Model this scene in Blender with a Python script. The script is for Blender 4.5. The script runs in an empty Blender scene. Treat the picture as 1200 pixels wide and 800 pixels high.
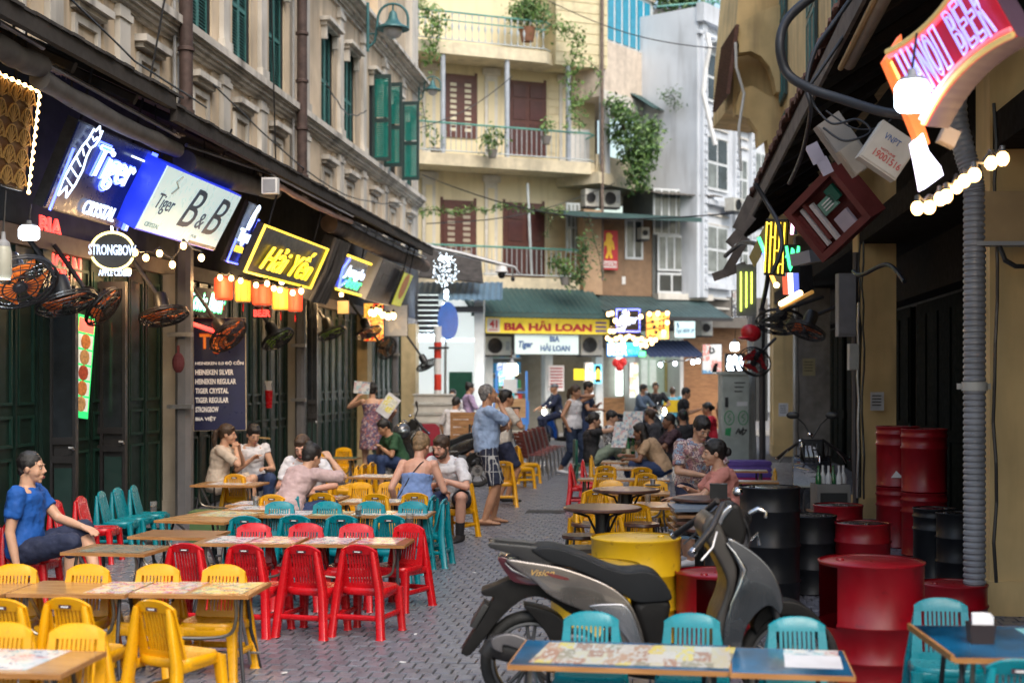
import bpy, bmesh, math, random
from mathutils import Vector, Matrix, noise as mnoise
R = random.Random(7)
rad = math.radians
sc = bpy.context.scene
COL = sc.collection
# ---------------------------------------------------------------- camera
F_PX, UC, VH, CAMH = 1600.0, 600.0, 444.0, 1.70      # focal in photo pixels, centre column, horizon row
YAW = math.atan(183/1600)
CP = Vector((0, 0, CAMH))
FW = Vector((-math.sin(YAW), math.cos(YAW), 0)); RT = Vector((math.cos(YAW), math.sin(YAW), 0)); UP = Vector((0, 0, 1))
cam = bpy.data.cameras.new('camera'); camo = bpy.data.objects.new('camera', cam); COL.objects.link(camo)
camo.location = CP; camo.rotation_euler = (rad(90), 0, YAW)
cam.sensor_width = 36; cam.lens = 48; cam.shift_y = 44/1200; cam.clip_end = 3000; cam.clip_start = .05
cam.dof.use_dof = True; cam.dof.focus_distance = 11.0; cam.dof.aperture_fstop = 1.9
sc.camera = camo
# ---------------------------------------------------------------- sky, sun, exposure
W = bpy.data.worlds.new('World'); sc.world = W; W.use_nodes = True
nt = W.node_tree; bgn = nt.nodes['Background']
sky = nt.nodes.new('ShaderNodeTexSky'); sky.sky_type = 'NISHITA'; sky.sun_disc = False
SUN_EL, SUN_AZ = rad(50), rad(148)
sky.sun_elevation = SUN_EL; sky.sun_rotation = SUN_AZ; sky.air_density = 1.6; sky.dust_density = 4.0; sky.ozone_density = 1.6
nt.links.new(sky.outputs[0], bgn.inputs[0]); bgn.inputs[1].default_value = .15
sl = bpy.data.lights.new('sun', 'SUN'); so = bpy.data.objects.new('sun', sl); COL.objects.link(so)
sl.energy = 1.0; sl.angle = rad(40); sl.color = (1, .95, .88)
so.rotation_euler = Vector((math.sin(SUN_AZ)*math.cos(SUN_EL), math.cos(SUN_AZ)*math.cos(SUN_EL), math.sin(SUN_EL))).to_track_quat('Z', 'Y').to_euler()
sc.view_settings.view_transform = 'Standard'; sc.view_settings.look = 'None'
sc.view_settings.exposure = 0.92; sc.view_settings.gamma = 1
sc.cycles.use_denoising = True; sc.cycles.max_bounces = 6; sc.cycles.sample_clamp_indirect = 4; sc.cycles.caustics_reflective = False; sc.cycles.caustics_refractive = False
# ---------------------------------------------------------------- pixel rays
def ray(u, v): return FW + RT*((u-UC)/F_PX) + UP*((VH-v)/F_PX)
def P(u, v, d): return CP + ray(u, v)*d                       # point at camera depth d
def G(u, d): p = CP + ray(u, VH)*d; return Vector((p.x, p.y, 0))
def WX(X, u, v=444):                                          # point on the street-parallel plane x = X
    r = ray(u, v); return CP + r*(X/r.x)
def DX(X, u): return X/ray(u, 444).x
# ---------------------------------------------------------------- materials
MATS = {}
def M(n, c=(.5,.5,.5), rough=.6, metal=0, var=.12, sc_=6, spec=.5, bump=0, bs=60, streak=0, scol=(.05,.045,.04), emit=0, ecol=None, clear=0, trans=0, alpha=1, sss=0, spot=0, ior=None, rv=0):
    if n in MATS: return MATS[n]
    m = bpy.data.materials.new(n); m.use_nodes = True; t = m.node_tree; b = t.nodes['Principled BSDF']; L = t.links.new
    b.inputs['Specular IOR Level'].default_value = spec; b.inputs['Roughness'].default_value = rough; b.inputs['Metallic'].default_value = metal
    b.inputs['Coat Weight'].default_value = clear; b.inputs['Transmission Weight'].default_value = trans; b.inputs['Alpha'].default_value = alpha
    if ior: b.inputs['IOR'].default_value = ior
    if sss: b.inputs['Subsurface Weight'].default_value = sss; b.inputs['Subsurface Radius'].default_value = (.02,.008,.004)
    tc = t.nodes.new('ShaderNodeTexCoord'); oi = t.nodes.new('ShaderNodeObjectInfo')
    ml = t.nodes.new('ShaderNodeVectorMath'); ml.operation = 'SCALE'; ml.inputs[0].default_value = (37, 17, 29); L(oi.outputs['Random'], ml.inputs['Scale'])
    ad = t.nodes.new('ShaderNodeVectorMath'); ad.operation = 'ADD'; L(tc.outputs['Object'], ad.inputs[0]); L(ml.outputs[0], ad.inputs[1])
    co = ad.outputs[0]
    def nz(s, det=4, mp=None):
        k = t.nodes.new('ShaderNodeTexNoise'); k.inputs['Scale'].default_value = s; k.inputs['Detail'].default_value = det
        if mp:
            q = t.nodes.new('ShaderNodeMapping'); q.inputs['Scale'].default_value = mp; L(co, q.inputs[0]); L(q.outputs[0], k.inputs[0])
        else: L(co, k.inputs[0])
        return k.outputs[0]
    def mix(a, bb, f):
        x = t.nodes.new('ShaderNodeMix'); x.data_type = 'RGBA'
        for s, val in ((0, f), (6, a), (7, bb)):
            if isinstance(val, bpy.types.NodeSocket): L(val, x.inputs[s])
            else: x.inputs[s].default_value = (*val, 1) if isinstance(val, tuple) and len(val) == 3 else val
        return x.outputs[2]
    def rng(src, a, bb, lo=0, hi=1):
        r = t.nodes.new('ShaderNodeMapRange'); r.inputs[1].default_value = a; r.inputs[2].default_value = bb; r.inputs[3].default_value = lo; r.inputs[4].default_value = hi
        L(src, r.inputs[0]); return r.outputs[0]
    c = tuple(c)
    if var:
        base = mix(tuple(x*(1-var) for x in c), tuple(min(1, x*(1+var)) for x in c), rng(nz(sc_), .3, .7))
        if streak: base = mix(base, tuple(scol), rng(nz(2.2, 6, (1.6, 1.6, .22)), .5, .78, 0, streak)); base = mix(base, tuple(x*.55 for x in c), rng(nz(.8, 7), .5, .75, 0, streak))
        if spot: base = mix(base, tuple(scol), rng(nz(sc_*5, 3), .62, .7, 0, spot))
        if rv:
            hs = t.nodes.new('ShaderNodeHueSaturation'); L(base, hs.inputs['Color']); L(rng(oi.outputs['Random'], 0, 1, 1-rv, 1+rv), hs.inputs['Value']); L(rng(oi.outputs['Random'], 0, 1, 1, 1-rv*.6), hs.inputs['Saturation']); base = hs.outputs[0]
        L(base, b.inputs['Base Color'])
        L(rng(nz(sc_*2.3), .3, .7, max(0, rough-.08), min(1, rough+.1)), b.inputs['Roughness'])
    else: b.inputs['Base Color'].default_value = (*c, 1)
    if bump:
        bp = t.nodes.new('ShaderNodeBump'); bp.inputs['Strength'].default_value = bump; bp.inputs['Distance'].default_value = .01
        L(nz(bs, 5), bp.inputs['Height']); L(bp.outputs[0], b.inputs['Normal'])
    if emit:
        b.inputs['Emission Color'].default_value = (*(ecol or c), 1); b.inputs['Emission Strength'].default_value = emit
    MATS[n] = m; return m
def printmat(n, cols, rough=.25, scale=14, emit=0, mp=(1,1,1), bg=(.8,.8,.75)):        # a printed sheet: patches of ink on paper
    if n in MATS: return MATS[n]
    m = bpy.data.materials.new(n); m.use_nodes = True; t = m.node_tree; b = t.nodes['Principled BSDF']; L = t.links.new
    tc = t.nodes.new('ShaderNodeTexCoord'); mpn = t.nodes.new('ShaderNodeMapping'); mpn.inputs['Scale'].default_value = mp; L(tc.outputs['Object'], mpn.inputs[0])
    v = t.nodes.new('ShaderNodeTexVoronoi'); v.distance = 'CHEBYCHEV'; v.inputs['Scale'].default_value = scale; v.inputs['Randomness'].default_value = .6; L(mpn.outputs[0], v.inputs[0])
    sp = t.nodes.new('ShaderNodeSeparateColor'); L(v.outputs['Color'], sp.inputs[0])
    cr = t.nodes.new('ShaderNodeValToRGB'); cr.color_ramp.interpolation = 'CONSTANT'; e = cr.color_ramp.elements
    while len(e) < len(cols): e.new(.5)
    for i, c in enumerate(cols): e[i].position = i/len(cols); e[i].color = (*c, 1)
    L(sp.outputs[0], cr.inputs[0])
    n2 = t.nodes.new('ShaderNodeTexNoise'); n2.inputs['Scale'].default_value = scale*3.5; L(mpn.outputs[0], n2.inputs[0])
    mr = t.nodes.new('ShaderNodeMapRange'); mr.inputs[1].default_value = .52; mr.inputs[2].default_value = .56; L(n2.outputs[0], mr.inputs[0])
    x = t.nodes.new('ShaderNodeMix'); x.data_type = 'RGBA'; L(mr.outputs[0], x.inputs[0]); L(cr.outputs[0], x.inputs[6]); x.inputs[7].default_value = (*bg, 1)
    L(x.outputs[2], b.inputs['Base Color']); b.inputs['Roughness'].default_value = rough
    if emit: L(x.outputs[2], b.inputs['Emission Color']); b.inputs['Emission Strength'].default_value = emit
    MATS[n] = m; return m
def wood(n, a, b_, rough=.4, s=1.0, mp=(1.5,14,14)):
    if n in MATS: return MATS[n]
    m = bpy.data.materials.new(n); m.use_nodes = True; t = m.node_tree; b = t.nodes['Principled BSDF']; L = t.links.new
    tc = t.nodes.new('ShaderNodeTexCoord'); q = t.nodes.new('ShaderNodeMapping'); q.inputs['Scale'].default_value = mp; L(tc.outputs['Object'], q.inputs[0])
    k = t.nodes.new('ShaderNodeTexNoise'); k.inputs['Scale'].default_value = 2*s; k.inputs['Detail'].default_value = 7; k.inputs['Distortion'].default_value = 1.2; L(q.outputs[0], k.inputs[0])
    cr = t.nodes.new('ShaderNodeValToRGB'); cr.color_ramp.elements[0].position = .35; cr.color_ramp.elements[1].position = .68
    cr.color_ramp.elements[0].color = (*a, 1); cr.color_ramp.elements[1].color = (*b_, 1); L(k.outputs[0], cr.inputs[0])
    L(cr.outputs[0], b.inputs['Base Color']); b.inputs['Roughness'].default_value = rough
    MATS[n] = m; return m
def neon(n, c, s=6): return M(n, tuple(min(1, .3+x*.7) for x in c), .4, var=0, emit=s, ecol=c)
# ---------------------------------------------------------------- mesh builder
class MB:
    def __init__(s): s.v = []; s.f = []
    def add(s, vs, fs):
        o = len(s.v); s.v += [tuple(v) for v in vs]; s.f += [tuple(i+o for i in f) for f in fs]; return s
    def box(s, x0, x1, y0, y1, z0, z1):
        return s.add([(x0,y0,z0),(x1,y0,z0),(x1,y1,z0),(x0,y1,z0),(x0,y0,z1),(x1,y0,z1),(x1,y1,z1),(x0,y1,z1)],
                     [(3,2,1,0),(4,5,6,7),(0,1,5,4),(1,2,6,5),(2,3,7,6),(3,0,4,7)])
    def loft(s, rings, cap=True):
        n = len(rings[0]); vs = [p for r in rings for p in r]; fs = []
        for k in range(len(rings)-1):
            for i in range(n):
                j = (i+1) % n; fs.append((k*n+i, k*n+j, (k+1)*n+j, (k+1)*n+i))
        if cap: fs += [tuple(range(n))[::-1], tuple((len(rings)-1)*n+i for i in range(n))]
        return s.add(vs, fs)
    def tube(s, pts, r, n=8, cap=True):
        pts = [Vector(p) for p in pts]; rs = r if isinstance(r, (list, tuple)) else [r]*len(pts); rings = []; a = None
        for k, p in enumerate(pts):
            t = (pts[min(k+1, len(pts)-1)]-pts[max(k-1, 0)]).normalized()
            if a is None: a = t.orthogonal().normalized()
            a = (a-t*a.dot(t)); a = a.normalized() if a.length > 1e-5 else t.orthogonal().normalized(); b = t.cross(a)
            rings.append([p+(a*math.cos(2*math.pi*i/n)+b*math.sin(2*math.pi*i/n))*rs[k] for i in range(n)])
        return s.loft(rings, cap)
    def beam(s, p0, p1, w0, t0, w1=None, t1=None, side=(1,0,0), ch=.25):       # tapered bar, chamfered section; w along side
        p0 = Vector(p0); p1 = Vector(p1); w1 = w0 if w1 is None else w1; t1 = t0 if t1 is None else t1
        d = (p1-p0).normalized(); a = Vector(side); a = (a-d*a.dot(d)).normalized(); b = d.cross(a); rings = []
        for p, w, t in ((p0, w0, t0), (p1, w1, t1)):
            c = ch*min(w, t); W_ = w/2; T_ = t/2
            rings.append([p+a*x+b*y for x, y in ((-W_+c,-T_),(W_-c,-T_),(W_,-T_+c),(W_,T_-c),(W_-c,T_),(-W_+c,T_),(-W_,T_-c),(-W_,-T_+c))])
        return s.loft(rings)
    def lathe(s, prof, n=24, c=(0,0,0), cap=True):
        return s.loft([[(c[0]+r*math.cos(2*math.pi*i/n), c[1]+r*math.sin(2*math.pi*i/n), c[2]+z) for i in range(n)] for r, z in prof], cap)
    def prism(s, poly, y0, y1):                                 # polygon in x,z extruded along y
        n = len(poly); return s.loft([[(x, y0, z) for x, z in poly], [(x, y1, z) for x, z in poly]])
    def ell(s, c, r, n=14, m=9, rot=None):
        c = Vector(c); rr = []
        for k in range(1, m):
            th = math.pi*k/m; ring = []
            for i in range(n):
                ph = 2*math.pi*i/n; q = Vector((r[0]*math.sin(th)*math.cos(ph), r[1]*math.sin(th)*math.sin(ph), -r[2]*math.cos(th)))
                ring.append(c+(rot @ q if rot else q))
            rr.append(ring)
        return s.loft(rr)
    def quad(s, a, b, c, d): return s.add([a, b, c, d], [(0,1,2,3)])
    def xf(s, m): s.v = [tuple(m @ Vector(v)) for v in s.v]; return s
    def mesh(s, name, mat=None, smooth=None):
        me = bpy.data.meshes.new(name); me.from_pydata(s.v, [], s.f)
        if mat: me.materials.append(mat)
        bm = bmesh.new(); bm.from_mesh(me); bmesh.ops.recalc_face_normals(bm, faces=bm.faces)
        if smooth:
            for f in bm.faces: f.smooth = True
            for e in bm.edges:
                if len(e.link_faces) == 2 and e.calc_face_angle(0) > rad(smooth): e.smooth = False
        bm.to_mesh(me); bm.free(); return me
    def o(s, name, mat, parent=None, smooth=None, **k): return link(name, s.mesh(name, mat, smooth), parent, **k)
def link(name, me, parent=None, loc=None, rz=None, kind=None, label=None, cat=None, group=None, mat4=None):
    ob = bpy.data.objects.new(name, me); COL.objects.link(ob)
    if parent: ob.parent = parent
    if mat4: ob.matrix_local = mat4
    if loc is not None: ob.location = loc
    if rz is not None: ob.rotation_euler = (0, 0, rz)
    if kind: ob['kind'] = kind
    if label: ob['label'] = label
    if cat: ob['category'] = cat
    if group: ob['group'] = group
    return ob
def T(name, label, cat, loc=(0,0,0), rz=0, group=None, m=None, s=None):
    if len(label.split()) > 16: print('LONG', label)
    ob = link(name, None, None, label=label, cat=cat, group=group); ob.empty_display_size = .2
    if m: ob.matrix_world = m
    else: ob.location = loc; ob.rotation_euler = (0, 0, rz)
    if s: ob.scale = (s, s, s)
    return ob
def mid(*bs): pass
KIDS = {}
def dup(root, label=None, loc=None, rz=None, group=None, swap=None, m=None):
    def cp(o, par):
        c = o.copy(); COL.objects.link(c)
        if par: c.parent = par
        if swap and c.data and c.data.materials:
            key = (c.data.name, tuple(sorted((a, b.name) for a, b in swap.items())))
            if key not in KIDS:
                nm = c.data.copy(); hit = False
                for i, mm in enumerate(nm.materials):
                    if mm and mm.name in swap: nm.materials[i] = swap[mm.name]
                KIDS[key] = nm
            c.data = KIDS[key]
        for ch in list(o.children): cp(ch, c)
        return c
    r = cp(root, None)
    if m: r.matrix_world = m
    if loc is not None: r.location = loc
    if rz is not None: r.rotation_euler = (0, 0, rz)
    if label: r['label'] = label
    if group: r['group'] = group
    return r
def frame(o, right, up):
    r = Vector(right).normalized(); u = Vector(up); u = (u-r*u.dot(r)).normalized(); y = u.cross(r)
    m = Matrix.Identity(4)
    for i in range(3): m[i][0] = r[i]; m[i][1] = y[i]; m[i][2] = u[i]; m[i][3] = o[i]
    return m
class Fr:                                                       # vertical wall frame: x along wall, y into wall, z up
    def __init__(s, o, r): s.o = Vector(o); s.r = Vector(r).normalized(); s.n = UP.cross(s.r); s.m = frame(s.o, s.r, UP)
    def pt(s, u, v=444, off=0):
        q = ray(u, v); t = (s.o-CP+s.n*off).dot(s.n)/q.dot(s.n); p = CP+q*t; return (p-s.o).dot(s.r), p.z
    def x(s, u, off=0): return s.pt(u, 444, off)[0]
    def z(s, u, v, off=0): return s.pt(u, v, off)[1]
def text(s, parent, mat, x, z, w, h, y=0, name='lettering', out=0, ext=.01, shear=0, res=3, bold=0):
    c = bpy.data.curves.new('t', 'FONT'); c.body = s; c.size = 1; c.resolution_u = res; c.shear = shear
    if out: c.fill_mode = 'NONE'; c.bevel_depth = out; c.bevel_resolution = 0
    else: c.extrude = .01; c.offset = bold
    ob = bpy.data.objects.new('t', c); me = bpy.data.meshes.new_from_object(ob); bpy.data.objects.remove(ob); bpy.data.curves.remove(c)
    if not len(me.vertices): return None
    xs = [v.co.x for v in me.vertices]; ys = [v.co.y for v in me.vertices]; zs = [v.co.z for v in me.vertices]
    kx = w/max(1e-4, max(xs)-min(xs)); ky = h/max(1e-4, max(ys)-min(ys)); cx = (max(xs)+min(xs))/2; cy = (max(ys)+min(ys))/2; zz = max(zs)-min(zs)
    kz = ext/max(1e-4, zz)
    for v in me.vertices:
        a, b, cc = v.co; v.co = (x+(a-cx)*kx, y-(cc-min(zs))*kz, z+(b-cy)*ky)
    me.materials.clear(); me.materials.append(mat); me.name = name
    return link(name, me, parent)
def spline(pts, n=8):
    pts = [Vector(p) for p in pts]; out = []
    for i in range(len(pts)-1):
        p0 = pts[max(i-1,0)]; p1 = pts[i]; p2 = pts[i+1]; p3 = pts[min(i+2, len(pts)-1)]
        for k in range(n):
            t = k/n; out.append(.5*((2*p1)+(p2-p0)*t+(2*p0-5*p1+4*p2-p3)*t*t+(3*p1-p0-3*p2+p3)*t**3))
    return out+[pts[-1]]
def glow(par, loc, e, col, r=.12):                           # the light a lit lamp or string of bulbs gives off
    l = bpy.data.lights.new('lamp_light', 'POINT'); l.energy = e; l.color = col; l.shadow_soft_size = r
    o = bpy.data.objects.new('lamp_light', l); COL.objects.link(o); o.parent = par; o.location = loc; return o
# common materials
STEEL = M('brushed steel', (.45,.45,.46), .35, .9, .1, 20); DSTEEL = M('dark painted steel', (.03,.03,.035), .45, .2, .3, 20)
BLACKP = M('black plastic', (.015,.015,.017), .4, var=.2); GREYP = M('grey plastic', (.3,.31,.33), .5); WHITEP = M('white plastic', (.7,.7,.7), .45, var=.06)
YEL = M('yellow chair plastic', (.68,.33,.004), .3, var=.07, sc_=9, bump=.05, spot=.35, scol=(.33,.2,.03), streak=.18); RED = M('red chair plastic', (.50,.006,.012), .27, var=.12, sc_=9, bump=.05, spot=.2, streak=.15, scol=(.25,.05,.05))
TEAL = M('teal chair plastic', (.0,.20,.25), .3, var=.10, sc_=9, bump=.05, spot=.25, streak=.15, scol=(0,.13,.16))
WARM = neon('warm bulb glow', (1,.60,.22), 5); WARMW = neon('warm tube glow', (1,.72,.35), 3); COOLW = neon('cool white glow', (.75,.88,1), 7)
NBLUE = neon('blue neon', (.06,.10,1), 3); NWHITE = neon('white neon', (.60,.74,1), 1.5); NYEL = neon('yellow neon', (1,.66,.02), 1.3); NRED = neon('red neon', (1,.04,.03), 1.6)
NGREEN = neon('green neon', (.05,1,.3), 1.2); NCYAN = neon('cyan neon', (.1,.7,1), 1.3)
# ================================================================ SETTING
GRN = M('asphalt', (.06,.06,.065), .75, bump=.3, bs=80); BED = M('joint sand', (.045,.045,.05), .9)
SET = M('grey paving sett', (.150,.156,.188), .33, var=.22, sc_=11, bump=.2, bs=120, rv=.13, streak=.2, scol=(.07,.065,.06))
SIDEW = M('pavement concrete', (.22,.21,.2), .7, bump=.2, bs=30)
MB().quad((-900,-300,-.05),(900,-300,-.05),(900,1500,-.05),(-900,1500,-.05)).o('ground', GRN, kind='structure')
MB().box(-8,5.5,-3,28.4,-.045,-.014).o('paving_bed', BED, kind='structure')
MB().box(-60,60,28.41,37.6,-.045,-.004).o('road', GRN, kind='structure')
pave = link('pavement', None, None, kind='structure'); pave.location = (-2, 17, 0)
SW_, SL_ = .100, .152
def sett(mb, x, y, dz, w=SW_, l=SL_):
    g = .0042; h = .004
    a, b, c, d = x+g, x+w-g, y+g, y+l-g; i = .006
    mb.add([(a,c,-.02),(b,c,-.02),(b,d,-.02),(a,d,-.02),(a+.001,c+.001,-.003+dz),(b-.001,c+.001,-.003+dz),(b-.001,d-.001,-.003+dz),(a+.001,d-.001,-.003+dz),
            (a+i,c+i,dz),(b-i,c+i,dz),(b-i,d-i,dz),(a+i,d-i,dz)],
           [(8,9,10,11),(4,5,9,8),(5,6,10,9),(6,7,11,10),(7,4,8,11),(0,1,5,4),(1,2,6,5),(2,3,7,6),(3,0,4,7)])
proto = [MB() for _ in range(3)]
for k, pb in enumerate(proto): sett(pb, -SW_/2, -SL_/2, 0, SW_-(.002*k), SL_-(.002*k))
pm = [b.mesh('sett', SET) for b in proto]
far = MB(); cand = []
row = 0; y = 4.6
while y < 28.3:
    x = -6.6 + (SW_/2 if row % 2 else 0)
    while x < 3.3:
        near = -2.75 < x < -.55 and y > 7.0
        if near: cand.append((x, y))
        else: sett(far, x, y, R.uniform(-.0035, .003))
        x += SW_
    y += SL_; row += 1
for i, (x, y) in enumerate(cand):
    if i < 296:
        o = link('sett', pm[i % 3], pave, loc=(x+SW_/2+2, y+SL_/2-17, R.uniform(-.0035, .003))); o.rotation_euler = (R.uniform(-.012,.012), R.uniform(-.012,.012), R.uniform(-.02,.02))
    else: sett(far, x, y, R.uniform(-.0035, .003))
far.xf(Matrix.Translation((2,-17,0))).o('setts', SET, pave, kind='stuff')
fsw = Fr(CP+RT*-14+FW*33.2-UP*CAMH, RT*math.cos(rad(22.3))+FW*math.sin(rad(22.3)))
sw = link('far_pavement', None, None, kind='structure', mat4=fsw.m)
MB().box(-20,40,0,12,-.04,.12).o('slab', SIDEW, sw)
MB().box(-20,40,-.12,-.002,-.04,.125).o('kerb', M('kerb stone', (.25,.24,.23), .7), sw)
# manhole, litter bits on the paving (a few leaves and cigarette ends)
# ---------------------------------------------------------------- LEFT BUILDING
PL = M('weathered cream plaster', (.60,.49,.36), .8, var=.18, sc_=1.2, bump=.25, bs=9, streak=.75, scol=(.10,.085,.07))
PL2 = M('pale trim plaster', (.58,.55,.50), .8, var=.16, sc_=1.5, bump=.25, bs=12, streak=.85, scol=(.09,.08,.07))
SHG = M('faded green shutter paint', (.04,.16,.15), .55, var=.25); SHG2 = M('bright green shutter paint', (.0,.19,.155), .5, var=.15); SHD = M('dark shutter frame', (.012,.035,.035), .5)
DGRN = M('dark green door paint', (.004,.018,.013), .45, var=.3, sc_=3); DGRN2 = M('green door moulding', (.005,.033,.024), .45)
PILC = M('grimy pillar plaster', (.52,.47,.39), .8, var=.2, sc_=2, bump=.25, bs=14, streak=.5); TILE = M('mossy roof tile', (.045,.040,.038), .85, var=.5, sc_=5, bump=.5, bs=30)
DRK = M('shop interior dark', (.012,.013,.014), .7); TIN = M('corrugated dark tin', (.06,.065,.075), .5, .3, .2); RUST = M('rusty pipe iron', (.07,.045,.04), .7, .2, .35, 8)
LW = Fr((-6.2, 0, 0), (0, 1, 0)); XE = LW.x(490)
lb = T('old_terrace', 'long weathered cream colonial terrace with green louvred shutters above the left-hand bars', 'building', m=LW.m)
MB().box(5, XE, .18, .5, 4.75, 12.5).o('wall', PL, lb)
MB().box(5, XE+.002, .5, 5, -.02, 12.5).o('wall', PL, lb)
wins = [8.8, 10.55, 12.3, 14.05, 15.8, 17.65, 19.4, 21.2, 24.45, 26.2, 28.4, 30.4, 32.4]
def cornice(mb, x0, x1, z, hs):                             # stepped string course, (height, projection)
    for h, p in hs: mb.box(x0, x1, -p, .17, z, z+h); z += h
cb = MB(); cornice(cb, 5, XE+.02, 5.93, [(.05,.03),(.04,.09),(.06,.13),(.03,.17),(.10,.21)]); cb.o('cornice', PL2, lb)
cb = MB(); cornice(cb, 5, XE+.02, 8.72, [(.07,.05),(.05,.1),(.09,.16),(.04,.28),(.08,.34)]); cb.o('cornice', PL2, lb)
pmat = [PL2, PL]
piers = []
ed = [5]+[w for w in wins for _ in (0, 1)]
for i, w in enumerate(wins):
    a = wins[i-1]+.44 if i else 5; b = w-.44
    MB().box(a, b, .0, .178, 4.8, 5.928).o('pier', PL, lb); MB().box(a, b, 0, .178, 6.212, 8.718).o('pier', PL, lb); MB().box(a, b, .0, .178, 9.06, 12.4).o('pier', PL, lb)
    m = (a+b)/2
    if b-a > .3:
        MB().box(m-.15, m+.15, -.07, -.002, 4.8, 5.926).box(m-.19, m+.19, -.09, -.003, 5.78, 5.86).o('pilaster', PL2, lb)
        MB().box(m-.14, m+.14, -.07, -.002, 6.214, 8.716).box(m-.19, m+.19, -.10, -.003, 8.5, 8.6).box(m-.18,m+.18,-.1,-.003,6.216,6.42).o('pilaster', PL2, lb)
    # panel under the window
    MB().box(w-.438, w+.438, .03, .178, 4.8, 5.926).o('apron', PL, lb)
    MB().box(w-.33, w-.25, -.012, .028, 4.95, 5.55).box(w+.25, w+.33, -.012, .028, 4.95, 5.55).box(w-.25, w+.25, -.012, .028, 5.47, 5.55).box(w-.25,w+.25,-.012,.028,4.95,5.02).o('panel_frame', PL2, lb)
    MB().box(w-.36, w+.36, -.08, .028, 5.60, 5.66).box(w-.42, w+.42, -.14, .028, 5.66, 5.74).o('panel_hood', PL2, lb)
    # window hood, lintel and sill
    MB().box(w-.438, w+.438, .005, .176, 8.12, 8.718).o('lintel', PL, lb)
    MB().box(w-.50, w+.50, -.12, -.003, 8.06, 8.13).box(w-.56, w+.56, -.2, -.004, 8.13, 8.2).box(w-.45, w-.36, -.1, -.003, 7.82, 8.06).box(w+.36, w+.45, -.1, -.003, 7.82, 8.06).o('window_hood', PL2, lb)
    wf = MB().box(w-.437, w-.38, .03, .17, 6.214, 8.118).box(w+.38, w+.437, .03, .17, 6.214, 8.118).box(w-.38, w+.38, .1, .17, 6.214, 8.118).o('window', DRK, lb)
    opn = i in (10, 11)
    for s in (-1, 1):
        sh = MB(); sl_ = MB()
        if not opn or (i == 11 and s < 0):
            x0, x1 = (w-.375, w-.005) if s < 0 else (w+.005, w+.375); y0 = .05
            sh.box(x0, x0+.045, y0, y0+.04, 6.22, 8.1).box(x1-.045, x1, y0, y0+.04, 6.22, 8.1)
            for z in (6.22, 7.1, 8.04): sh.box(x0+.045, x1-.045, y0, y0+.04, z, z+.06)
            for k in range(38):
                z = 6.3+k*.046
                if abs(z-7.12) < .05: continue
                sl_.add([(x0+.04,y0,z),(x1-.04,y0,z),(x1-.04,y0+.035,z+.035),(x0+.04,y0+.035,z+.035),(x0+.04,y0,z+.008),(x1-.04,y0,z+.008),(x1-.04,y0+.035,z+.043),(x0+.04,y0+.035,z+.043)],[(0,1,2,3),(4,7,6,5),(0,4,5,1),(3,2,6,7)])
            f = sh.o('shutter', SHG, wf); 
            sl_.o('slats', SHG, wf, kind='stuff')
        else:                                               # leaf swung open, square to the wall, facing up the street
            xx = w + s*.40; y0, y1 = -.46, -.06
            if s > 0: y0, y1 = -.54, -.14
            sh.box(xx-.02, xx+.02, y0, y0+.06, 6.25, 8.05).box(xx-.02, xx+.02, y1-.06, y1, 6.25, 8.05)
            for z in (6.25, 7.05, 7.97): sh.box(xx-.02, xx+.02, y0+.06, y1-.06, z, z+.08)
            for k in range(38):
                z = 6.33+k*.044
                if abs(z-7.09) < .05: continue
                sl_.add([(xx-.015,y0+.06,z),(xx-.015,y1-.06,z),(xx+.015,y1-.06,z+.03),(xx+.015,y0+.06,z+.03),(xx-.015,y0+.06,z+.01),(xx-.015,y1-.06,z+.01),(xx+.015,y1-.06,z+.04),(xx+.015,y0+.06,z+.04)],[(0,1,2,3),(4,7,6,5),(0,4,5,1),(3,2,6,7)])
            sh.o('shutter', SHD, wf); sl_.o('slats', SHG2, wf, kind='stuff')
MB().box(wins[-1]+.44, XE, 0, .178, 4.8, 12.4).o('pier', PL2, lb)
# loose wires over the facade
for (a, b, s), lb_ in zip((((-5.9, 16.0, 7.0), (-6.0, 15.2, 4.9), .1), ((-5.95, 19.9, 9.0), (-5.95, 20.3, 4.9), .06), ((-5.95, 23.4, 6.9), (-5.95, 26.6, 7.0), -.3), ((-5.95, 10, 6.4), (-5.9, 17, 5.2), -.4), ((-5.95, 17.4, 5.6), (-5.9, 30, 5.6), -.5)), ('near the left drainpipe', 'beside the tall shutters', 'sagging between the two hooded windows', 'slanting over the panels at upper left', 'running low along the whole terrace')):
    a = Vector(a); b = Vector(b); pts = [a.lerp(b, k/12)+Vector((0, 0, s*math.sin(math.pi*k/12)+R.uniform(-.03,.03))) for k in range(13)]
    MB().tube(pts, .012, 5).o('cable', BLACKP, label='thin black cable on the cream wall, '+lb_, cat='cable', group='cables on the left facade')
def drainpipe(Y, X, z0, lab):
    t = T('drainpipe', lab, 'pipe', (X, Y, z0)); MB().tube([(0,0,0),(0,0,12-z0)], .085, 14).o('pipe', RUST, t, 40)
    for k in range(9): MB().lathe([(.088,0),(.108,.01),(.108,.05),(.088,.06)], 14, (0,0,.25+k*.78)).o('collar', RUST, t, 40)
    MB().tube([(-.14,-.02,0),(-.14,-.02,12-z0)], .018, 6).o('conduit', GREYP, t, 40)
drainpipe(LW.x(218, -.22), -5.98, 4.75, 'rusty cast-iron drainpipe on the cream facade beside the tall closed shutters'); drainpipe(LW.x(354, -.22), -5.98, 4.75, 'brown ribbed drainpipe nearer the middle of the terrace, before the hooded windows')
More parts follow.
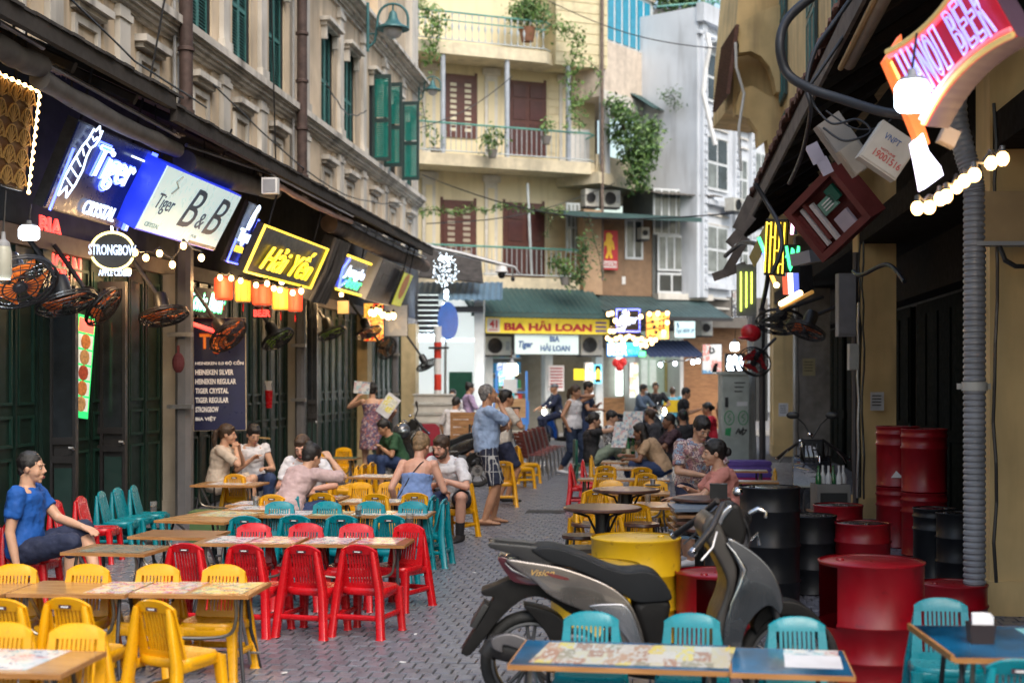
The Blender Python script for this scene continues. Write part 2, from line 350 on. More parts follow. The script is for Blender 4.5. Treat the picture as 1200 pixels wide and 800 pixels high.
# ground floor: doors, pillars, beams
MB().box(5, XE, .03, .498, 0, 4.74).o('wall', DGRN, lb)
MB().box(5, XE, -.09, .028, 2.98, 3.16).o('beam', M('grimy timber beam', (.12,.10,.085), .7), lb)
tin = MB(); y = 5.0
while y < XE-.1: tin.add([(y,.02,3.17),(y+.06,-.03,3.17),(y+.12,.02,3.17),(y,.02,4.9),(y+.06,-.03,4.9),(y+.12,.02,4.9)],[(0,1,4,3),(1,2,5,4)]); y += .12
tin.o('corrugated_sheet', TIN, lb)
def door(x0, x1):
    d = MB().box(x0, x1, -.03, .025, .03, 2.97).o('door', DGRN, lb); n = max(1, round((x1-x0)/.48)); w = (x1-x0)/n
    for i in range(n):
        a = x0+i*w
        for z0, z1 in ((.12, .95), (1.05, 1.35), (1.45, 2.85)):
            mb = MB().box(a+.06, a+w-.06, -.055, -.031, z0, z0+.03).box(a+.06, a+w-.06, -.055, -.031, z1-.03, z1).box(a+.06, a+.09, -.055, -.031, z0+.03, z1-.03).box(a+w-.09, a+w-.06, -.055, -.031, z0+.03, z1-.03)
            mb.o('moulding', DGRN2, d)
        MB().box(a+w-.02, a+w+.02, -.062, -.032, .03, 2.97).o('stile', DGRN, d)
PX = [(6.2,.2),(9.4,.2),(12.8,.2)]
for u0, u1, mt in ((185, 215, PILC), (333, 348, PILC), (415, 433, M('cream shop pillar', (.55,.44,.25), .7, streak=.25)), (467, 490, MATS['cream shop pillar'])):
    d = LW.x(u0); w = (u1-u0)/1600*d; MB().box(d, d+.42, .0-w*.9, .028, 0, 2.975).box(d-.02, d+.44, -.02-w*.9, .345, 0, .22).o('pillar', mt, lb); PX.append((d, .4))
for x, w in PX[:3]: MB().box(x, x+w, -.1, .028, 0, 2.975).o('pillar', DGRN, lb)
PX.sort()
for (a, wa), (b, wb) in zip(PX, PX[1:]): door(a+wa+.02, b-.02)
# steel posts carrying the eave
def post(u, X, w, lab):
    Y = DX(X, u)*1.0; p = WX(X, u); t = T('steel_post', lab, 'post', (p.x, p.y, 0)); MB().beam((0,0,0),(0,0,3.85), w, w).o('shaft', M('grey painted post', (.16,.16,.17), .5, .2), t); MB().box(-.14,.14,-.14,.14,-.003,.02).o('base_plate', DSTEEL, t)
    MB().box(-w*.8, w*.8, -w*.9, -w*.55, 1.35, 1.40).o('clamp', STEEL, t); MB().box(-w*.8, w*.8, -w*.9, -w*.55, 2.2, 2.25).o('clamp', STEEL, t)
post(216, -5.72, .19, 'grey steel post beside the cream pillar in front of the blue menu board'); post(352, -5.75, .15, 'grey steel post beside the slim pale pillar with the red holder'); post(463, -5.8, .14, 'cream-side steel post at the far end of the left eave')
# eave roof
rf = T('tiled_eave', 'dark mossy tiled lean-to eave running the length of the left-hand bars', 'roof', m=frame((-6.2,0,4.2), (0,1,0), UP))
XE2 = 26.2
for x0, x1, dz in ((5, 12.25, .1), (12.25, XE2, 0)):
    MB().add([(x0,-1.6,dz),(x1,-1.6,dz),(x1,-.02,.75+dz),(x0,-.02,.75+dz),(x0,-1.6,.05+dz),(x1,-1.6,.05+dz),(x1,-.02,.80+dz),(x0,-.02,.80+dz)],[(0,1,2,3),(7,6,5,4),(0,4,5,1),(1,5,6,2),(3,7,4,0)]).o('roof_deck', M('sooty timber', (.03,.025,.022), .8), rf)
    tl = MB(); x = x0
    while x < x1:
        for k in range(9):
            y = -1.68+k*.18; z = .055+dz+(y+1.6)*.47+R.uniform(0,.012); s = R.uniform(-.012,.012)
            tl.add([(x+.006,y+s,z),(x+.194,y+s,z),(x+.194,y+.22,z+.075),(x+.006,y+.22,z+.075),(x+.006,y+s,z+.025),(x+.194,y+s,z+.025),(x+.194,y+.22,z+.1),(x+.006,y+.22,z+.1)],[(0,3,2,1),(4,5,6,7),(0,1,5,4),(1,2,6,5),(3,0,4,7)])
        x += .2
    tl.o('roof_tiles', TILE, rf, kind='stuff')
    MB().box(x0, x1, -1.66, -1.60, -.10+dz, .03+dz).o('fascia_board', M('sooty timber', (.03,.025,.022), .8), rf)
xx = 5.3
while xx < XE2: MB().beam((xx,-1.55,-.05),(xx,-.02,.67), .06, .09, side=(1,0,0)).o('rafter', MATS['sooty timber'], rf); xx += 1.25
# rolled-up awnings and tube lights hanging under the eave
def roll(u0, v0, u1, v1, X, r, mat, lab, name='rolled_awning', cat='awning'):
    a = WX(X, u0); b = WX(X, u1); za = CAMH+(VH-v0)*(a-CP).dot(FW)/F_PX; zb = CAMH+(VH-v1)*(b-CP).dot(FW)/F_PX
    a.z = za; b.z = zb; t = T(name, lab, cat, a); L = b-a
    pts = [L*(k/10)+Vector((R.uniform(-.01,.01), 0, -.03*math.sin(math.pi*k/10))) for k in range(11)]
    MB().tube(pts, [r*R.uniform(.9,1.08) for _ in pts], 12).o('roll', mat, t, 50)
    MB().tube([pts[0]+Vector((.02,0,r+.05)), pts[-1]+Vector((.02,0,r+.05))], .02, 6).o('rail', STEEL, t)
    for k in (2, 8): MB().tube([pts[k]+Vector((0,0,r+.25)), pts[k]+Vector((0,0,-r))], .008, 5).o('strap', BLACKP, t)
TARP = M('grey awning cloth', (.10,.095,.095), .7, var=.3, sc_=4, bump=.3, bs=25); TARP2 = M('dusty brown awning cloth', (.14,.10,.08), .75, var=.3, bump=.3, bs=25)
roll(-40, 28, 48, 78, -4.75, .09, TARP, 'grey rolled-up awning at the far left under the eave'); roll(46, 92, 208, 176, -4.75, .08, TARP, 'long grey rolled awning above the striped feline sign')
roll(215, 190, 320, 222, -4.85, .12, TARP, 'dark baggy rolled awning above the white light box'); roll(385, 262, 498, 312, -4.85, .12, TARP2, 'dusty brown rolled awning at the far end of the left eave')
roll(325, 217, 412, 260, -4.65, .035, M('tube light batten', (.5,.3,.28), .5), 'unlit fluorescent batten below the middle of the left eave', 'tube_light', 'light')
b_ = T('junction_box', 'small white cracked junction box beside the unlit batten', 'box', P(317, 218, 15.5)); MB().box(-.09,.09,-.05,.05,-.09,.09).o('case', WHITEP, b_); MB().box(-.07,.07,-.06,-.05,-.07,.07).o('lid', GREYP, b_)
# hinged door leaves standing open square to the street
def leaf(u0, v0, u1, v1, d, lab, glass=True):
    a = P(u0, v0, d); w = (u1-u0)/1600*d; h = a.z; t = T('door_leaf', lab, 'door', m=frame((a.x, a.y, 0), RT, UP)); MB().box(0, w, 0, .05, .03, h).o('panel', M('blackened door wood', (.018,.017,.019), .4), t)
    k = MB().box(.05*w, .95*w, -.03, -.002, h*.40, h*.96); k.o('glazing' if glass else 'infill', M('dim door glass', (.02,.025,.03), .12, var=.3), t)
    for x0, x1 in ((0,.06*w),(.47*w,.53*w),(.94*w,w)): MB().box(x0, x1, -.045, -.001, .03, h).o('stile', MATS['blackened door wood'], t)
    for z in (.03, h*.33, h*.40, h-.08): MB().box(.061*w, .469*w, -.046, -.003, z, z+.07).box(.531*w, .939*w, -.046, -.003, z, z+.07).o('rail', MATS['blackened door wood'], t)
    MB().box(.08*w, .45*w, -.02, -.004, .1, h*.31).box(.55*w, .92*w, -.02, -.004, .1, h*.31).o('lower_panel', M('worn green panel', (.012,.035,.032), .4), t)
    MB().tube([(w*.97,-.06,1.0),(w*.97,-.1,1.02),(w*.9,-.1,1.02)], .014, 8).o('handle', STEEL, t)
    return t, w, h
t, w, h = leaf(33, 335, 90, 640, 13.6, 'black glazed door leaf folded open behind the man in the blue tee')
text('THE\nCORNER', t, M('cream paint', (.6,.55,.4), .6), w*.28, h*.62, w*.3, .2, y=-.034, ext=.004)
leaf(92, 330, 148, 600, 14.9, 'dark green door leaf standing open behind the green lit menu', False)
leaf(360, 330, 372, 540, 21.8, 'narrow dark door leaf beyond the slim pale pillar')
# ---------------------------------------------------------------- RIGHT BUILDING
OCH = M('ochre plaster', (.66,.48,.23), .75, var=.2, sc_=1.4, bump=.22, bs=10, streak=.55, scol=(.09,.06,.035)); CONC = M('grey stained concrete', (.25,.24,.23), .8, var=.25, streak=.5, bump=.2, bs=14)
rb = T('ochre_shophouse', 'ochre shophouse row with dark green shutters over the right-hand bars', 'building', (2.3, 9.7, 0))
def rbox(mb, X0, X1, Y0, Y1, z0, z1): return mb.box(X0-2.3, X1-2.3, Y0-9.7, Y1-9.7, z0, z1)
def rpx(u): return DX(2.3, u)
y1 = WX(2.3, 1160).y; y2 = WX(2.3, 1005).y; y4 = WX(2.3, 932).y; y3 = WX(2.3, 906).y
for Y, w, mt in ((y1, .55, OCH), (y2, .46, OCH), (y4, .62, CONC), (y3, .56, OCH)):
    rbox(rbox(MB(), 2.3, 2.3+w, Y, Y+.45, 0, 4.3), 2.28, 2.32+w, Y-.02, Y+.47, 0, .25).o('pillar', mt, rb)
rbox(MB(), 3.4, 3.6, 4.5, 31.4, 0, 12).o('wall', DRK, rb); rbox(MB(), 2.3, 3.39, 31.42, 31.6, 0, 12).o('wall', OCH, rb); rbox(MB(), 3.1, 3.38, 4.5, 31.4, 2.75, 4.9).o('wall', M('shade-darkened wall', (.014,.011,.010), .9, spec=.1), rb)  # upper wall and beam near black: arcade shade is put into their colour
rbox(MB(), 2.32, 3.09, 4.5, 31.3, 3.35, 3.6).o('beam', M('shade-darkened wall', (.014,.011,.010), .9, spec=.1), rb)
rbox(MB(), 2.3, 2.6, 4.5, 31.4, 5.15, 12).o('wall', OCH, rb)
for k in range(7):                                          # panelled doors at the back of the arcade, its shade put into their near-black colour
    Y0 = 5+k*3.6; d = rbox(MB(), 3.33, 3.395, Y0, Y0+3.1, .02, 2.7).o('door', M('shade-darkened green door', (.003,.005,.005), .85, spec=.05), rb)
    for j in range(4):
        for z0, z1 in ((.15,.95),(1.1,2.55)): rbox(MB(), 3.31, 3.329, Y0+.08+j*.77, Y0+.7+j*.77, z0, z1).o('door_panel', M('shade-darkened green panel', (.004,.007,.007), .85, spec=.05), d)
# upper shutters
for i, (u0, z0, z1) in enumerate(((990, 5.3, 8.6), (956, 5.3, 8.6), (921, 5.3, 6.9), (921, 7.2, 9.6))):
    Y0 = WX(2.26, u0).y; w = 1.25; s = rbox(MB(), 2.24, 2.29, Y0, Y0+w, z0, z1).o('shutter', SHD, rb)
    for j in range(2):
        for k in range(3): 
            h = (z1-z0)/3; rbox(rbox(rbox(rbox(MB(), 2.225, 2.238, Y0+.06+j*.62, Y0+.57+j*.62, z0+k*h+.06, z0+k*h+.09), 2.225,2.238,Y0+.06+j*.62,Y0+.57+j*.62,z0+k*h+h-.09,z0+k*h+h-.06), 2.225,2.238,Y0+.06+j*.62,Y0+.09+j*.62,z0+k*h+.09,z0+k*h+h-.09), 2.225,2.238,Y0+.54+j*.62,Y0+.57+j*.62,z0+k*h+.09,z0+k*h+h-.09).o('moulding', M('teal shutter edge', (.03,.19,.2), .5), s)
rbox(MB(), 2.12, 2.298, WX(2.3,975).y, WX(2.3,906).y, 5.16, 5.28).o('sill', PL2, rb)
# eave of the right side, with its row of tile ends
re_ = T('tiled_eave', 'sloping tiled eave with a curling row of brown tile ends over the right-hand bars', 'roof', (1.3, 9.7, 4.35))
EY0, EY1 = -4.2, 16.5
MB().add([(0,EY0,0),(0,EY1,.12),(1.15,EY1,.78),(1.15,EY0,.7),(0,EY0,.06),(0,EY1,.18),(1.15,EY1,.86),(1.15,EY0,.78)],[(0,1,2,3),(7,6,5,4),(0,4,5,1),(1,5,6,2),(3,7,4,0)]).o('roof_deck', MATS['sooty timber'], re_)
tmesh = MB().loft([[( -.05+.0, .065*math.cos(a), .05*math.sin(a)) for a in [math.pi*2*k/8 for k in range(8)]], [(.35, .07*math.cos(a), .19+.05*math.sin(a)) for a in [math.pi*2*k/8 for k in range(8)]]]).mesh('roof_tile', M('brown clay tile', (.12,.055,.04), .8, var=.4, sc_=8, bump=.3, bs=40), 50)
for k in range(132):
    Y = EY0+k*(EY1-EY0)/132; t_ = link('roof_tile', tmesh, re_, loc=(R.uniform(-.02,.02), Y, .10+.12*(k/132)+R.uniform(-.015,.015)))
    t_.rotation_euler = (R.uniform(-.15,.15), R.uniform(-.1,.1), R.uniform(-.15,.15))
MB().add([(x_, y_, z_) for x_, y_, z_ in ((.3,EY0,.3),(.3,EY1,.42),(1.15,EY1,.92),(1.15,EY0,.82))],[(0,1,2,3)]).o('tile_field', TILE, re_)
MB().box(-.03,.0,EY0,EY1,-.16,.02).o('fascia_board', M('weathered grey board', (.13,.11,.10), .8, var=.3), re_)
for k in range(14): MB().beam((0.02,EY0+.3+k*1.5,-.07),(1.1,EY0+.3+k*1.5,.62), .06, .1, side=(0,1,0)).o('rafter', MATS['sooty timber'], re_)
# arched bay projecting from the ochre wall beyond the eave
bd = 27.5; by = T('arched_bay', 'mould-stained ochre bay with scalloped arch brackets jutting over the right side of the lane', 'building', m=frame(P(910, 444, bd)-Vector((0,0,CAMH)), RT, UP))
def bpoly(pts): return [((u-910)/1600*bd, CAMH+(444-v)*bd/1600) for u, v in pts]
MB().prism(bpoly([(935,-130),(935,0),(905,8),(890,14),(873,24),(862,40),(866,52),(866,62),(880,60),(892,66),(902,78),(907,92),(910,108),(935,108),(935,-130)][:-1]), 0, .35).o('bracket', OCH, by)
MB().prism(bpoly([(935,109),(910,109),(904,108),(885,96),(872,100),(866,118),(866,130),(882,135),(892,150),(893,168),(903,160),(906,185),(935,185)]), .36, .75).o('lower_bracket', OCH, by)
MB().prism(bpoly([(935,-100),(880,-100),(868,40),(866,112),(912,118),(935,118)]), .76, 3.6).o('bay_wall', OCH, by)
tb = MB()
for k in range(22):
    u = 863-k*.5; v = 32+k*3.7; x_, z_ = bpoly([(u, v)])[0]; tb.loft([[(x_+.05*math.cos(a), -.1+j*1.9, z_+.035*math.sin(a)) for a in [math.pi*2*q/6 for q in range(6)]] for j in (0, 1)])
tb.o('roof_tiles', M('brown clay tile'), by, kind='stuff')
MB().tube([P(862, 50, 27.3), P(863, 80, 27.3), P(872, 110, 27.3), P(866, 150, 27.2), P(868, 200, 27)], .03, 6).o('cable', M('pale conduit', (.5,.5,.48), .5), label='pale loose cable dangling past the arched bay', cat='cable')
# ================================================================ FAR BUILDINGS
YP = M('haze-paled yellow plaster', (.70,.62,.42), .75, var=.10, sc_=.8, bump=.1, bs=10, streak=.35, scol=(.25,.2,.12)); CRM = M('cream slab paint', (.62,.55,.40), .75, var=.12, streak=.5, scol=(.2,.18,.14))  # yellow paled: distance haze is put into the plaster colour
WHT = M('pale blue white paint', (.58,.62,.68), .75, var=.10, sc_=.7, streak=.45, scol=(.2,.2,.22)); PINK = M('pinkish cream render', (.58,.50,.42), .75, streak=.3)
BRN = M('brown painted wood', (.09,.028,.022), .45, var=.2); TRW = M('white trim', (.62,.60,.56), .7, var=.1, streak=.3); RAILG = M('pale green railing', (.10,.30,.26), .5); RAILW = M('grey white railing', (.42,.47,.50), .5)
ALUM = M('white aluminium frame', (.6,.63,.66), .4); GLS = M('dim window glass', (.035,.045,.055), .08, var=.5, sc_=1.5); GLS2 = M('curtained window glass', (.18,.2,.2), .15, var=.5, sc_=2)
GRF = M('green corrugated roof', (.032,.075,.075), .45, .1, .2, 2); TAN = M('tan painted wall', (.40,.27,.17), .75, streak=.3, var=.15); TAN2 = M('brown painted wall', (.24,.15,.09), .75, streak=.3, var=.15)
ca, sa = math.cos(rad(22.3)), math.sin(rad(22.3))
o_ = CP+RT*-4.9+FW*37.2-UP*CAMH
YB = Fr(o_, RT*ca+FW*sa)
xc = YB.x(703); C1 = o_+YB.r*xc
PB = Fr(C1, RT*.6+FW*.8)
WD = 1.15                                                   # balcony depth: wall stands this far behind the edge
yb = T('balcony_house', 'pale yellow corner house with three tiers of railed balconies and brown doors', 'building', m=YB.m)
xw = YB.x(697, WD)
MB().box(-3, xw, WD, WD+8, 4.28, 16).o('wall', YP, yb); MB().box(YB.x(563,WD), xw, WD, WD+8, .12, 4.278).o('wall', YP, yb)
zs = [YB.z(600, 331), YB.z(600, 188), YB.z(600, 60)]       # top of each balcony slab at the edge
zs = [4.62, 8.06, 11.2]
for k, z in enumerate(zs):
    xr = YB.x(688 if k == 0 else 703) if k < 2 else YB.x(652)
    MB().add([(-3,0,z-.34),(xr-.3,0,z-.34),(xr,.25,z-.34),(xr+.1,WD-.002,z-.34),(-3,WD-.002,z-.34),(-3,0,z),(xr-.3,0,z),(xr,.25,z),(xr+.1,WD-.002,z),(-3,WD-.002,z)],
        [(4,3,2,1,0),(5,6,7,8,9),(0,1,6,5),(1,2,7,6),(2,3,8,7),(3,4,9,8),(4,0,5,9)]).o('balcony_slab', CRM, yb)
    rl = MB().tube([(-3,.06,z+.86),(xr-.32,.06,z+.86),(xr-.06,.28,z+.86),(xr,WD,z+.86)], .028, 6).o('railing', RAILG, yb)
    MB().tube([(-3,.06,z+.08),(xr-.32,.06,z+.08),(xr-.06,.28,z+.08),(xr,WD,z+.08)], .02, 5).o('bottom_rail', RAILW, rl)
    x = -2.9; bm_ = MB().tube([(0,0,.08),(0,0,.86)], .012, 5).mesh('baluster', RAILW)
    if k == 2: bm_ = MB().lathe([(.012,.08),(.03,.14),(.012,.2),(.012,.34),(.045,.46),(.012,.58),(.012,.7),(.03,.78),(.012,.86)], 6).mesh('baluster', RAILW, 40)
    while x < xr-.35: link('baluster', bm_, rl, loc=(x, .06, z)); x += .155 if k < 2 else .2
    if k == 2: MB().tube([(-3,.06,z+.62),(xr-.32,.06,z+.62)], .02, 5).o('mid_rail', RAILG, rl)
# pilasters
for u in (502, 575, 662):
    for z0, z1 in ((4.62, 7.7), (8.06, 10.84)):
        x = YB.x(u, WD)
        if u == 662 and z0 < 5: continue
        MB().box(x-.2, x+.2, WD-.05, WD-.002, z0+.002, z1).box(x-.28, x+.28, WD-.1, WD-.052, z1-.22, z1-.03).o('pilaster', TRW, yb); MB().box(x-.1, x+.1, WD-.07, WD-.051, z0+.3, z1-.4).o('pilaster_panel', YP, yb)
def pxbox(fr, mb, u0, u1, v0, v1, off, y0, y1):
    x0, z1 = fr.pt(u0, v0, off); x1, z0 = fr.pt(u1, v1, off); return x0, x1, z0, z1
def dwin(u0, u1, v0, v1, slots):
    x0, z1 = YB.pt(u0, v0, WD); x1, z0 = YB.pt(u1, v1, WD); z1 = YB.pt(u1, v0, WD)[1]*.5+z1*.5
    d = MB().box(x0, x1, WD-.05, WD-.001, z0, z1).o('door', BRN, yb); w = (x1-x0)/2; h = z1-z0
    for s in (0, 1):
        a = x0+s*w+.07; b = x0+(s+1)*w-.07
        if slots: 
            n = 9
            for k in range(n):
                zz = z0+h*(.1+.8*k/n); MB().box(a+.06, b-.06, WD-.062, WD-.051, zz, zz+h*.05).o('louvre_gap' if slots == 1 else 'pane', M('bright curtain light', (.62,.58,.45), .6) if slots == 2 else M('dull louvre light', (.4,.35,.28), .6), d)
        else:
            for q0, q1 in ((.06,.42),(.48,.74),(.78,.94)): MB().box(a, b, WD-.075, WD-.051, z0+h*q0, z0+h*q1).o('door_panel', M('dark red brown wood', (.07,.02,.02), .4), d)
    for s, t_ in ((x0-.08, x0-.003), (x1+.003, x1+.08)): MB().box(s, t_, WD-.03, WD-.001, z0, z1+.08).o('frame', BRN, d)
dwin(522, 556, 88, 163, 2); dwin(598, 637, 96, 184, 0); dwin(519, 555, 235, 312, 1); dwin(592, 635, 238, 325, 0)
# level 3: wall, teal door, big grooved corner
x0 = YB.x(634, WD); x1 = YB.x(650, WD); MB().box(x0, x1, WD-.05, WD-.001, 11.21, 13.6).o('door', M('teal door', (.01,.14,.14), .4), yb)
for z in (11.2, 11.0): pass
xg0 = YB.x(652); xg1 = YB.x(712)
g = MB().box(xg0, xg1, .04, WD+.5, 10.87, 16).o('corner_wall', M('cream ruled render', (.62,.55,.36), .75, streak=.3), yb)
for k in range(17): MB().box(xg0-.002, xg1+.004, .022, .038, 10.95+k*.3, 10.97+k*.3+.25).o('ruled_course', MATS['cream ruled render'], g)
for k in range(26):
    z = 4.8+k*.115*2; x0 = YB.x(642, WD)
    if not (7.65 < z < 8.3 or z > 10.8): MB().box(x0, xw-.02, WD-.018, WD-.002, z, z+.2).o('ruled_course', YP, yb)
for u in (520.5, 596, 668, 707):                                 # thin grey posts
    x = YB.x(u); y = .12; MB().tube([(x,y,8.06),(x,y,10.86)], .075, 10).o('post', M('grey blue post', (.36,.40,.46), .5), yb, 40)
MB().tube([(YB.x(625.5),.15,4.7),(YB.x(624.5),.4,7.4)], .04, 8).o('pole', RAILW, yb)
MB().box(YB.x(668,.95), YB.x(690,.95), .9, .95, 8.1, 9.2).o('bathroom_panel', WHITEP, yb)
# ground-floor shopfront of the yellow house
def room(fr, x0, x1, z1, depth, back, wallm, name, lab):
    pass
MB().box(YB.x(561,.6), YB.x(567, .6), .5, 1.1, .12, 4.27).o('shop_wall', M('whitewashed shop wall', (.7,.72,.72), .6, var=.06, streak=.15), yb)
# green canopy
cv = T('sheet_canopy', 'dark green corrugated canopy over the yellow-signed beer shop', 'canopy', m=YB.m)
def canopy(fr, parent, x0, x1, za, zb, ya, yb_, mat, name='sheet', step=.16):
    mb = MB(); x = x0
    while x < x1-1e-3:
        w = min(step, x1-x); mb.add([(x,ya,za),(x+w*.5,ya,za+.03),(x+w,ya,za),(x,yb_,zb),(x+w*.5,yb_,zb+.03),(x+w,yb_,zb),(x,ya,za-.02),(x+w*.5,ya,za+.01),(x+w,ya,za-.02),(x,yb_,zb-.02),(x+w*.5,yb_,zb+.01),(x+w,yb_,zb-.02)],[(0,1,4,3),(1,2,5,4),(6,9,10,7),(7,10,11,8),(0,6,7,1),(1,7,8,2)]); x += w
    return mb.o(name, mat, parent)
za = YB.z(600, 366, -1.2); zb = YB.z(600, 338, .0)
canopy(YB, cv, YB.x(552, -1.2), YB.x(715, -1.2), za, zb, -1.2, -.02, GRF); 
canopy(YB, cv, YB.x(560, -1.25), YB.x(712, -1.25), za-.14, za-.10, -1.26, -1.0, M('dark awning valance', (.02,.05,.05), .7), 'valance')
MB().box(YB.x(552,-1.2), YB.x(715,-1.2), -1.24, -1.2, za-.12, za-.02).o('gutter', GRF, cv)
# signs above the shop (front plane y = -.9)
def board(fr, u0, u1, v0, v1, off, name, cat, lab, mat, dep=.08, edge=None):
    x0, z1 = fr.pt(u0, v0, off); x1, z0 = fr.pt(u1, v1, off); zt = .5*(z1+fr.pt(u1, v0, off)[1]); zb_ = .5*(z0+fr.pt(u0, v1, off)[1])
    w = x1-x0; h = zt-zb_; o = fr.o+fr.r*((x0+x1)/2)+fr.n*off; o.z = (zt+zb_)/2
    t = T(name, lab, cat, m=frame(o, fr.r, UP)); MB().box(-w/2, w/2, 0, dep, -h/2, h/2).o('panel', mat, t)
    if edge: 
        e = .02; MB().box(-w/2-e, w/2+e, -.01, dep+.01, h/2, h/2+e).box(-w/2-e, w/2+e, -.01, dep+.01, -h/2-e, -h/2).box(-w/2-e,-w/2,-.01,dep+.01,-h/2,h/2).box(w/2,w/2+e,-.01,dep+.01,-h/2,h/2).o('rim', edge, t)
    return t, w, h
REDT = M('red lettering', (.5,.02,.03), .5); BLUT = M('blue lettering', (.02,.08,.25), .5, emit=.05)
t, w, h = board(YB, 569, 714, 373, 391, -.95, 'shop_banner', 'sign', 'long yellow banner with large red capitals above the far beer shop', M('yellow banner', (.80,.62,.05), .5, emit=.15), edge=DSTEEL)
text('BIA HẢI LOAN', t, REDT, .0, 0, w*.71, h*.66, y=-.002, bold=.05); MB().box(-w*.49, -w*.39, -.012, -.001, -h*.44, h*.44).o('number_plate', M('white banner patch', (.7,.68,.66), .5), t)
text('41', t, REDT, -w*.44, h*.08, w*.06, h*.5, y=-.014, bold=.03); MB().box(-w*.475,-w*.405,-.016,-.013,-h*.33,-h*.27).o('underline', REDT, t)
for k in range(3): MB().box(w*.385, w*.475, -.008, -.001, h*(.20-.27*k), h*(.34-.27*k)).o('text_line', M('violet lettering', (.2,.12,.4), .5), t)
t, w, h = board(YB, 603, 678, 392, 415, -.90, 'light_box_sign', 'sign', 'white lit sign box hung under the yellow banner, blue lettering', M('lit white acrylic', (.55,.68,.68), .3, var=0, emit=.10, ecol=(.78,.98,.96)), .12, DSTEEL)
text('Tiger', t, BLUT, -w*.33, -h*.05, w*.22, h*.45, y=-.002, shear=.25, bold=.03); text('BIA', t, BLUT, w*.12, h*.29, w*.15, h*.3, y=-.002, bold=.03); text('HẢI LOAN', t, BLUT, w*.13, -h*.14, w*.46, h*.4, y=-.002, bold=.03)
# AC units
def ac(fr, u0, u1, v0, v1, off, lab):
    x0, z1 = fr.pt(u0, v0, off); x1, z0 = fr.pt(u1, v1, off); w = x1-x0; h = z1-z0; o = fr.o+fr.r*((x0+x1)/2)+fr.n*off; o.z = z0
    t = T('air_conditioner', lab, 'air conditioner', m=frame(o, fr.r, UP), group='outdoor air-conditioning units'); MB().box(-w/2, w/2, 0, .32, .0, h).o('casing', M('ac casing', (.45,.45,.42), .5), t)
    r = min(w*.33, h*.42); MB().lathe([(r,0),(r,.02),(r*.86,.02),(r*.86,0)], 20).xf(Matrix.Translation((-w*.1,-.02,h/2)) @ Matrix.Rotation(rad(90),4,'X')).o('fan_guard', DSTEEL, t)
    MB().lathe([(r*.85,0),(r*.85,.006)], 20).xf(Matrix.Translation((-w*.1,-.004,h/2)) @ Matrix.Rotation(rad(90),4,'X')).o('fan_recess', DRK, t)
    for k in range(3): a = k*2.1; MB().beam((-w*.1,-.012,h/2),(-w*.1+r*.75*math.cos(a),-.012,h/2+r*.75*math.sin(a)), .04,.01, .1,.01, side=(0,0,1)).o('blade', GREYP, t)
    MB().box(w*.3,w*.44,-.01,-.001,h*.25,h*.75).o('grille', GREYP, t); MB().box(-w/2,w/2,.02,.3,-.05,-.002).o('bracket', DSTEEL, t)
    return t
ac(YB, 567, 599, 394, 416, -.4, 'air conditioner at the left end of the yellow banner, beside the lit box'); ac(YB, 681, 706, 392, 416, -.5, 'air conditioner right of the lit sign box')
# ---- shop interior under the canopy
sh = T('beer_shop', 'bright open beer shop front with shelves of bottles and white columns', 'shop', m=YB.m)
zt = 3.35
MB().box(YB.x(566,.3), YB.x(750,.3), .25, .35, 2.62, 3.9).o('lintel', M('dim lintel', (.12,.11,.10), .7), sh)
for u in (571, 641, 700): x = YB.x(u, .25); MB().box(x-.12, x+.12, .1, .4, .12, 2.62).o('column', M('whitewashed shop wall'), sh)
MB().box(YB.x(566,.3), YB.x(750,.3), 1.09, 1.13, .12, 3.4).o('back_wall', M('shop back wall', (.30,.27,.22), .7), sh)
for i, z in enumerate((.5, .95, 1.4, 1.85, 2.3)): MB().box(YB.x(576,.9), YB.x(608,.9), .7, 1.08, z, z+.03).o('shelf', WHITEP, sh)
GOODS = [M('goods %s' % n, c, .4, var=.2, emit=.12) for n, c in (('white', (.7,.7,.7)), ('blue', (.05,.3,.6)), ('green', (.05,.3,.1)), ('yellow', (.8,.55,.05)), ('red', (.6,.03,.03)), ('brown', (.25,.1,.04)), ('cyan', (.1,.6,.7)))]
gd = [MB() for _ in GOODS]
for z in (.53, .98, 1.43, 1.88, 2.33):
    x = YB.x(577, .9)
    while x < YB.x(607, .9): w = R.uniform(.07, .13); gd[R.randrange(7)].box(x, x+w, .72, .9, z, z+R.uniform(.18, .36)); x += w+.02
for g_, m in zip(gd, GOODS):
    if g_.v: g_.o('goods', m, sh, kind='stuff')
for u0, u1, v0, v1, m_, lb_ in ((583, 598, 425, 440, 'blue poster', 'small blue lit poster on the left shop column'), (585, 603, 440, 452, 'aqua poster', 'aqua lit poster below the blue one'), (643, 661, 428, 458, 'pink menu', 'white and red price list beside the middle shop column')):
    t, w, h = board(YB, u0, u1, v0, v1, .05, 'wall_poster', 'poster', lb_, {'blue poster': printmat('blue poster', [(.1,.2,.6),(.7,.8,.9),(.1,.5,.8)], scale=7, emit=.6), 'aqua poster': printmat('aqua poster', [(.2,.7,.8),(.7,.9,.9),(.1,.4,.8)], scale=6, emit=.6), 'pink menu': M('price list paper', (.75,.68,.66), .5, emit=.15)}[m_], .03)
    if 'pink' in m_:
        for k in range(7): MB().box(-w*.4, w*.4, -.008, -.001, h*(.38-.12*k)-.02, h*(.38-.12*k)+.02).o('text_line', REDT, t)
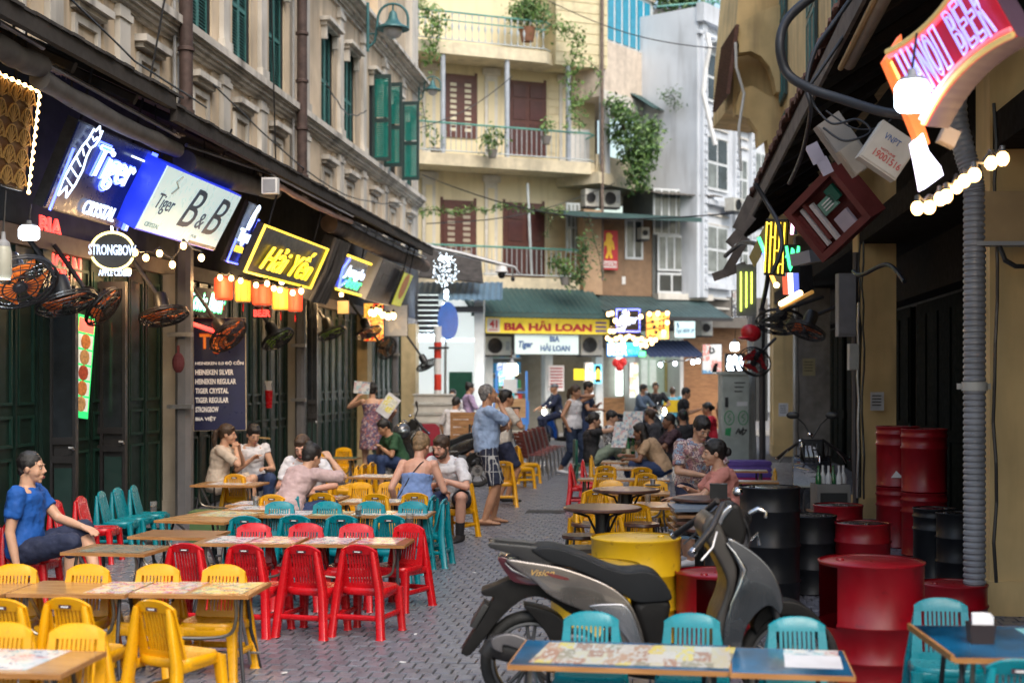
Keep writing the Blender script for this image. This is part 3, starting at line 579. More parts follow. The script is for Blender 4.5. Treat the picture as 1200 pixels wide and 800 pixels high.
for u0, u1, v0, v1, lb_ in ((686, 695, 425, 480, 'tall white lit food menu board by the far shop doorway'), (738, 748, 425, 465, 'tall white lit menu board by the second far doorway')):
    t, w, h = board(YB, u0, u1, v0, v1, -.1, 'menu_light_box', 'sign', lb_, printmat('lit food print', [(.85,.9,.95),(.8,.4,.2),(.9,.85,.8),(.5,.6,.3),(.9,.95,1)], scale=9, emit=.6), .08, WHITEP)
t, w, h = board(YB, 697, 704, 428, 448, -.1, 'arch_sign', 'sign', 'small cyan-edged black sign with a yellow arch', DRK, .06, NCYAN); MB().tube([(-w*.3,-.01,-h*.3),(-w*.3,-.01,0),(0,-.01,h*.25),(w*.3,-.01,0),(w*.3,-.01,-h*.3)], .04, 6).o('arch_mark', NYEL, t)
t, w, h = board(YB, 673, 686, 432, 445, -.05, 'yellow_plaque', 'sign', 'small yellow plaque over the scooter rider', M('lit yellow plaque', (.8,.6,.02), .5, emit=.8), .04)
# second shop (right part): bright room with glass cabinet and brown counter
s2 = T('corner_shop', 'bright white corner shop with wooden counter and hanging bulbs', 'shop', m=YB.m)
def sb(u0, u1, y0, y1, z0, z1, mat, name, par=s2): return MB().box(YB.x(u0, y0), YB.x(u1, y0), y0, y1, z0, z1).o(name, mat, par)
sb(700, 730, 1.0, 1.08, .12, 2.6, M('dim plaster', (.35,.33,.3), .7), 'back_wall'); sb(697, 732, .2, .26, .12, 1.15, wood('counter wood', (.14,.06,.02), (.32,.16,.06)), 'counter')
sb(722, 730, .8, .84, 1.2, 2.4, neon('fluorescent panel', (.8,.95,.9), 1.5), 'lit_panel')
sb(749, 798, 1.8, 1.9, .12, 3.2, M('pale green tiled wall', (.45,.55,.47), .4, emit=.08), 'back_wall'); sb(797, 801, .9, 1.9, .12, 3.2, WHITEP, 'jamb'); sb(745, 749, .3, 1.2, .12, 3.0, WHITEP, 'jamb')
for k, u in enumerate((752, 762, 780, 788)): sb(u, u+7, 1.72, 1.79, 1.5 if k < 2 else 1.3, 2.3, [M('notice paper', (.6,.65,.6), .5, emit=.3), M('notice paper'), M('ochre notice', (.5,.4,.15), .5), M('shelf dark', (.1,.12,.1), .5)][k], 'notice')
sb(746, 800, 1.0, 1.06, 2.62, 2.75, neon('shop ceiling light', (.85,1,.95), 2.5), 'ceiling_light')
sb(801, 880, 1.4, 1.5, .12, 4.0, wood('warm plank wall', (.20,.09,.04), (.36,.18,.08)), 'plank_wall'); sb(566, 900, 7.8, 7.9, 0, 4.2, DRK, 'rear_wall')
sb(700, 900, .5, .7, 3.3, 4.25, M('dim lintel'), 'fascia')
# ---- brown extension and pinkish house to the right
pk = T('corner_annexe', 'pinkish cream upper storey and tan room with white-framed glazed veranda beyond the yellow house', 'building', m=PB.m)
def pb(u0, u1, v0, v1, off, dep, mat, name, par=pk, zz=None):
    x0 = PB.x(u0, off); x1 = PB.x(u1, off)
    if zz: z0, z1 = zz
    else: z1 = .5*(PB.pt(u0, v0, off)[1]+PB.pt(u1, v0, off)[1]); z0 = .5*(PB.pt(u0, v1, off)[1]+PB.pt(u1, v1, off)[1])
    return MB().box(x0, x1, off, off+dep, z0, z1).o(name, mat, par)
XP = PB.x(769)
MB().box(.02, XP, .0, 6, 10.05, 11.75).o('upper_wall', PINK, pk); MB().box(.02, XP+.01, .02, 6, 13.5, 17).o('upper_wall', PINK, pk); MB().box(.02, XP, .5, 6, 11.75, 13.49).o('recess', DRK, pk)
MB().box(-.02, XP+.02, -.06, -.001, 9.85, 10.25).o('band', TRW, pk); MB().box(.02, XP, 2.2, 6, 7.8, 10.04).o('veranda_back', TAN2, pk); MB().box(-.2, XP+1.6, -.1, 6, 7.45, 7.78).o('floor_slab', CRM, pk)
wn = MB().box(.1, XP-.02, .1, .16, 11.76, 13.48).o('window', M('white window frame', (.6,.64,.66), .4), pk)
for k in range(7): a = .16+k*(XP-.3)/7; MB().box(a, a+(XP-.3)/7-.12, .07, .098, 11.85, 13.4).o('pane', M('cyan lit window glass', (.04,.28,.42), .15), wn)
for u in (713.5, 766): x = PB.x(u); MB().box(x-.07, x+.09, .01, .15, 7.79, 9.84).o('post', WHT, pk)
MB().tube([(0,-.08,4.6),(0,-.08,16)], .05, 10).o('drainpipe', M('weathered downpipe', (.16,.12,.10), .7, var=.4, sc_=6), pk)
MB().box(.05, XP-.05, .1, .18, 7.79, 8.35).o('parapet', CRM, pk)
# lower: tan room with window + flat green roof, lion poster
tr = T('tan_annexe', 'tan box room with sliding window and flat green sheet roof above the far shops', 'building', m=YB.m)
f1 = -.1
xa = YB.x(684, f1); xb = YB.x(706, f1); xc2 = YB.x(777, f1); zl = YB.z(700, 345, f1); zh = YB.z(700, 246, f1)
MB().box(xa, xb, f1, 2.5, zl, zh).o('wall', TAN, tr); MB().box(xb, xc2, f1+.25, 2.5, zl, zh-.1).o('wall', TAN2, tr)
canopy(YB, tr, YB.x(660, f1-.9), YB.x(822, f1-.9), zh-.22, zh+.12, f1-.9, 1.4, GRF); MB().box(YB.x(660,f1-.9), YB.x(822,f1-.9), f1-.93, f1-.9, zh-.33, zh-.2).o('gutter', GRF, tr)
def win(fr, par, u0, u1, v0, v1, off, cols, rows, gm=None, fm=None, name='window', bar=.05, zr=None, lower=None):
    x0, z1 = fr.pt(u0, v0, off); x1, z0 = fr.pt(u1, v1, off); z1 = .5*(z1+fr.pt(u1, v0, off)[1]); z0 = .5*(z0+fr.pt(u0, v1, off)[1])
    wf = MB().box(x0, x1, off-.04, off-.001, z0, z1).o(name, fm or ALUM, par); cw = (x1-x0-bar)/cols; rh = (z1-z0-bar)/rows
    for i in range(cols):
        for j in range(rows):
            MB().box(x0+bar+i*cw, x0+i*cw+cw, off-.052, off-.041, z0+bar+j*rh, z0+j*rh+rh).o('pane', (gm or GLS) if R.random() < .6 else GLS2, wf)
    return wf
win(YB, tr, 732, 753, 257, 304, f1+.25, 2, 1, bar=.07); win(YB, tr, 663, 679, 238, 296, .4, 3, 2, GLS2, RAILW)
t, w, h = board(YB, 704, 724, 270, 316, -.0, 'wall_poster', 'poster', 'red poster with a golden beast above the word on a white strip', M('red poster', (.5,.02,.03), .5), .05)
gl = M('gold print', (.85,.5,.03), .5)
MB().prism([(x*w, z*h) for x, z in ((-.18,.42),(0,.45),(.2,.36),(.12,.28),(.25,.2),(.3,.02),(.2,.0),(.16,.1),(.1,-.05),(.2,-.2),(.05,-.22),(0,-.1),(-.1,-.22),(-.25,-.2),(-.12,-.05),(-.15,.1),(-.28,.12),(-.3,.02),(-.36,.15),(-.2,.24))], -.012, -.001).o('beast_emblem', gl, t)
MB().box(-w*.44, w*.44, -.01, -.001, -h*.45, -h*.28).o('strip', WHITEP, t); text('SAIGON', t, REDT, 0, -h*.365, w*.8, h*.12, y=-.011)
t, w, h = board(YB, 729, 733, 324, 333, f1+.24, 'meter_plate', 'box', 'small white plate on the brown wall under the sliding window', WHITEP, .03)
ac(YB, 686, 702, 221, 242, .2, 'upper left air conditioner over the green flat roof'); ac(YB, 707, 727, 222, 243, .4, 'shadowed air conditioner right of its twin over the green flat roof'); ac(YB, 752, 761, 266, 280, f1-.1, 'tiny wall unit beside the sliding window')
# glazed veranda
gv = T('glazed_veranda', 'two-storey veranda glazed with white framed panes under a rusty sheet roof', 'building', m=YB.m)
go = .1; x0 = YB.x(765, go); x1 = YB.x(818, go); MB().box(x0, x1, go+.02, go+2, YB.z(790, 350, go), YB.z(790, 222, go)).o('wall', M('veranda inside', (.12,.13,.13), .7), gv)
win(YB, gv, 765, 818, 222, 276, go, 6, 1, GLS2, bar=.06); win(YB, gv, 770, 818, 276, 318, go-.05, 5, 1, GLS2, bar=.07); win(YB, gv, 770, 818, 320, 344, go-.05, 3, 1, GLS, bar=.07)
canopy(YB, gv, YB.x(770, go-.4), YB.x(845, go-.4), YB.z(800, 225, go-.4)-.1, YB.z(800, 222, go)+.1, go-.5, go+1, M('rusty sheet', (.12,.11,.10), .7))
MB().box(YB.x(766,go), YB.x(830,go), go-.3, go+1, YB.z(800,352,go), YB.z(800,345,go)).o('ledge', TRW, gv)
pb(768, 795, 180, 222, -.3, 1.2, CRM, 'cream_balcony'); pb(776, 789, 140, 205, -.05, .1, M('dark green shutter', (.01,.09,.07), .5), 'shutter'); 
canopy(PB, pk, PB.x(752,-.4), PB.x(800,-.4), PB.z(775,135,-.4), PB.z(775,112,.4), -.8, .6, GRF)
# ---- white house
Wc = CP+ray(817, 444)*41.0; Wc.z = 0
WB = Fr(Wc, RT*.6+FW*.8)
wh = T('white_tower_house', 'tall narrow whitewashed house with beaded pilasters and white framed windows', 'building', m=WB.m)
ztop = WB.z(817, 8); xr = WB.x(925)
MB().box(0, xr, 0, 2.2, 4.15, ztop).o('wall', WHT, wh); MB().box(-.05, xr, -.25, .0, ztop-.45, ztop+.1).box(-.02, xr, -.12, .0, ztop-.8, ztop-.7).o('cornice', WHT, wh)
for u in (820, 858, 877): 
    x = WB.x(u); pl_ = MB().box(x, x+.3, -.12, -.001, 4.16, ztop-.46).o('pilaster', WHT, wh); bd_ = MB(); z = 4.4
    while z < ztop-.9: bd_.box(x+.09, x+.21, -.17, -.121, z, z+.14); z += .26
    bd_.o('beading', WHT, pl_, kind='stuff')
for u0, u1, v0, v1 in ((826,851,64,122),(826,852,160,224),(826,852,264,322),(861,875,185,236),(861,876,262,330),(861,875,80,135),(881,900,178,240)):
    wf = win(WB, wh, u0, u1, v0, v1, -.02, 2, 2, bar=.09); xa_, za_ = WB.pt(u0, v1); xb_, _ = WB.pt(u1, v1); zt_ = WB.z(u0, v0)
    MB().box(xa_-.1, xb_+.1, -.2, -.062, za_-.4, za_-.25).o('sill', WHT, wh); MB().box(xa_-.05, xb_+.05, -.06, -.001, za_-1.0, za_-.95).box(xa_-.05, xb_+.05, -.06, -.001, za_-.7, za_-.65).o('panel_trim', TRW, wh)
MB().box(WB.x(826), WB.x(852), -.5, -.063, WB.z(838,60)+.1, WB.z(838,60)+.16).o('window_awning', ALUM, wh)
ac(WB, 860, 872, 231, 249, -.5, 'air conditioner on the white house facade'); ac(YB, 822, 835, 375, 393, -.6, 'air conditioner right of the lit blue-lettered sign')
MB().tube([P(829, 40, 40.3), P(832, 55, 40.2), P(827, 80, 40.3), P(824, 110, 40.3), P(831, 140, 40.3), P(838, 170, 40.3)], .07, 8).o('cable', WHITEP, label='fat white hose hanging on the corner of the white house', cat='hose')
# scaffolding / fence on the roof, greenery
for u0 in (867, 835, 873): a = P(u0, 30, 43); MB().tube([a, a+Vector((0,0,4))], .05, 6).o('roof_pole', RAILG, label='green pole on the white house roof, '+{867:'right one',835:'left one',873:'rightmost one at the corner'}[u0], cat='pole', group='roof poles')
MB().tube([P(770, 8, 42.5), P(838, 2, 42.5), P(905, 36, 44)], .03, 5).o('roof_wire', RAILG, label='green rail strung between the roof poles', cat='rail')
# buildings further along, seen only past the gaps
bk = T('back_block', 'plain grey block far down the side street beyond the white house', 'building', m=frame(CP+ray(935, 444)*70-UP*CAMH, RT, UP)); MB().box(-3, 14, 0, 10, 0, 11).o('wall', M('far grey render', (.4,.42,.45), .8), bk)
bl = T('side_block', 'pale block at the far left corner behind the terrace', 'building', m=frame(CP+ray(300, 444)*60-UP*CAMH, RT, UP)); MB().box(-16, 4.5, 0, 10, 0, 18).o('wall', YP, bl)
# right canopy beyond the banner and its clutter
c2 = T('sheet_canopy', 'dull green sheet canopy sloping down over the bulb-lit signs', 'canopy', m=YB.m)
z0 = YB.z(770, 371, -1.6); canopy(YB, c2, YB.x(716, -1.6), YB.x(858, -1.6), z0+.0, YB.z(770, 345, .2), -1.6, .4, M('dull green sheet', (.045,.08,.085), .5, .1, .25, 2)); MB().box(YB.x(716,-1.6), YB.x(858,-1.6), -1.64, -1.61, z0-.1, z0).o('gutter', DSTEEL, c2)
c3 = T('blue_awning', 'dark blue fabric awning on bars over the bright corner shop', 'awning', m=YB.m); canopy(YB, c3, YB.x(762,-1.4), YB.x(828,-1.4), YB.z(790,418,-1.4), YB.z(790,399,-.4), -1.4, -.3, M('navy awning cloth', (.02,.035,.09), .7)); 
for u in (766, 790, 822): MB().tube([(YB.x(u,-1.4),-1.38,YB.z(790,418,-1.4)),(YB.x(u,-.4),-.3,YB.z(790,399,-.4)-.5)], .025, 6).o('bar', ALUM, c3)
# far left alley: white lit shop with dark tiled roof
al = T('alley_shop', 'brightly lit whitewashed stall at the mouth of the alley left of the yellow house', 'shop', m=frame(CP+RT*-1.85+FW*36.0-UP*CAMH, RT, UP))
MB().box(-1.6, .95, 2.0, 2.1, .1, 4.1).o('back_wall', M('glowing white wall', (.78,.82,.80), .6, var=.04, emit=.35), al); MB().box(.85, 1.1, .0, 2.0, .1, 3.9).o('side_wall', M('whitewashed shop wall'), al)  # back wall emits weakly, so the stall's brightness is put into the wall
MB().box(.1,.75,1.94,1.99,.1,1.9).o('green_door', M('plain green door', (.01,.12,.06), .5), al); MB().box(-.1,1.1,-.3,.0,3.45,3.6).o('beam', DSTEEL, al)
canopy(None, al, -1.5, 1.6, 3.75, 4.35, -.6, 1.6, M('weathered blue sheet', (.10,.18,.26), .5)); MB().box(-1.5, .9, 1.0, 1.05, 2.72, 2.8).o('strip_light', neon('strip glow', (.85,.97,1), 3), al)
MB().add([(-.6,-.2,4.4),(1.1,-.2,4.25),(1.0,1.4,5.0),(-.6,1.4,5.3),(-.6,-.2,4.35),(1.1,-.2,4.2),(1.0,1.4,4.9),(-.6,1.4,5.2)],[(0,1,2,3),(7,6,5,4),(0,4,5,1),(1,5,6,2),(2,6,7,3),(3,7,4,0)]).o('roof', TILE, al)
# ================================================================ SIGNS, LAMPS, FANS
def edge_box(t, w, h, e, mat, y=-.03, dep=.03, name='rim'):
    MB().box(-w/2, w/2, y, y+dep, h/2-e, h/2).o(name, mat, t); MB().box(-w/2, w/2, y, y+dep, -h/2, -h/2+e).o(name, mat, t)
    MB().box(-w/2, -w/2+e, y, y+dep, -h/2+e, h/2-e).o(name, mat, t); MB().box(w/2-e, w/2, y, y+dep, -h/2+e, h/2-e).o(name, mat, t)
def lsign(u0, v0, u1, ub, vb, X, name, lab, mat, dep=.12, side=None):     # hung along the left eave, face tipped to the lane
    tl = WX(X, u0, v0); tr = WX(X, u1); r = ray(ub, vb); bl = CP+r*(tl.y/r.y)
    up = tl-bl; h = up.length; w = tr.y-tl.y; o = (tl+bl)/2+Vector((0, w/2, 0))
    t = T(name, lab, 'sign', m=frame(o, (0,1,0), up)); MB().box(-w/2, w/2, 0, dep, -h/2, h/2).o('cabinet', side or DSTEEL, t); MB().box(-w/2+.015, w/2-.015, -.012, -.001, -h/2+.015, h/2-.015).o('face_panel', mat, t)
    for s in (-.35, .35): MB().tube([(s*w, dep, h/2), (s*w, dep+.1, h/2+.6)], .012, 5).o('hanger', DSTEEL, t)
    return t, w, h
def qsign(tl, tr, bl, d0, d1, name, lab, mat, dep=.08, side=None, cat='sign', d2=None):
    a = P(*tl, d0); b = P(*tr, d1); c = P(*bl, d2 or d0); up = a-c; r = b-a; w = r.length; rr = r.normalized(); up = up-rr*up.dot(rr); h = up.length; o = (b+c)/2
    o = a+r/2-up/2
    t = T(name, lab, cat, m=frame(o, r, up)); MB().box(-w/2, w/2, 0, dep, -h/2, h/2).o('cabinet', side or DSTEEL, t)
    if mat: MB().box(-w/2+.01, w/2-.01, -.01, -.001, -h/2+.01, h/2-.01).o('face_panel', mat, t)
    return t, w, h
NAVY = M('navy sign face', (.008,.012,.05), .3, var=.3, emit=.03, ecol=(.05,.1,.6)); BLKF = M('black sign face', (.009,.009,.011), .35, var=.3)
def feline(t, x, z, s, mat, y=-.05, r=.009):                # sitting striped feline drawn in tube light
    def tb(pts): MB().tube([(x+a*s, y, z+b*s) for a, b in pts], r, 6).o('tube_line', mat, t)
    tb([(.12,.5),(.06,.42),(.0,.44),(-.04,.3),(-.12,.18),(-.2,-.05),(-.26,-.3),(-.24,-.5)]); tb([(.12,.5),(.2,.42),(.24,.46),(.24,.34),(.2,.25),(.12,.2),(.1,.08),(.14,-.1),(.1,-.3),(.0,-.5)])
    tb([(.04,.34),(.12,.3),(.18,.36)]); tb([(-.08,.15),(.02,.08)]); tb([(-.14,.02),(.04,-.06)]); tb([(-.18,-.12),(.06,-.2)]); tb([(-.2,-.26),(.04,-.34)]); tb([(-.22,-.5),(-.1,-.36),(0,-.5)]); tb([(-.06,.24),(.08,.2)])
# fretwork panel edged with lights, far left
t, w, h = lsign(-60, 62, 40, -75, 195, -5.0, 'fretwork_panel', 'brown fan-pattern fretwork panel edged with warm string lights, far left', M('dark amber panel', (.12,.05,.015), .5), .05)
fw_ = MB()
for i in range(6):
    for j in range(5):
        cx = -w/2+w*(i+.5)/6; cz = -h/2+h*(j+.1)/5
        for k in range(7): a = rad(20+k*23); fw_.tube([(cx,-.02,cz),(cx+.42*w/6*math.cos(a)*1.1,-.02,cz+.85*h/5*math.sin(a))], .006, 4)
        fw_.tube([(cx+.46*w/6*math.cos(rad(10+q*20)),-.022,cz+.9*h/5*math.sin(rad(10+q*20))) for q in range(9)], .008, 4)
fw_.o('fretwork', M('gilded fretwork', (.35,.2,.06), .5), t, kind='stuff')
for k in range(26):
    a = k/25; px = (-w/2+w*a*2, h/2) if a < .5 else (w/2, h/2-h*(a-.5)*2); MB().ell((px[0],-.05,px[1]), (.016,.016,.02), 6, 5).o('fairy_light', WARM, t)
MB().tube([(-w/2,-.045,h/2),(w/2,-.045,h/2),(w/2,-.045,-h/2)], .006, 5).o('wire', WARMW, t)
# 2 dark blue sign with neon feline
t, w, h = lsign(92, 140, 178, 50, 243, -4.95, 'neon_sign', 'navy tilted sign with a white neon feline and blue-outlined gothic lettering', NAVY, .1)
feline(t, -w*.36, h*.10, h*.85, NWHITE); nb = MB().tube([(-w*.48,-.05,-h*.5),(-w*.49,-.05,h*.2)], .012, 6).o('tube_line', NBLUE, t)
tm = M('pale cyan fill', (.25,.6,.75), .4, emit=.35)
text('Tiger', t, tm, w*.06, h*.12, w*.52, h*.46, y=-.03, shear=.15); text('Tiger', t, NWHITE, w*.06, h*.12, w*.53, h*.47, y=-.04, out=.016, shear=.15, ext=.02); text('Tiger', t, NBLUE, w*.06, h*.12, w*.57, h*.53, y=-.025, out=.02, shear=.15, ext=.015)
text('CRYSTAL', t, NWHITE, w*.1, -h*.36, w*.42, h*.17, y=-.03, out=.022, ext=.015, shear=.1)
MB().tube([(w*.2,-.05,h*.36),(w*.44,-.05,h*.36),(w*.46,-.05,h*.3),(w*.44,-.05,-h*.1)], .01, 6).o('tube_line', NWHITE, t); MB().box(w/2-.03, w/2+.05, -.05, -.02, -h/2, h/2).o('blue_edge', NBLUE, t)
# 3 white light box
t, w, h = lsign(196, 192, 283, 157, 268, -4.72, 'light_box_sign', 'white tilted light box with flowing blue initials and a small gothic word', M('lit white sign face', (.6,.75,.75), .3, var=.05, emit=.30, ecol=(.70,.93,.95)), .22, M('royal blue sign side', (.01,.03,.5), .35, emit=.35, ecol=(.02,.05,1)))
DB = M('deep blue print', (.01,.07,.2), .4); text('B', t, DB, -w*.02, h*.04, w*.19, h*.62, y=-.014, shear=.3, ext=.004); text('&', t, DB, w*.14, -h*.1, w*.09, h*.26, y=-.014, shear=.3, ext=.004); text('B', t, DB, w*.31, h*.04, w*.19, h*.62, y=-.014, shear=.3, ext=.004)
text('Tiger', t, DB, -w*.33, -h*.05, w*.2, h*.3, y=-.014, shear=.2, ext=.004); text('CRYSTAL', t, M('pale blue print', (.2,.4,.5), .4), -w*.36, -h*.38, w*.16, h*.07, y=-.014, ext=.004); text('PUB', t, MATS['pale blue print'], w*.15, -h*.36, w*.07, h*.05, y=-.014, ext=.004)
MB().tube([(-w*.3,-.02,h*.42),(-w*.34,-.02,h*.32),(-w*.29,-.02,h*.25),(-w*.33,-.02,h*.14)], .01, 5).o('emblem', M('pale grey print', (.4,.45,.45), .4), t); MB().box(w*.12,w*.49,-.016,-.012,-h*.48,-h*.43).o('stripe', DB, t)
# hanging small neon feline + bottle word
t, w, h = lsign(291, 236, 306, 262, 306, -4.9, 'neon_sign', 'small blue and yellow neon sign hanging between the light box and the yellow-edged board', BLKF, .04)
feline(t, 0, h*.3, h*.42, NWHITE, r=.01); text('Tiger', t, NWHITE, 0, -h*.05, w*.9, h*.28, y=-.03, out=.04, ext=.02); text('BEER', t, NYEL, 0, -h*.25, w*.6, h*.1, y=-.03, out=.03, ext=.01); MB().tube([(-w*.5,-.04,-h*.1),(-w*.5,-.04,-h*.48),(w*.45,-.04,-h*.48),(w*.48,-.04,h*.3)], .012, 6).o('tube_line', NBLUE, t)
# 5 black board, yellow script
t, w, h = lsign(309, 262, 383, 284, 318, -4.72, 'neon_sign', 'black tilted board with yellow script lettering and a glowing yellow edge', BLKF, .08)
text('Hải Yến', t, NYEL, 0, -h*.02, w*.74, h*.66, y=-.04, out=.014, shear=.45, ext=.02); text('Hải Yến', t, M('yellow sign paint', (.9,.7,.02), .4, emit=.3), 0, -h*.02, w*.73, h*.65, y=-.03, shear=.45, ext=.006); edge_box(t, w, h, .022, NYEL, y=-.04)
# 6 grey shrouded sign
t, w, h = lsign(392, 278, 408, 362, 352, -4.8, 'covered_sign', 'sign shrouded in crumpled grey plastic between two neon boards', TARP, .15)
for k in range(6): MB().tube([(-w/2+w*k/5,-.02,h/2),(-w/2+w*k/5+R.uniform(-.1,.1),-.05,0),(-w/2+w*k/5,-.02,-h/2)], .03, 6).o('fold', TARP, t)
# 7 small green & blue neon
t, w, h = lsign(404, 297, 432, 390, 338, -4.85, 'neon_sign', 'small board with tangled green, blue and white neon and a yellow top edge', BLKF, .06)
text('Jungle', t, NWHITE, 0, h*.05, w*.8, h*.4, y=-.04, out=.05, ext=.02, shear=.3); text('beer', t, NGREEN, w*.1, -h*.2, w*.6, h*.35, y=-.04, out=.04, ext=.02, shear=.3); MB().tube([(-w*.35,-.04,h*.4),(-w*.48,-.04,h*.1),(-w*.4,-.04,-h*.4),(-w*.2,-.04,-h*.2)], .02, 6).o('tube_line', NBLUE, t)
for z in (.48,-.48): MB().tube([(-w/2,-.05,h*z),(w/2,-.05,h*z)], .02, 6).o('tube_line', NYEL, t)
# 8 grey banner, yellow plate
t, w, h = lsign(449, 303, 477, 428, 351, -4.8, 'banner_box', 'grey unlit sign box with a pale left side in front of a lime plate', M('dull grey banner', (.13,.13,.15), .5), .3, M('pale sign side', (.45,.47,.5), .5)); MB().box(-w*.3, w*.05, -.016, -.0125, -h*.1, h*.2).o('faint_print', M('dark grey print', (.09,.09,.105), .5), t)
t, w, h = lsign(474, 318, 484, 458, 357, -4.7, 'lime_plate', 'lime yellow plate with faded orange print at the end of the left eave', M('lime sign', (.6,.65,.03), .4, emit=.15), .05); MB().lathe([(w*.3,0),(w*.25,.006)], 14).xf(Matrix.Translation((0,-.013,h*.1)) @ Matrix.Rotation(rad(90),4,'X')).o('round_print', M('orange print', (.8,.3,.08), .5), t)
# red wall letters
p = LW.m @ Matrix.Translation((LW.x(38), .0, 0)); t = T('wall_lettering', 'red glowing capitals in two rows on the dark tin wall at the far left', 'sign', m=frame(WX(-6.2, 66, 292), (0,1,0), UP))
text('BIA', t, NRED, -.2, .2, .5, .2, y=-.02, out=.03, ext=.03); text('SAIGON', t, NRED, 0, -.18, 1.0, .26, y=-.02, out=.03, ext=.03); text('SAIGON', t, M('red letter fill', (.5,.02,.02), .4, emit=.25), 0, -.18, .98, .24, y=-.01, ext=.01); text('BIA', t, MATS['red letter fill'], -.2, .2, .49, .19, y=-.01, ext=.01)
# oval hanging sign
t = T('hanging_sign', 'white and yellow glowing round cider sign hung on two wires from the eave', 'sign', m=frame(P(132, 297, 13.2), RT*.97+FW*.25, UP)); s_ = .20
MB().lathe([(.19,0),(.19,.02)], 24).xf(Matrix.Rotation(rad(90), 4, 'X')).o('disc', BLKF, t)
for sg in (1, -1): MB().tube([(.2*math.cos(rad(20+k*14)), -.04, sg*.18*math.sin(rad(20+k*14))+.02) for k in range(11)], .014, 6).o('tube_line', neon('pale yellow neon', (1,.8,.25), 1.6), t)
text('STRONGBOW', t, NWHITE, 0, .03, .44, .1, y=-.04, out=.022, ext=.02); text('APPLE CIDERS', t, NWHITE, .02, -.19, .3, .06, y=-.03, out=.03, ext=.01); MB().tube([(0,0,.19),(-.02,0,.35)], .01, 6).o('hanger', COOLW, t); MB().tube([(.04,0,.19),(.05,0,.35)], .008, 6).o('hanger', STEEL, t)
# white script sign over blue board, red tube
t = T('neon_sign', 'white script neon on a black plate above the blue price board', 'sign', m=frame(P(243, 354, 17.0), RT*.98+FW*.2-UP*.12, UP)); MB().box(-.24,.24,0,.03,-.17,.17).o('plate', BLKF, t); text('Tonic Beer', t, NWHITE, 0, .0, .42, .22, y=-.02, out=.026, shear=.35, ext=.02); text('Tonic Beer', t, NGREEN, 0, -.0, .45, .26, y=-.01, out=.03, shear=.35, ext=.01)
MB().beam((-.2,-.03,-.28),(.18,-.03,-.36),.05,.04).o('red_tube', NRED, t)
# blue menu board
t, w, h = qsign((226,372), (288,372), (226,505), 17.6, 17.7, 'price_board', 'dark blue price board with orange gothic heading partly hidden by the steel post', M('blue board print', (.008,.012,.075), .35), .05, M('cream board edge', (.6,.5,.35), .5))
ORG = M('orange board print', (.85,.2,.02), .4, emit=.25); text('Tiger', t, ORG, -.03, h*.27, w*.66, h*.17, y=-.014, ext=.004, bold=.03); text('Tiger', t, M('red board print', (.5,.03,.02), .4), -.03, h*.27, w*.69, h*.19, y=-.0125, out=.03, ext=.003)
for k, l in enumerate(('HEINEKEN 0.0 ĐỘ CỒN', 'HEINEKEN SILVER', 'HEINEKEN REGULAR', 'TIGER CRYSTAL', 'TIGER REGULAR', 'STRONGBOW', 'BIA VIỆT')):
    ww = w*.048*len(l); text(l, t, M('white board print', (.75,.7,.65), .5, emit=.2), -w*.46+ww/2, h*(.10-.082*k), ww, h*.048, y=-.014, ext=.004, bold=.03)
# lit food menu, green frame
t, w, h = qsign((90,366), (112,372), (90,490), 14.3, 14.6, 'menu_light_box', 'narrow green-framed lit menu with pictures of dishes beside the dark door', M('lit green frame', (.05,.8,.25), .4, emit=.5, ecol=(.03,.9,.2)), .08)
for k in range(5):
    MB().box(-w*.38, w*.38, -.02, -.011, h*(.24-.15*k)-h*.065, h*(.24-.15*k)+h*.065).o('menu_picture', M('lit menu white', (.7,.75,.7), .4, emit=.3) , t)
    MB().lathe([(w*.26,0),(w*.2,.006)], 12).xf(Matrix.Translation((0,-.021,h*(.24-.15*k))) @ Matrix.Rotation(rad(90),4,'X')).o('dish', M('dish %d' % (k % 3), [(.5,.18,.05),(.45,.25,.1),(.35,.06,.03)][k % 3], .5, var=.5, sc_=30, emit=.25), t)
MB().box(-w*.38, w*.38, -.02, -.011, h*.33, h*.46).o('heading', NRED, t)
# small things on the left wall
t = T('cutlery_holder', 'red cup of white straws fixed to the dark wall beside the slim pillar', 'holder', P(315, 478, 20.2)); MB().lathe([(.045,0),(.06,.26)], 12).xf(Matrix.Diagonal((1,.7,1,1))).o('cup', RED, t)
for k in range(7): MB().beam((R.uniform(-.04,.04),0,.2),(R.uniform(-.06,.06),R.uniform(-.03,.03),.4), .02,.01).o('straw', WHITEP, t)
t = T('cloth_bag', 'dark red bag hanging on the grey steel post', 'bag', P(209, 425, 15.7)); MB().ell((0,0,0), (.075,.05,.12), 12, 8).beam((0,0,.1),(0,0,.2),.03,.02).o('bag', M('dark red cloth', (.09,.015,.02), .8), t)
# small frame signs deep under the eave
for i, (u0, v0, u1, v1, d, mt, lab) in enumerate(((395, 352, 409, 368, 23, 'amber poster', 'small amber poster behind the far green fan'), (426, 355, 450, 400, 26.5, 'red lit booth', 'red and orange lit booth sign near the end of the bars'), (450, 357, 478, 394, 27, 'grey lit pane', 'pale misted pane at the end of the bars'))):
    m_ = {'amber poster': M('amber poster', (.5,.3,.1), .5, emit=.4), 'red lit booth': printmat('red lit booth', [(.8,.12,.03),(.9,.4,.05),(.7,.05,.02)], scale=6, emit=.5, bg=(.9,.6,.1)), 'grey lit pane': M('grey lit pane', (.3,.33,.36), .3, emit=.15)}[mt]
    qsign((u0, v0), (u1, v0), (u0, v1), d, d, 'lit_sign', lab, m_, .04)
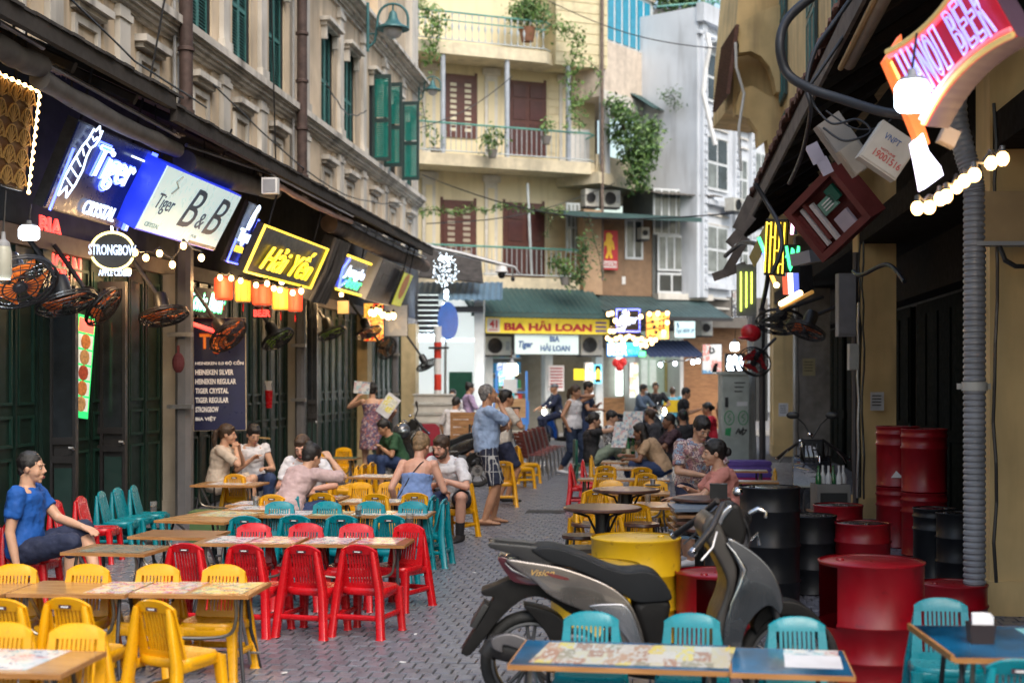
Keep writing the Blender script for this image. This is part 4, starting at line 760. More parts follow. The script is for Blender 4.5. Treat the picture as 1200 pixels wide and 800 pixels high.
# ---- bulbs
BULBS = [('left', [(158,296),(171,302),(187,297),(202,310),(215,288),(236,302)], 13.6, WARM, 'loose string of warm round bulbs below the white light box'),
         ('right', [(1175,186),(1161,191),(1142,205),(1130,212),(1121,219),(1109,230),(1102,233),(1089,243),(1075,244)], 6.6, WARM, 'close run of big warm bulbs along the right edge above the duct'),
         ('far1', [(713,368),(717,367),(721,376),(735,368),(751,371),(761,368),(771,367),(782,367),(782,378),(715,388),(719,388),(778,389)], 36.2, WARM, 'warm bulbs strung round the blue neon sign on the far shop'),
         ('far2', [(712,396),(716,399),(722,397),(727,395),(733,396),(737,394),(742,396),(747,398),(752,397),(757,399),(762,397),(768,398),(745,402),(752,404),(757,405),(764,402),(730,399)], 36.0, WARM, 'dense cluster of warm bulbs between the neon and the blue beer sign'),
         ('far3', [(774,427),(791,426),(812,424),(818,423)], 37, COOLW, 'four cool white bulbs hanging over the far corner shop'),
         ('alley', [(523,342),(523,348),(521,357),(520,366),(519,376),(517,386),(515,391),(488,395),(492,394),(497,394),(502,394),(508,394)], 33.2, COOLW, 'vertical string of cool white bulbs beside the blue round sign'),
         ('lanterns', [(258,325),(271,326),(282,329),(300,334),(313,332),(321,338),(328,340),(343,343),(353,341)], 16.6, WARM, 'warm bulbs strung over the paper lanterns'),
         ('deep', [(435,366),(438,367),(441,364),(446,365),(449,369),(455,371),(461,370)], 25, WARM, 'cluster of warm bulbs over the last bar on the left')]
for nm, pts, d, mt, lab in BULBS:
    o = P(*pts[0], d); t = T('string_lights', lab, 'string lights', o, group='strings of bulbs'); q = [P(u, v, d+R.uniform(-.15,.15))-o for u, v in pts]
    r = .033 if d < 20 else .06
    if nm == 'right': r = .030
    if d > 20: r = .055
    sm = MB().ell((0,0,0), (r,r,r*1.15), 10, 8).mesh('bulb', mt, 60); cm = MB().lathe([(r*.45,r*.9),(r*.45,r*2)], 8).mesh('socket', BLACKP, 60)
    for p_ in q: link('bulb', sm, t, loc=p_); link('socket', cm, t, loc=p_)
    pp = []
    for a, b in zip(q, q[1:]): pp += [a+Vector((0,0,r*2)), (a+b)/2+Vector((0,0,r*1.0))]
    MB().tube(pp+[q[-1]+Vector((0,0,r*2))], .008 if d < 20 else .015, 5).o('wire', BLACKP, t)
    gl_ = {'left':(16,), 'right':(10,), 'far1':(22,), 'far2':(22,), 'far3':(35,), 'alley':(35,), 'lanterns':(22,), 'deep':(28,)}[nm][0]
    for j_ in (0, len(q)//2, len(q)-1): glow(t, q[j_]-Vector((0,0,.1)), gl_/3, (.8,.92,1) if mt is COOLW else (1,.62,.28), .06)
def lamp(u, v, d, r, lab, h=None, mat=COOLW):
    wc = (1,.65,.32) if mat is WARM else (.85,.93,1)
    h = h or r*1.3; t = T('hanging_lamp', lab, 'lamp', P(u, v, d)); MB().lathe([(r*.8,-h/2),(r,-h*.35),(r,h*.3),(r*.8,h/2)], 18).o('glowing_bulb', mat, t, 40); MB().lathe([(r*.8,h/2+.002),(r*.75,h*.62),(r*.3,h*.72),(r*.22,h*.95)], 16).o('cap', GREYP, t, 40); MB().tube([(0,0,h*.95),(.02,0,h*2.2)], .006, 5).o('cord', BLACKP, t); glow(t, (0,0,-h*.8), r*((60 if u == 1069 else 190) if mat is not WARM else 420), wc, r)
lamp(34, 273, 11.4, .085, 'glaring white cylinder lamp at the left in front of the red letters'); lamp(1069, 113, 6.2, .078, 'glaring white lamp under the red and blue neon board, left one', .13); lamp(1086, 106, 6.35, .04, 'small glaring bulb right of the white lamp by the neon board', .09)
lamp(600, 433, 35.6, .16, 'round glowing bulb in front of the far beer shop shelves', .3, neon('soft yellow globe', (1,.95,.6), 3)); lamp(861, 406, 27, .09, 'bright bulb beside the red fan on the right', .16, neon('bluish globe', (.8,.95,1), 3))
lamp(4, 308, 10, .06, 'pale dim jar lamp at the far left edge', .24, M('pale jar', (.5,.5,.42), .3))
# warm bare bulbs under the left eave between the fans
for i_, (u_, v_, d_) in enumerate(((150,318,14.6),(330,330,19.5),(400,345,22.5))):
    lamp(u_, v_, d_, .035, ('small warm bulb hanging beside the round cider sign','small warm bulb hanging past the last paper lantern','small warm bulb in front of the far amber poster')[i_], .06, WARM)
# ---- paper lanterns
LR = M('red paper lantern', (.75,.05,.02), .6, emit=.4, ecol=(1,.10,.03)); LY = M('yellow paper lantern', (.8,.45,.05), .6, emit=.4, ecol=(1,.45,.05))
for u, v, r, h, mt, lab in ((262,338,.115,.30,LR,'red paper lantern at the left end of the row'), (285,341,.10,.28,LY,'yellow paper lantern second from the left'), (307,346,.12,.26,LR,'red paper lantern in the middle, longest in the row'), (329,350,.105,.29,LY,'yellow paper lantern second from the right'), (346,352,.09,.29,LR,'red paper lantern at the right end of the row')):
    d = 17; t = T('paper_lantern', lab, 'lantern', P(u, v, d), group='paper lanterns in a row'); n = 20
    MB().lathe([(r*.75,-h/2),(r,-h*.42),(r*1.02,0),(r,h*.42),(r*.75,h/2)], n).o('shade', mt, t, 40)
    for s in (-1, 1): MB().lathe([(r*.8,s*h/2-.008),(r*.8,s*h/2+.008)], n).o('ring', DSTEEL, t, 40)
    for k in range(8): a = k*math.pi/4; MB().tube([(r*1.01*math.cos(a),r*1.01*math.sin(a),-h*.42),(r*1.03*math.cos(a),r*1.03*math.sin(a),0),(r*1.01*math.cos(a),r*1.01*math.sin(a),h*.42)], .003, 4).o('rib', M('lantern rib', (.3,.03,.02), .6), t)
    MB().tube([(0,0,-h/2),(0,0,-h*.9)], .008, 5).o('tassel', RED, t)
t, w, h = qsign((296,362), (319,362), (296,372), 17.2, 17.2, 'neon_sign', 'small red lettering strip under the middle lantern', M('dark red plate', (.1,.01,.01), .5), .03); text('BEER', t, NRED, 0, 0, w*.85, h*.8, y=-.02, out=.04)
# ---- wall fans
def fan(u, v, d, tilt, minor, dia, col, lab, back=(-.35, .0, .5)):
    m_ = minor; tl = rad(tilt); ax = (RT*math.sin(tl)-UP*math.cos(tl))*math.sqrt(1-m_*m_)-FW*m_; o = P(u, v, d); r = dia/2
    q = ax.to_track_quat('Z', 'Y').to_matrix().to_4x4(); mw = Matrix.Translation(o) @ q
    t = T('wall_fan', lab, 'fan', m=mw, group='wall fans')
    cage = MB()
    for z, rr in ((.045,.18),(.05,.45),(.045,.7),(.03,.88),(0,1.0),(-.03,.97),(-.05,.8),(-.06,.5)): cage.tube([(r*rr*math.cos(2*math.pi*k/26), r*rr*math.sin(2*math.pi*k/26), z) for k in range(27)], .006 if rr < .95 else .011, 4)
    for k in range(20): a = 2*math.pi*k/20; cage.tube([(r*c_*math.cos(a), r*c_*math.sin(a), z) for z, c_ in ((.05,.15),(.05,.45),(.03,.88),(0,1),(-.05,.8),(-.07,.2))], .0035, 4)
    cage.o('cage', BLACKP, t, kind='stuff'); MB().lathe([(.04,.055),(.055,.04),(.03,-.02)], 12).o('hub', BLACKP, t, 40)
    for k in range(3):
        a0 = k*2.094+.4; pts = []
        for s in range(6): f = s/5; pts.append((f, a0+.12+.35*f, a0-.8*math.sin(f*2.2)-.45))
        bl = MB(); vs = []; 
        for f, a1, a2 in pts: rr = r*(.12+.76*f); vs += [(rr*math.cos(a1), rr*math.sin(a1), .018), (rr*math.cos(a2), rr*math.sin(a2), -.018), (rr*math.cos(a2), rr*math.sin(a2), -.024), (rr*math.cos(a1), rr*math.sin(a1), .012)]
        bl.loft([vs[i*4:i*4+4] for i in range(6)]).o('blade', col, t, 60)
    MB().lathe([(.05,-.055),(.085,-.08),(.085,-.22),(.07,-.27),(.03,-.29)], 16).o('motor_housing', BLACKP, t, 40)
    inv = mw.inverted(); bk_ = inv.to_3x3() @ (RT*back[0]+FW*back[1]+UP*back[2]); b0 = Vector((0,0,-.2)); MB().tube([b0, b0+bk_*.5, b0+bk_], .025, 8).o('arm', DSTEEL, t)
    return t
FO = M('orange fan blade', (.95,.20,.03), .3, var=.1); FG = M('green fan blade', (.35,.65,.04), .3, var=.1); FRD = M('red fan blade', (.6,.02,.03), .3)
fan(22, 332, 10.6, 28, .45, .6, FO, 'big black wall fan at the far left below the glaring lamp', (-.4,0,.2)); fan(78, 356, 12.5, 20, .16, .56, FO, 'wall fan with an orange edge tipped down in front of the black door'); fan(122, 360, 13.6, 52, .14, .46, FO, 'narrow edge-on fan between the lit menu and the tipped fan')
fan(192, 371, 15, 14, .25, .54, FO, 'wall fan with orange blades beside the first cream pillar'); fan(268, 394, 16.8, 44, .36, .52, FO, 'wall fan tilted steeply over the blue price board'); fan(326, 398, 19, 33, .28, .48, FG, 'wall fan with green blades left of the slim pale pillar')
fan(388, 391, 22.5, 22, .2, .5, FG, 'dim green-bladed fan deep under the eave'); fan(432, 390, 24.5, 22, .22, .5, FO, 'glowing orange-bladed fan near the end of the bars'); fan(453, 408, 26, 60, .7, .45, M('brown fan blade', (.2,.12,.06), .5), 'dusty brown fan seen nearly face-on at the last pillar')
fan(500, 428, 31, 30, .25, .5, M('grey fan blade', (.2,.22,.2), .5), 'grey fan high at the mouth of the alley'); fan(944, 388, 17, -24, .22, .5, FO, 'black fan with an orange blade on the ochre pillar at right', (.5,0,.2)); fan(915, 378, 19.5, -10, .45, .7, M('grey fan blade'), 'large dim fan behind the orange-bladed one at right', (.6,0,.2))
fan(884, 424, 22.5, -40, .75, .55, FRD, 'dark fan with red blades hung with wires near the utility cabinet', (.3,0,.3))
t = T('red_helmet', 'round crimson cap hanging above the dark wire-hung fan', 'cap', P(880, 390, 22)); MB().ell((0,0,0), (.17,.12,.14), 16, 10, Matrix.Rotation(rad(20),3,'Y')).o('shell', FRD, t, 60); MB().ell((-.1,-.02,-.08), (.11,.1,.03), 12, 6).o('brim', FRD, t, 60)
# ---- bracket street lamps
def slamp(u0, v0, d, k, lab):                               # u0: bracket foot on the wall
    t = T('street_lamp', lab, 'street lamp', m=frame(P(u0, v0, d), RT, UP), group='bracket street lamps'); s = k
    LG = M('lamp green iron', (.03,.12,.13), .45, .2)
    MB().tube([(0,0,-.35*s),(0,0,.62*s)], .03*s, 8).o('wall_bar', LG, t); MB().tube([(0,0,-.28*s),(.14*s,0,-.15*s),(.18*s,0,.1*s),(.2*s,0,.3*s)]+[(.5*s-.3*s*math.cos(rad(a)), 0, .3*s+.3*s*math.sin(rad(a))) for a in range(15, 181, 15)]+[(.8*s,0,.12*s)], .026*s, 8).o('hoop', LG, t, 50)
    MB().tube([(0,0,0),(.2*s,0,0)], .015*s, 6).o('stay', LG, t); MB().tube([(.5*s,0,.6*s),(.5*s,0,.42*s)], .02*s, 6).o('stem', LG, t)
    MB().lathe([(.05*s,.45*s),(.08*s,.40*s),(.1*s,.3*s),(.17*s,.2*s),(.32*s,.12*s),(.33*s,.09*s),(.2*s,.1*s)], 20, (.5*s,0,0)).o('shade', LG, t, 40); MB().ell((.5*s,0,.07*s), (.19*s,.19*s,.17*s), 16, 10).o('globe', M('frosted lamp globe', (.5,.5,.52), .3), t, 60)
slamp(431, 40, 26.6, .98, 'green hooped bracket lamp on the cream corner, the nearer and larger one'); slamp(491, 109, 33.4, .66, 'smaller green hooped bracket lamp in front of the yellow balconies')
# ---- camera arm and dome
t = T('camera_arm', 'long grey steel arm with a white dome camera reaching over the lane', 'camera', P(515, 292, 31)); b = t.location
def rel(u, v, d): return P(u, v, d)-b
MB().tube([rel(512,291,31),rel(540,297,31),rel(585,309,31),rel(603,313,31),rel(610,322,31)], [.05,.05,.045,.03,.015], 8).o('arm', M('galvanised steel', (.35,.36,.38), .4, .5), t, 50)
MB().lathe([(.02,.12),(.1,.10),(.13,0),(.16,-.03),(.13,-.05)], 14, rel(588,317,31)).o('dome_body', WHITEP, t, 40); MB().ell(rel(588,322,31)+Vector((0,0,-.0)), (.09,.09,.09), 12, 8).o('dome', BLACKP, t, 50); MB().tube([rel(601,312,31),rel(601,326,31)], .02, 6).o('drop_rod', STEEL, t); MB().ell(rel(601,327,31), (.05,.05,.06), 8, 6).o('sensor', BLACKP, t)
MB().tube([(-.9,.1,.25),(-.3,0,.1),(.0,0,.0)], .05, 8).o('root', MATS['galvanised steel'], t)
# ---- alley mouth: round blue sign, slatted frame, barber pole, sparkle ball
t = T('round_sign', 'plain blue round traffic sign on a slim post in the alley mouth', 'sign', m=frame(P(524, 376, 33), RT*.5+FW*.87, UP)); MB().lathe([(.40,0),(.46,.03)], 32).xf(Matrix.Rotation(rad(90),4,'X')).o('disc', M('traffic blue', (.0,.10,.45), .35, emit=.1), t, 40); MB().tube([(0,.05,.4),(0,.05,-2.95)], .035, 8).o('post', STEEL, t)
t = T('slatted_frame', 'tall black frame with glinting horizontal bars at the mouth of the alley', 'frame', m=frame(P(502, 370, 33.5), RT, UP)); MB().box(-.25,.25,0,.08,-.55,.55).o('panel', BLKF, t)
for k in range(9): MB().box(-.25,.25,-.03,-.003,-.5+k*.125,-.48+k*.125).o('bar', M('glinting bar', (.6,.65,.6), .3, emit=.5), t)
t = T('striped_post', 'red and white banded barrier post with a small crossbar', 'post', m=frame(P(513, 444, 31)-Vector((0,0,1.7)), RT, UP))
for k in range(8): MB().lathe([(.085,0),(.085,.36)], 14, (0,0,k*.362)).o('band', [M('post red', (.6,.04,.02), .5), WHITEP][k % 2], t, 40)
MB().box(-.2,.26,-.12,-.09,2.38,2.43).o('crossbar', DSTEEL, t)
t = T('sparkle_ball', 'ball of tiny cool white fairy lights at the end of the left eave', 'light', P(522, 318, 33)); MB().ell((0,0,0), (.3,.25,.3), 10, 8).o('wire_ball', M('dark net', (.03,.04,.04), .8, alpha=.35), t)
fl = MB()
for k in range(200): a = R.uniform(0, 6.28); z = R.uniform(-1, 1); rr = math.sqrt(1-z*z)*R.uniform(.3,1.05); fl.ell((.34*rr*math.cos(a), .3*rr*math.sin(a), .34*z+R.uniform(-.05,.15)), (.010,.010,.010), 4, 3)
fl.o('fairy_lights', COOLW, t, kind='stuff')
# ---- far right-hand lit signs
def fsign(u0, u1, v0, v1, d, lab, mat, side=None): return qsign((u0,v0), (u1,v0), (u0,v1), d, d, 'lit_sign', lab, mat, .1, side)
t, w, h = fsign(722, 750, 362, 389, 36.6, 'blue-edged neon sign with a white scribbled beast among warm bulbs', BLKF); feline(t, -w*.2, 0, h*.9, NWHITE, r=.02); text('Tiger', t, NWHITE, w*.1, 0, w*.6, h*.5, y=-.04, out=.03, shear=.4); edge_box(t, w, h, .03, NBLUE, -.04)
t, w, h = fsign(757, 784, 366, 397, 36.4, 'orange sign with dark dots beside the warm bulbs', M('lit orange face', (.8,.35,.08), .5, emit=.4)); 
for k in range(8): MB().box(w*(.05+.16*(k % 2)), w*(.15+.16*(k % 2)), -.02, -.011, h*(.3-.17*(k//2)), h*(.38-.17*(k//2))).o('dark_mark', DRK, t)
for k in range(4): MB().ell((-w*.3+w*.08*k, -.015, h*(.35-.2*k)), (.05,.01,.06), 8, 5).o('dark_mark', DRK, t)
t, w, h = fsign(711, 750, 401, 418, 36.0, 'blue lit sign with white block capitals and smaller green words', M('cyan sign glow', (.02,.25,.6), .4, emit=.5, ecol=(.02,.4,1))); text('BEER', t, NWHITE, -w*.18, .0, w*.58, h*.8, y=-.02, bold=.03); text('PHÚ LÂN', t, NGREEN, w*.31, -h*.1, w*.34, h*.42, y=-.02)
t, w, h = fsign(748, 757, 411, 418, 35.9, 'tiny green lit strip right of the blue lit sign', NGREEN)
t, w, h = fsign(790, 815, 376, 396, 36.2, 'white lit box sign with thin blue lettering before an air conditioner', M('lit pale face', (.6,.8,.85), .4, emit=.3, ecol=(.7,1,1))); text('Tiger BEER 29', t, BLUT, 0, -h*.1, w*.85, h*.3, y=-.014, shear=.25); MB().tube([(-w*.35,-.02,h*.4),(-w*.3,-.02,h*.1)], .02, 5).o('emblem', BLUT, t)
t, w, h = fsign(823, 846, 403, 438, 33, 'colourful lit poster with black brush strokes on the plank wall', printmat('lit poster print', [(.9,.85,.85),(.85,.4,.35),(.9,.9,.9),(.2,.4,.6)], scale=4, emit=.4)); MB().tube(spline([(-w*.1,-.02,h*.4),(-w*.1,-.02,h*.2),(w*.1,-.02,h*.25),(w*.0,-.02,h*.38)],4), .02, 5).o('brush_stroke', DRK, t); feline(t, w*.15, -h*.3, h*.3, DRK, y=-.03, r=.02)
t, w, h = fsign(850, 873, 414, 435, 26, 'cluster of white neon scribble above the grey utility cabinet', BLKF); text('&*&', t, COOLW, 0, 0, w*.9, h*.9, y=-.03, out=.06)
t, w, h = fsign(858, 876, 340, 372, 25, 'greyish backlit sign stacked under the right eave', printmat('grey lit print', [(.4,.35,.33),(.6,.5,.45),(.2,.2,.22)], scale=8, emit=.4))
# ---- right eave signs
t = T('neon_sign', 'bundle of tall yellow neon letters hanging under the right eave', 'sign', m=frame(P(909, 290, 14.5), RT*.8-FW*.5-UP*.1, UP*.95-RT*.25)); MB().box(-.12,.12,0,.04,-.30,.30).o('plate', BLKF, t)
for k in range(5): MB().tube([(-.1+.05*k,-.03,-.27),(-.1+.05*k,-.03,.27)], .009, 6).o('tube_line', NYEL, t)
for k in range(4): MB().tube([(-.1+.05*k,-.035,.25-.14*k),(-.05+.05*k,-.035,.25-.14*k)], .008, 6).o('tube_line', NYEL, t)
t = T('neon_sign', 'lime neon strokes glowing behind the pale wall tube at right', 'sign', m=frame(P(875, 340, 18), RT, UP)); MB().box(-.13,.13,0,.03,-.34,.34).o('plate', M('misty plate', (.16,.16,.16), .5), t)
for k in range(3): MB().tube([(-.08+.07*k,-.03,-.28+.05*k),(-.08+.07*k,-.03,.24)], .011, 6).o('tube_line', neon('lime neon', (.8,1,.1), 1.3), t)
t = T('neon_sign', 'green neon squiggle beside the maroon frame', 'sign', m=frame(P(928, 303, 13.5), RT, UP)); MB().tube(spline([(-.06,-.03,.12),(-.02,-.03,-.12),(.0,-.03,.1),(.03,-.03,-.05),(.06,-.03,.12),(.04,-.03,.0),(-.07,-.03,.02)], 4), .014, 6).o('tube_line', NGREEN, t); MB().box(-.08,.08,0,.02,-.14,.14).o('plate', BLKF, t)
t = T('neon_sign', 'pink and white vertical neon tube at the corner of the maroon frame', 'sign', P(928, 260, 13.2)); MB().tube([(0,0,-.12),(0.02,0,.14)], .016, 6).o('tube_line', neon('pink neon', (1,.5,.8), 3), t); MB().box(.02,.05,0,.03,-.12,.14).o('plate', BLKF, t)
t = T('hanging_neon', 'slanting chain of green, blue and white neon links and round bulbs at right', 'sign', P(898, 305, 15.5)); o = t.location
for a, b, m_ in (((889,278),(897,298),NGREEN),((895,296),(899,310),NBLUE),((898,308),(905,322),NWHITE),((903,320),(908,332),neon('amber neon', (1,.4,.05), 2))): MB().tube([P(*a,15.5)-o, P(*b,15.5)-o], .022, 6).o('link', m_, t)
for u, v in ((901,289),(924,290),(906,312),(910,334)): MB().ell(P(u,v,15.4)-o, (.035,.035,.035), 10, 8).o('bulb', WARMW, t, 60)
t, w, h = qsign((917,312), (936,312), (922,345), 14.6, 14.4, 'lit_sign', 'small red, white and blue lit box under the maroon frame', None, .2); 
for k, m_ in enumerate((M('lit red band', (.7,.1,.05), .4, emit=.8), M('lit white band', (.8,.8,.85), .4, emit=1.2), M('lit blue band', (.1,.15,.6), .4, emit=.7))): MB().box(-w/2+k*w/3, -w/2+(k+1)*w/3-.004, -.01, -.001, -h/2, h/2).o('band', m_, t)
t = T('tube_light', 'slanting lit warm white tube on an amber batten at right', 'light', P(929, 350, 14)); o = t.location; MB().tube([P(915,356,14)-o, P(938,343,13.6)-o], .03, 8).o('tube', WARMW, t); MB().tube([P(915,361,14.1)-o, P(952,342,13.4)-o], .02, 6).o('batten', M('amber batten', (.5,.25,.06), .5, emit=.3), t)
# maroon frame
MRN = M('maroon painted timber', (.14,.028,.025), .5, var=.2, sc_=5, bump=.2); t, w, h = qsign((930,243), (984,187), (968,308), 11.6, 11.0, 'maroon_frame', 'tilted maroon timber sign frame crammed with boards under the right eave', None, .06, MRN)
edge_box(t, w, h, .06, MRN, -.14, .14, 'frame_rail')
for x0, x1, z0, z1, m_, nm in ((-.42,-.36,-.35,.3,MRN,'slat'),(-.33,-.28,-.35,.35,M('glossy white slat', (.55,.5,.5), .3),'slat'),(-.25,-.2,-.3,.38,MRN,'slat'),(-.17,-.11,-.38,.3,M('glossy white slat'),'slat'),(-.06,.2,.0,.22,M('faded green placard', (.15,.3,.24), .5),'placard'),(.14,.3,.06,.3,M('deep green placard', (.01,.12,.08), .5),'placard'),(.0,.24,-.4,-.12,M('lilac placard', (.42,.36,.42), .5),'placard')):
    MB().box(x0*w, x1*w, -.10, -.07, z0*h, z1*h).o(nm, m_, t)
for k_ in range(3): MB().box(.0*w, .16*w, -.108, -.1005, h*(.05+.05*k_), h*(.07+.05*k_)).o('text_line', WHITEP, t)
for i, (u, v, s) in enumerate(((955,180,.16),(966,195,.14))): tt = T('white_placard', ('pale lilac card stuck at the top corner of the maroon frame' if i == 0 else 'second pale card just below the first on the maroon frame'), 'card', m=frame(P(u, v, 10.9), RT*.4-UP*.8, RT+UP*.5)); MB().box(-s/2,s/2,-.02,0,-s/3,s/3).o('card', M('lilac white card', (.5,.45,.55), .5), tt)
t, w, h = qsign((925,298), (948,293), (927,312), 13, 12.8, 'ledge_box', 'grey casing under the lower corner of the maroon frame', None, .2, M('grey casing', (.25,.25,.27), .5), 'box')
# bottles & wires clump
# neon board on the near right
o = P(1108, 62, 6.2); t = T('neon_board', 'curved red board with violet neon capitals glowing at the top right', 'sign', m=frame(P(1112, 50, 6.2), RT*.25+UP*.30-FW*.45, -RT*.13+UP*.41+FW*.20))
w, h = .60, .48
def cv_(x): return .065*(1-(x/(w/2))**2)
n = 12; up_ = [(-w/2+w*k/n, h/2-.02-cv_(-w/2+w*k/n)) for k in range(n+1)]; lo_ = [(-w/2+w*k/n, -h/2+cv_(-w/2+w*k/n)) for k in range(n+1)]
MB().prism(lo_+up_[::-1], 0, .14).o('cabinet', M('plum sign side', (.09,.05,.08), .5), t); MB().prism(lo_+up_[::-1], -.01, -.001).o('face_panel', M('lit crimson face', (.42,.008,.02), .4, emit=.10, ecol=(1,.02,.05)), t)
for q, s in ((up_, 1), (lo_, -1)):
    MB().tube([(x,-.02,z-s*.012) for x, z in q], .014, 6).o('edge_tube', M('dull gold edge', (.5,.35,.12), .5, emit=.25), t); MB().tube([(x,-.02,z-s*.04) for x, z in q], .012, 6).o('edge_tube', neon('crimson neon', (1,.03,.06), .5), t)
VIO = neon('violet neon', (.30,.32,1), .75); hs = []
for k, ch in enumerate('HANOI BEER'):
    x = -w*.43+w*.86*(k+.5)/10; hh = h-.11-2*cv_(x)
    if ch != ' ': text(ch, t, VIO, x, -.01, w*.072, hh, y=-.03, out=.018, ext=.015, bold=0)
t = T('light_box_sign', 'narrow orange lit end panel left of the crimson neon board', 'sign', m=frame(P(1066, 120, 6.6), RT, UP))
def rp(pts, d=6.6, u0=1066, v0=120): return [((u-u0)/1600*d, -(v-v0)*d/1600) for u, v in pts]
MB().prism(rp([(1056,40),(1037,70),(1050,100),(1078,170),(1090,168),(1070,105),(1062,75)]), 0, .08).o('orange_panel', M('lit orange panel', (.8,.15,.03), .4, emit=.6, ecol=(1,.15,.03)), t); MB().prism(rp([(1053,58),(1043,74),(1053,95),(1058,76)]), -.012, -.001).o('yellow_script', neon('dull yellow neon', (.9,.6,.1), 1), t)
MB().prism(rp([(1071,166),(1080,157),(1087,178),(1101,196),(1104,206),(1082,222),(1078,200)]), -.02, .08).o('white_panel', neon('hot white panel', (.8,.75,1), 2), t)
# utility boxes on the right
def ubox(u, v, d, w, h, dep, ang, lab, mat=None, name='utility_box', right=None):
    a = rad(ang); r = (right or RT)*math.cos(a)+UP*math.sin(a); up = UP*math.cos(a)-(right or RT)*math.sin(a)
    t = T(name, lab, 'box', m=frame(P(u, v, d), r, up)); MB().box(-w/2, w/2, 0, dep, -h/2, h/2).o('case', mat or WHITEP, t); MB().box(-w*.46, w*.46, -.012, -.001, -h*.46, h*.46).o('lid', mat or WHITEP, t); return t
t = ubox(1042, 176, 8.4, .27, .27, .1, -34, 'white telecom box with blue and red print hung under the right eave', M('off white box', (.52,.50,.46), .5)); text('VNPT', t, BLUT, -.02, .06, .11, .04, y=-.014, ext=.003); text('19001516', t, REDT, .02, -.06, .19, .045, y=-.014, ext=.003); text('HOTLINE', t, REDT, .0, -.02, .1, .015, y=-.014, ext=.003)
ubox(985, 160, 9.2, .18, .30, .12, 35, 'grey moulded cable closure tangled in wires beside the telecom box', M('grey closure', (.33,.30,.28), .6)); ubox(1003, 185, 9.0, .14, .2, .1, 35, 'smaller beige closure below the grey one', M('beige closure', (.4,.34,.28), .6)); ubox(1113, 160, 7, .09, .09, .05, -25, 'small square beige box under the neon board', M('beige closure'))
ubox(993, 357, 15.6, .20, .72, .16, 0, 'tall grey meter cabinet on the side of the ochre pillar', M('meter grey', (.2,.2,.22), .5)); ubox(1001, 418, 15.6, .11, .30, .1, 0, 'pale breaker box below the tall meter cabinet', M('pale breaker', (.4,.4,.38), .5)); ubox(888, 400, 24, .14, .35, .1, 0, 'slim pale wall box near the red-bladed fan', M('pale breaker'))
# corrugated duct
t = T('corrugated_duct', 'fat grey corrugated duct rising in front of the near ochre pillar', 'duct', G(1142, 9.35)); n = 0; pr = []; z = .0
t.location.z = .0
while z < 2.95: pr += [(.068,z),(.076,z+.010),(.076,z+.026),(.068,z+.036)]; z += .042
MB().lathe(pr, 20).o('hose', M('duct grey', (.23,.24,.27), .35, .1, .15), t, 35); MB().lathe([(.085,1.62),(.085,1.68)], 20).box(-.1,.12,.05,.09,1.63,1.67).o('clamp', M('pale breaker'), t, 40); pr = [Vector((0,0,2.97)), Vector((-.02,0,3.1)), Vector((-.06,.02,3.25)), Vector((-.1,.08,3.5)), Vector((-.1,.1,3.8))]
pr = spline(pr, 12); MB().tube(pr, [.068+.008*(k % 2) for k in range(len(pr))], 18).o('bend', MATS['duct grey'], t, 35)
t = T('wall_cabinet', 'tan panel box fixed at the top of the near ochre pillar', 'box', m=frame(P(1185, 262, 9.3), RT, UP)); MB().box(-.2,.3,0,.1,-.12,.22).o('case', M('tan sheet', (.35,.24,.12), .6), t); MB().box(-.24,.32,-.03,.1,-.15,-.122).o('shelf', GREYP, t)
MB().tube([P(1172,290,9.2),P(1178,305,9.1),P(1190,312,9.1),P(1215,312,9.1)], .018, 6).o('cable', BLACKP, label='black cable loop hanging below the tan panel box', cat='cable')
# conduit bundle on the second ochre pillar and further
for u, d, r, z0, z1, m_, lab in ((1002, 16.2, .035, 0, 3.2, 'dark conduit', 'dark conduit running down beside the second ochre pillar'), (1006, 16.1, .02, .3, 2.6, 'steel conduit', 'thin steel conduit hugging the second ochre pillar'), (893, 25, .06, 0, 3, 'dark conduit', 'black cable bundle left of the far ochre pillar'), (881, 26, .08, 0, 3.2, 'white conduit', 'pale plastic downpipe beside the utility cabinet')):
    p = G(u, d); mm = {'dark conduit': M('dark conduit', (.06,.055,.06), .5), 'steel conduit': STEEL, 'white conduit': M('white conduit', (.5,.5,.48), .5)}[m_]
    MB().tube([(p.x+R.uniform(-.01,.01), p.y, z0+(z1-z0)*k/8) for k in range(9)], r, 8).o('conduit', mm, label=lab, cat='conduit')
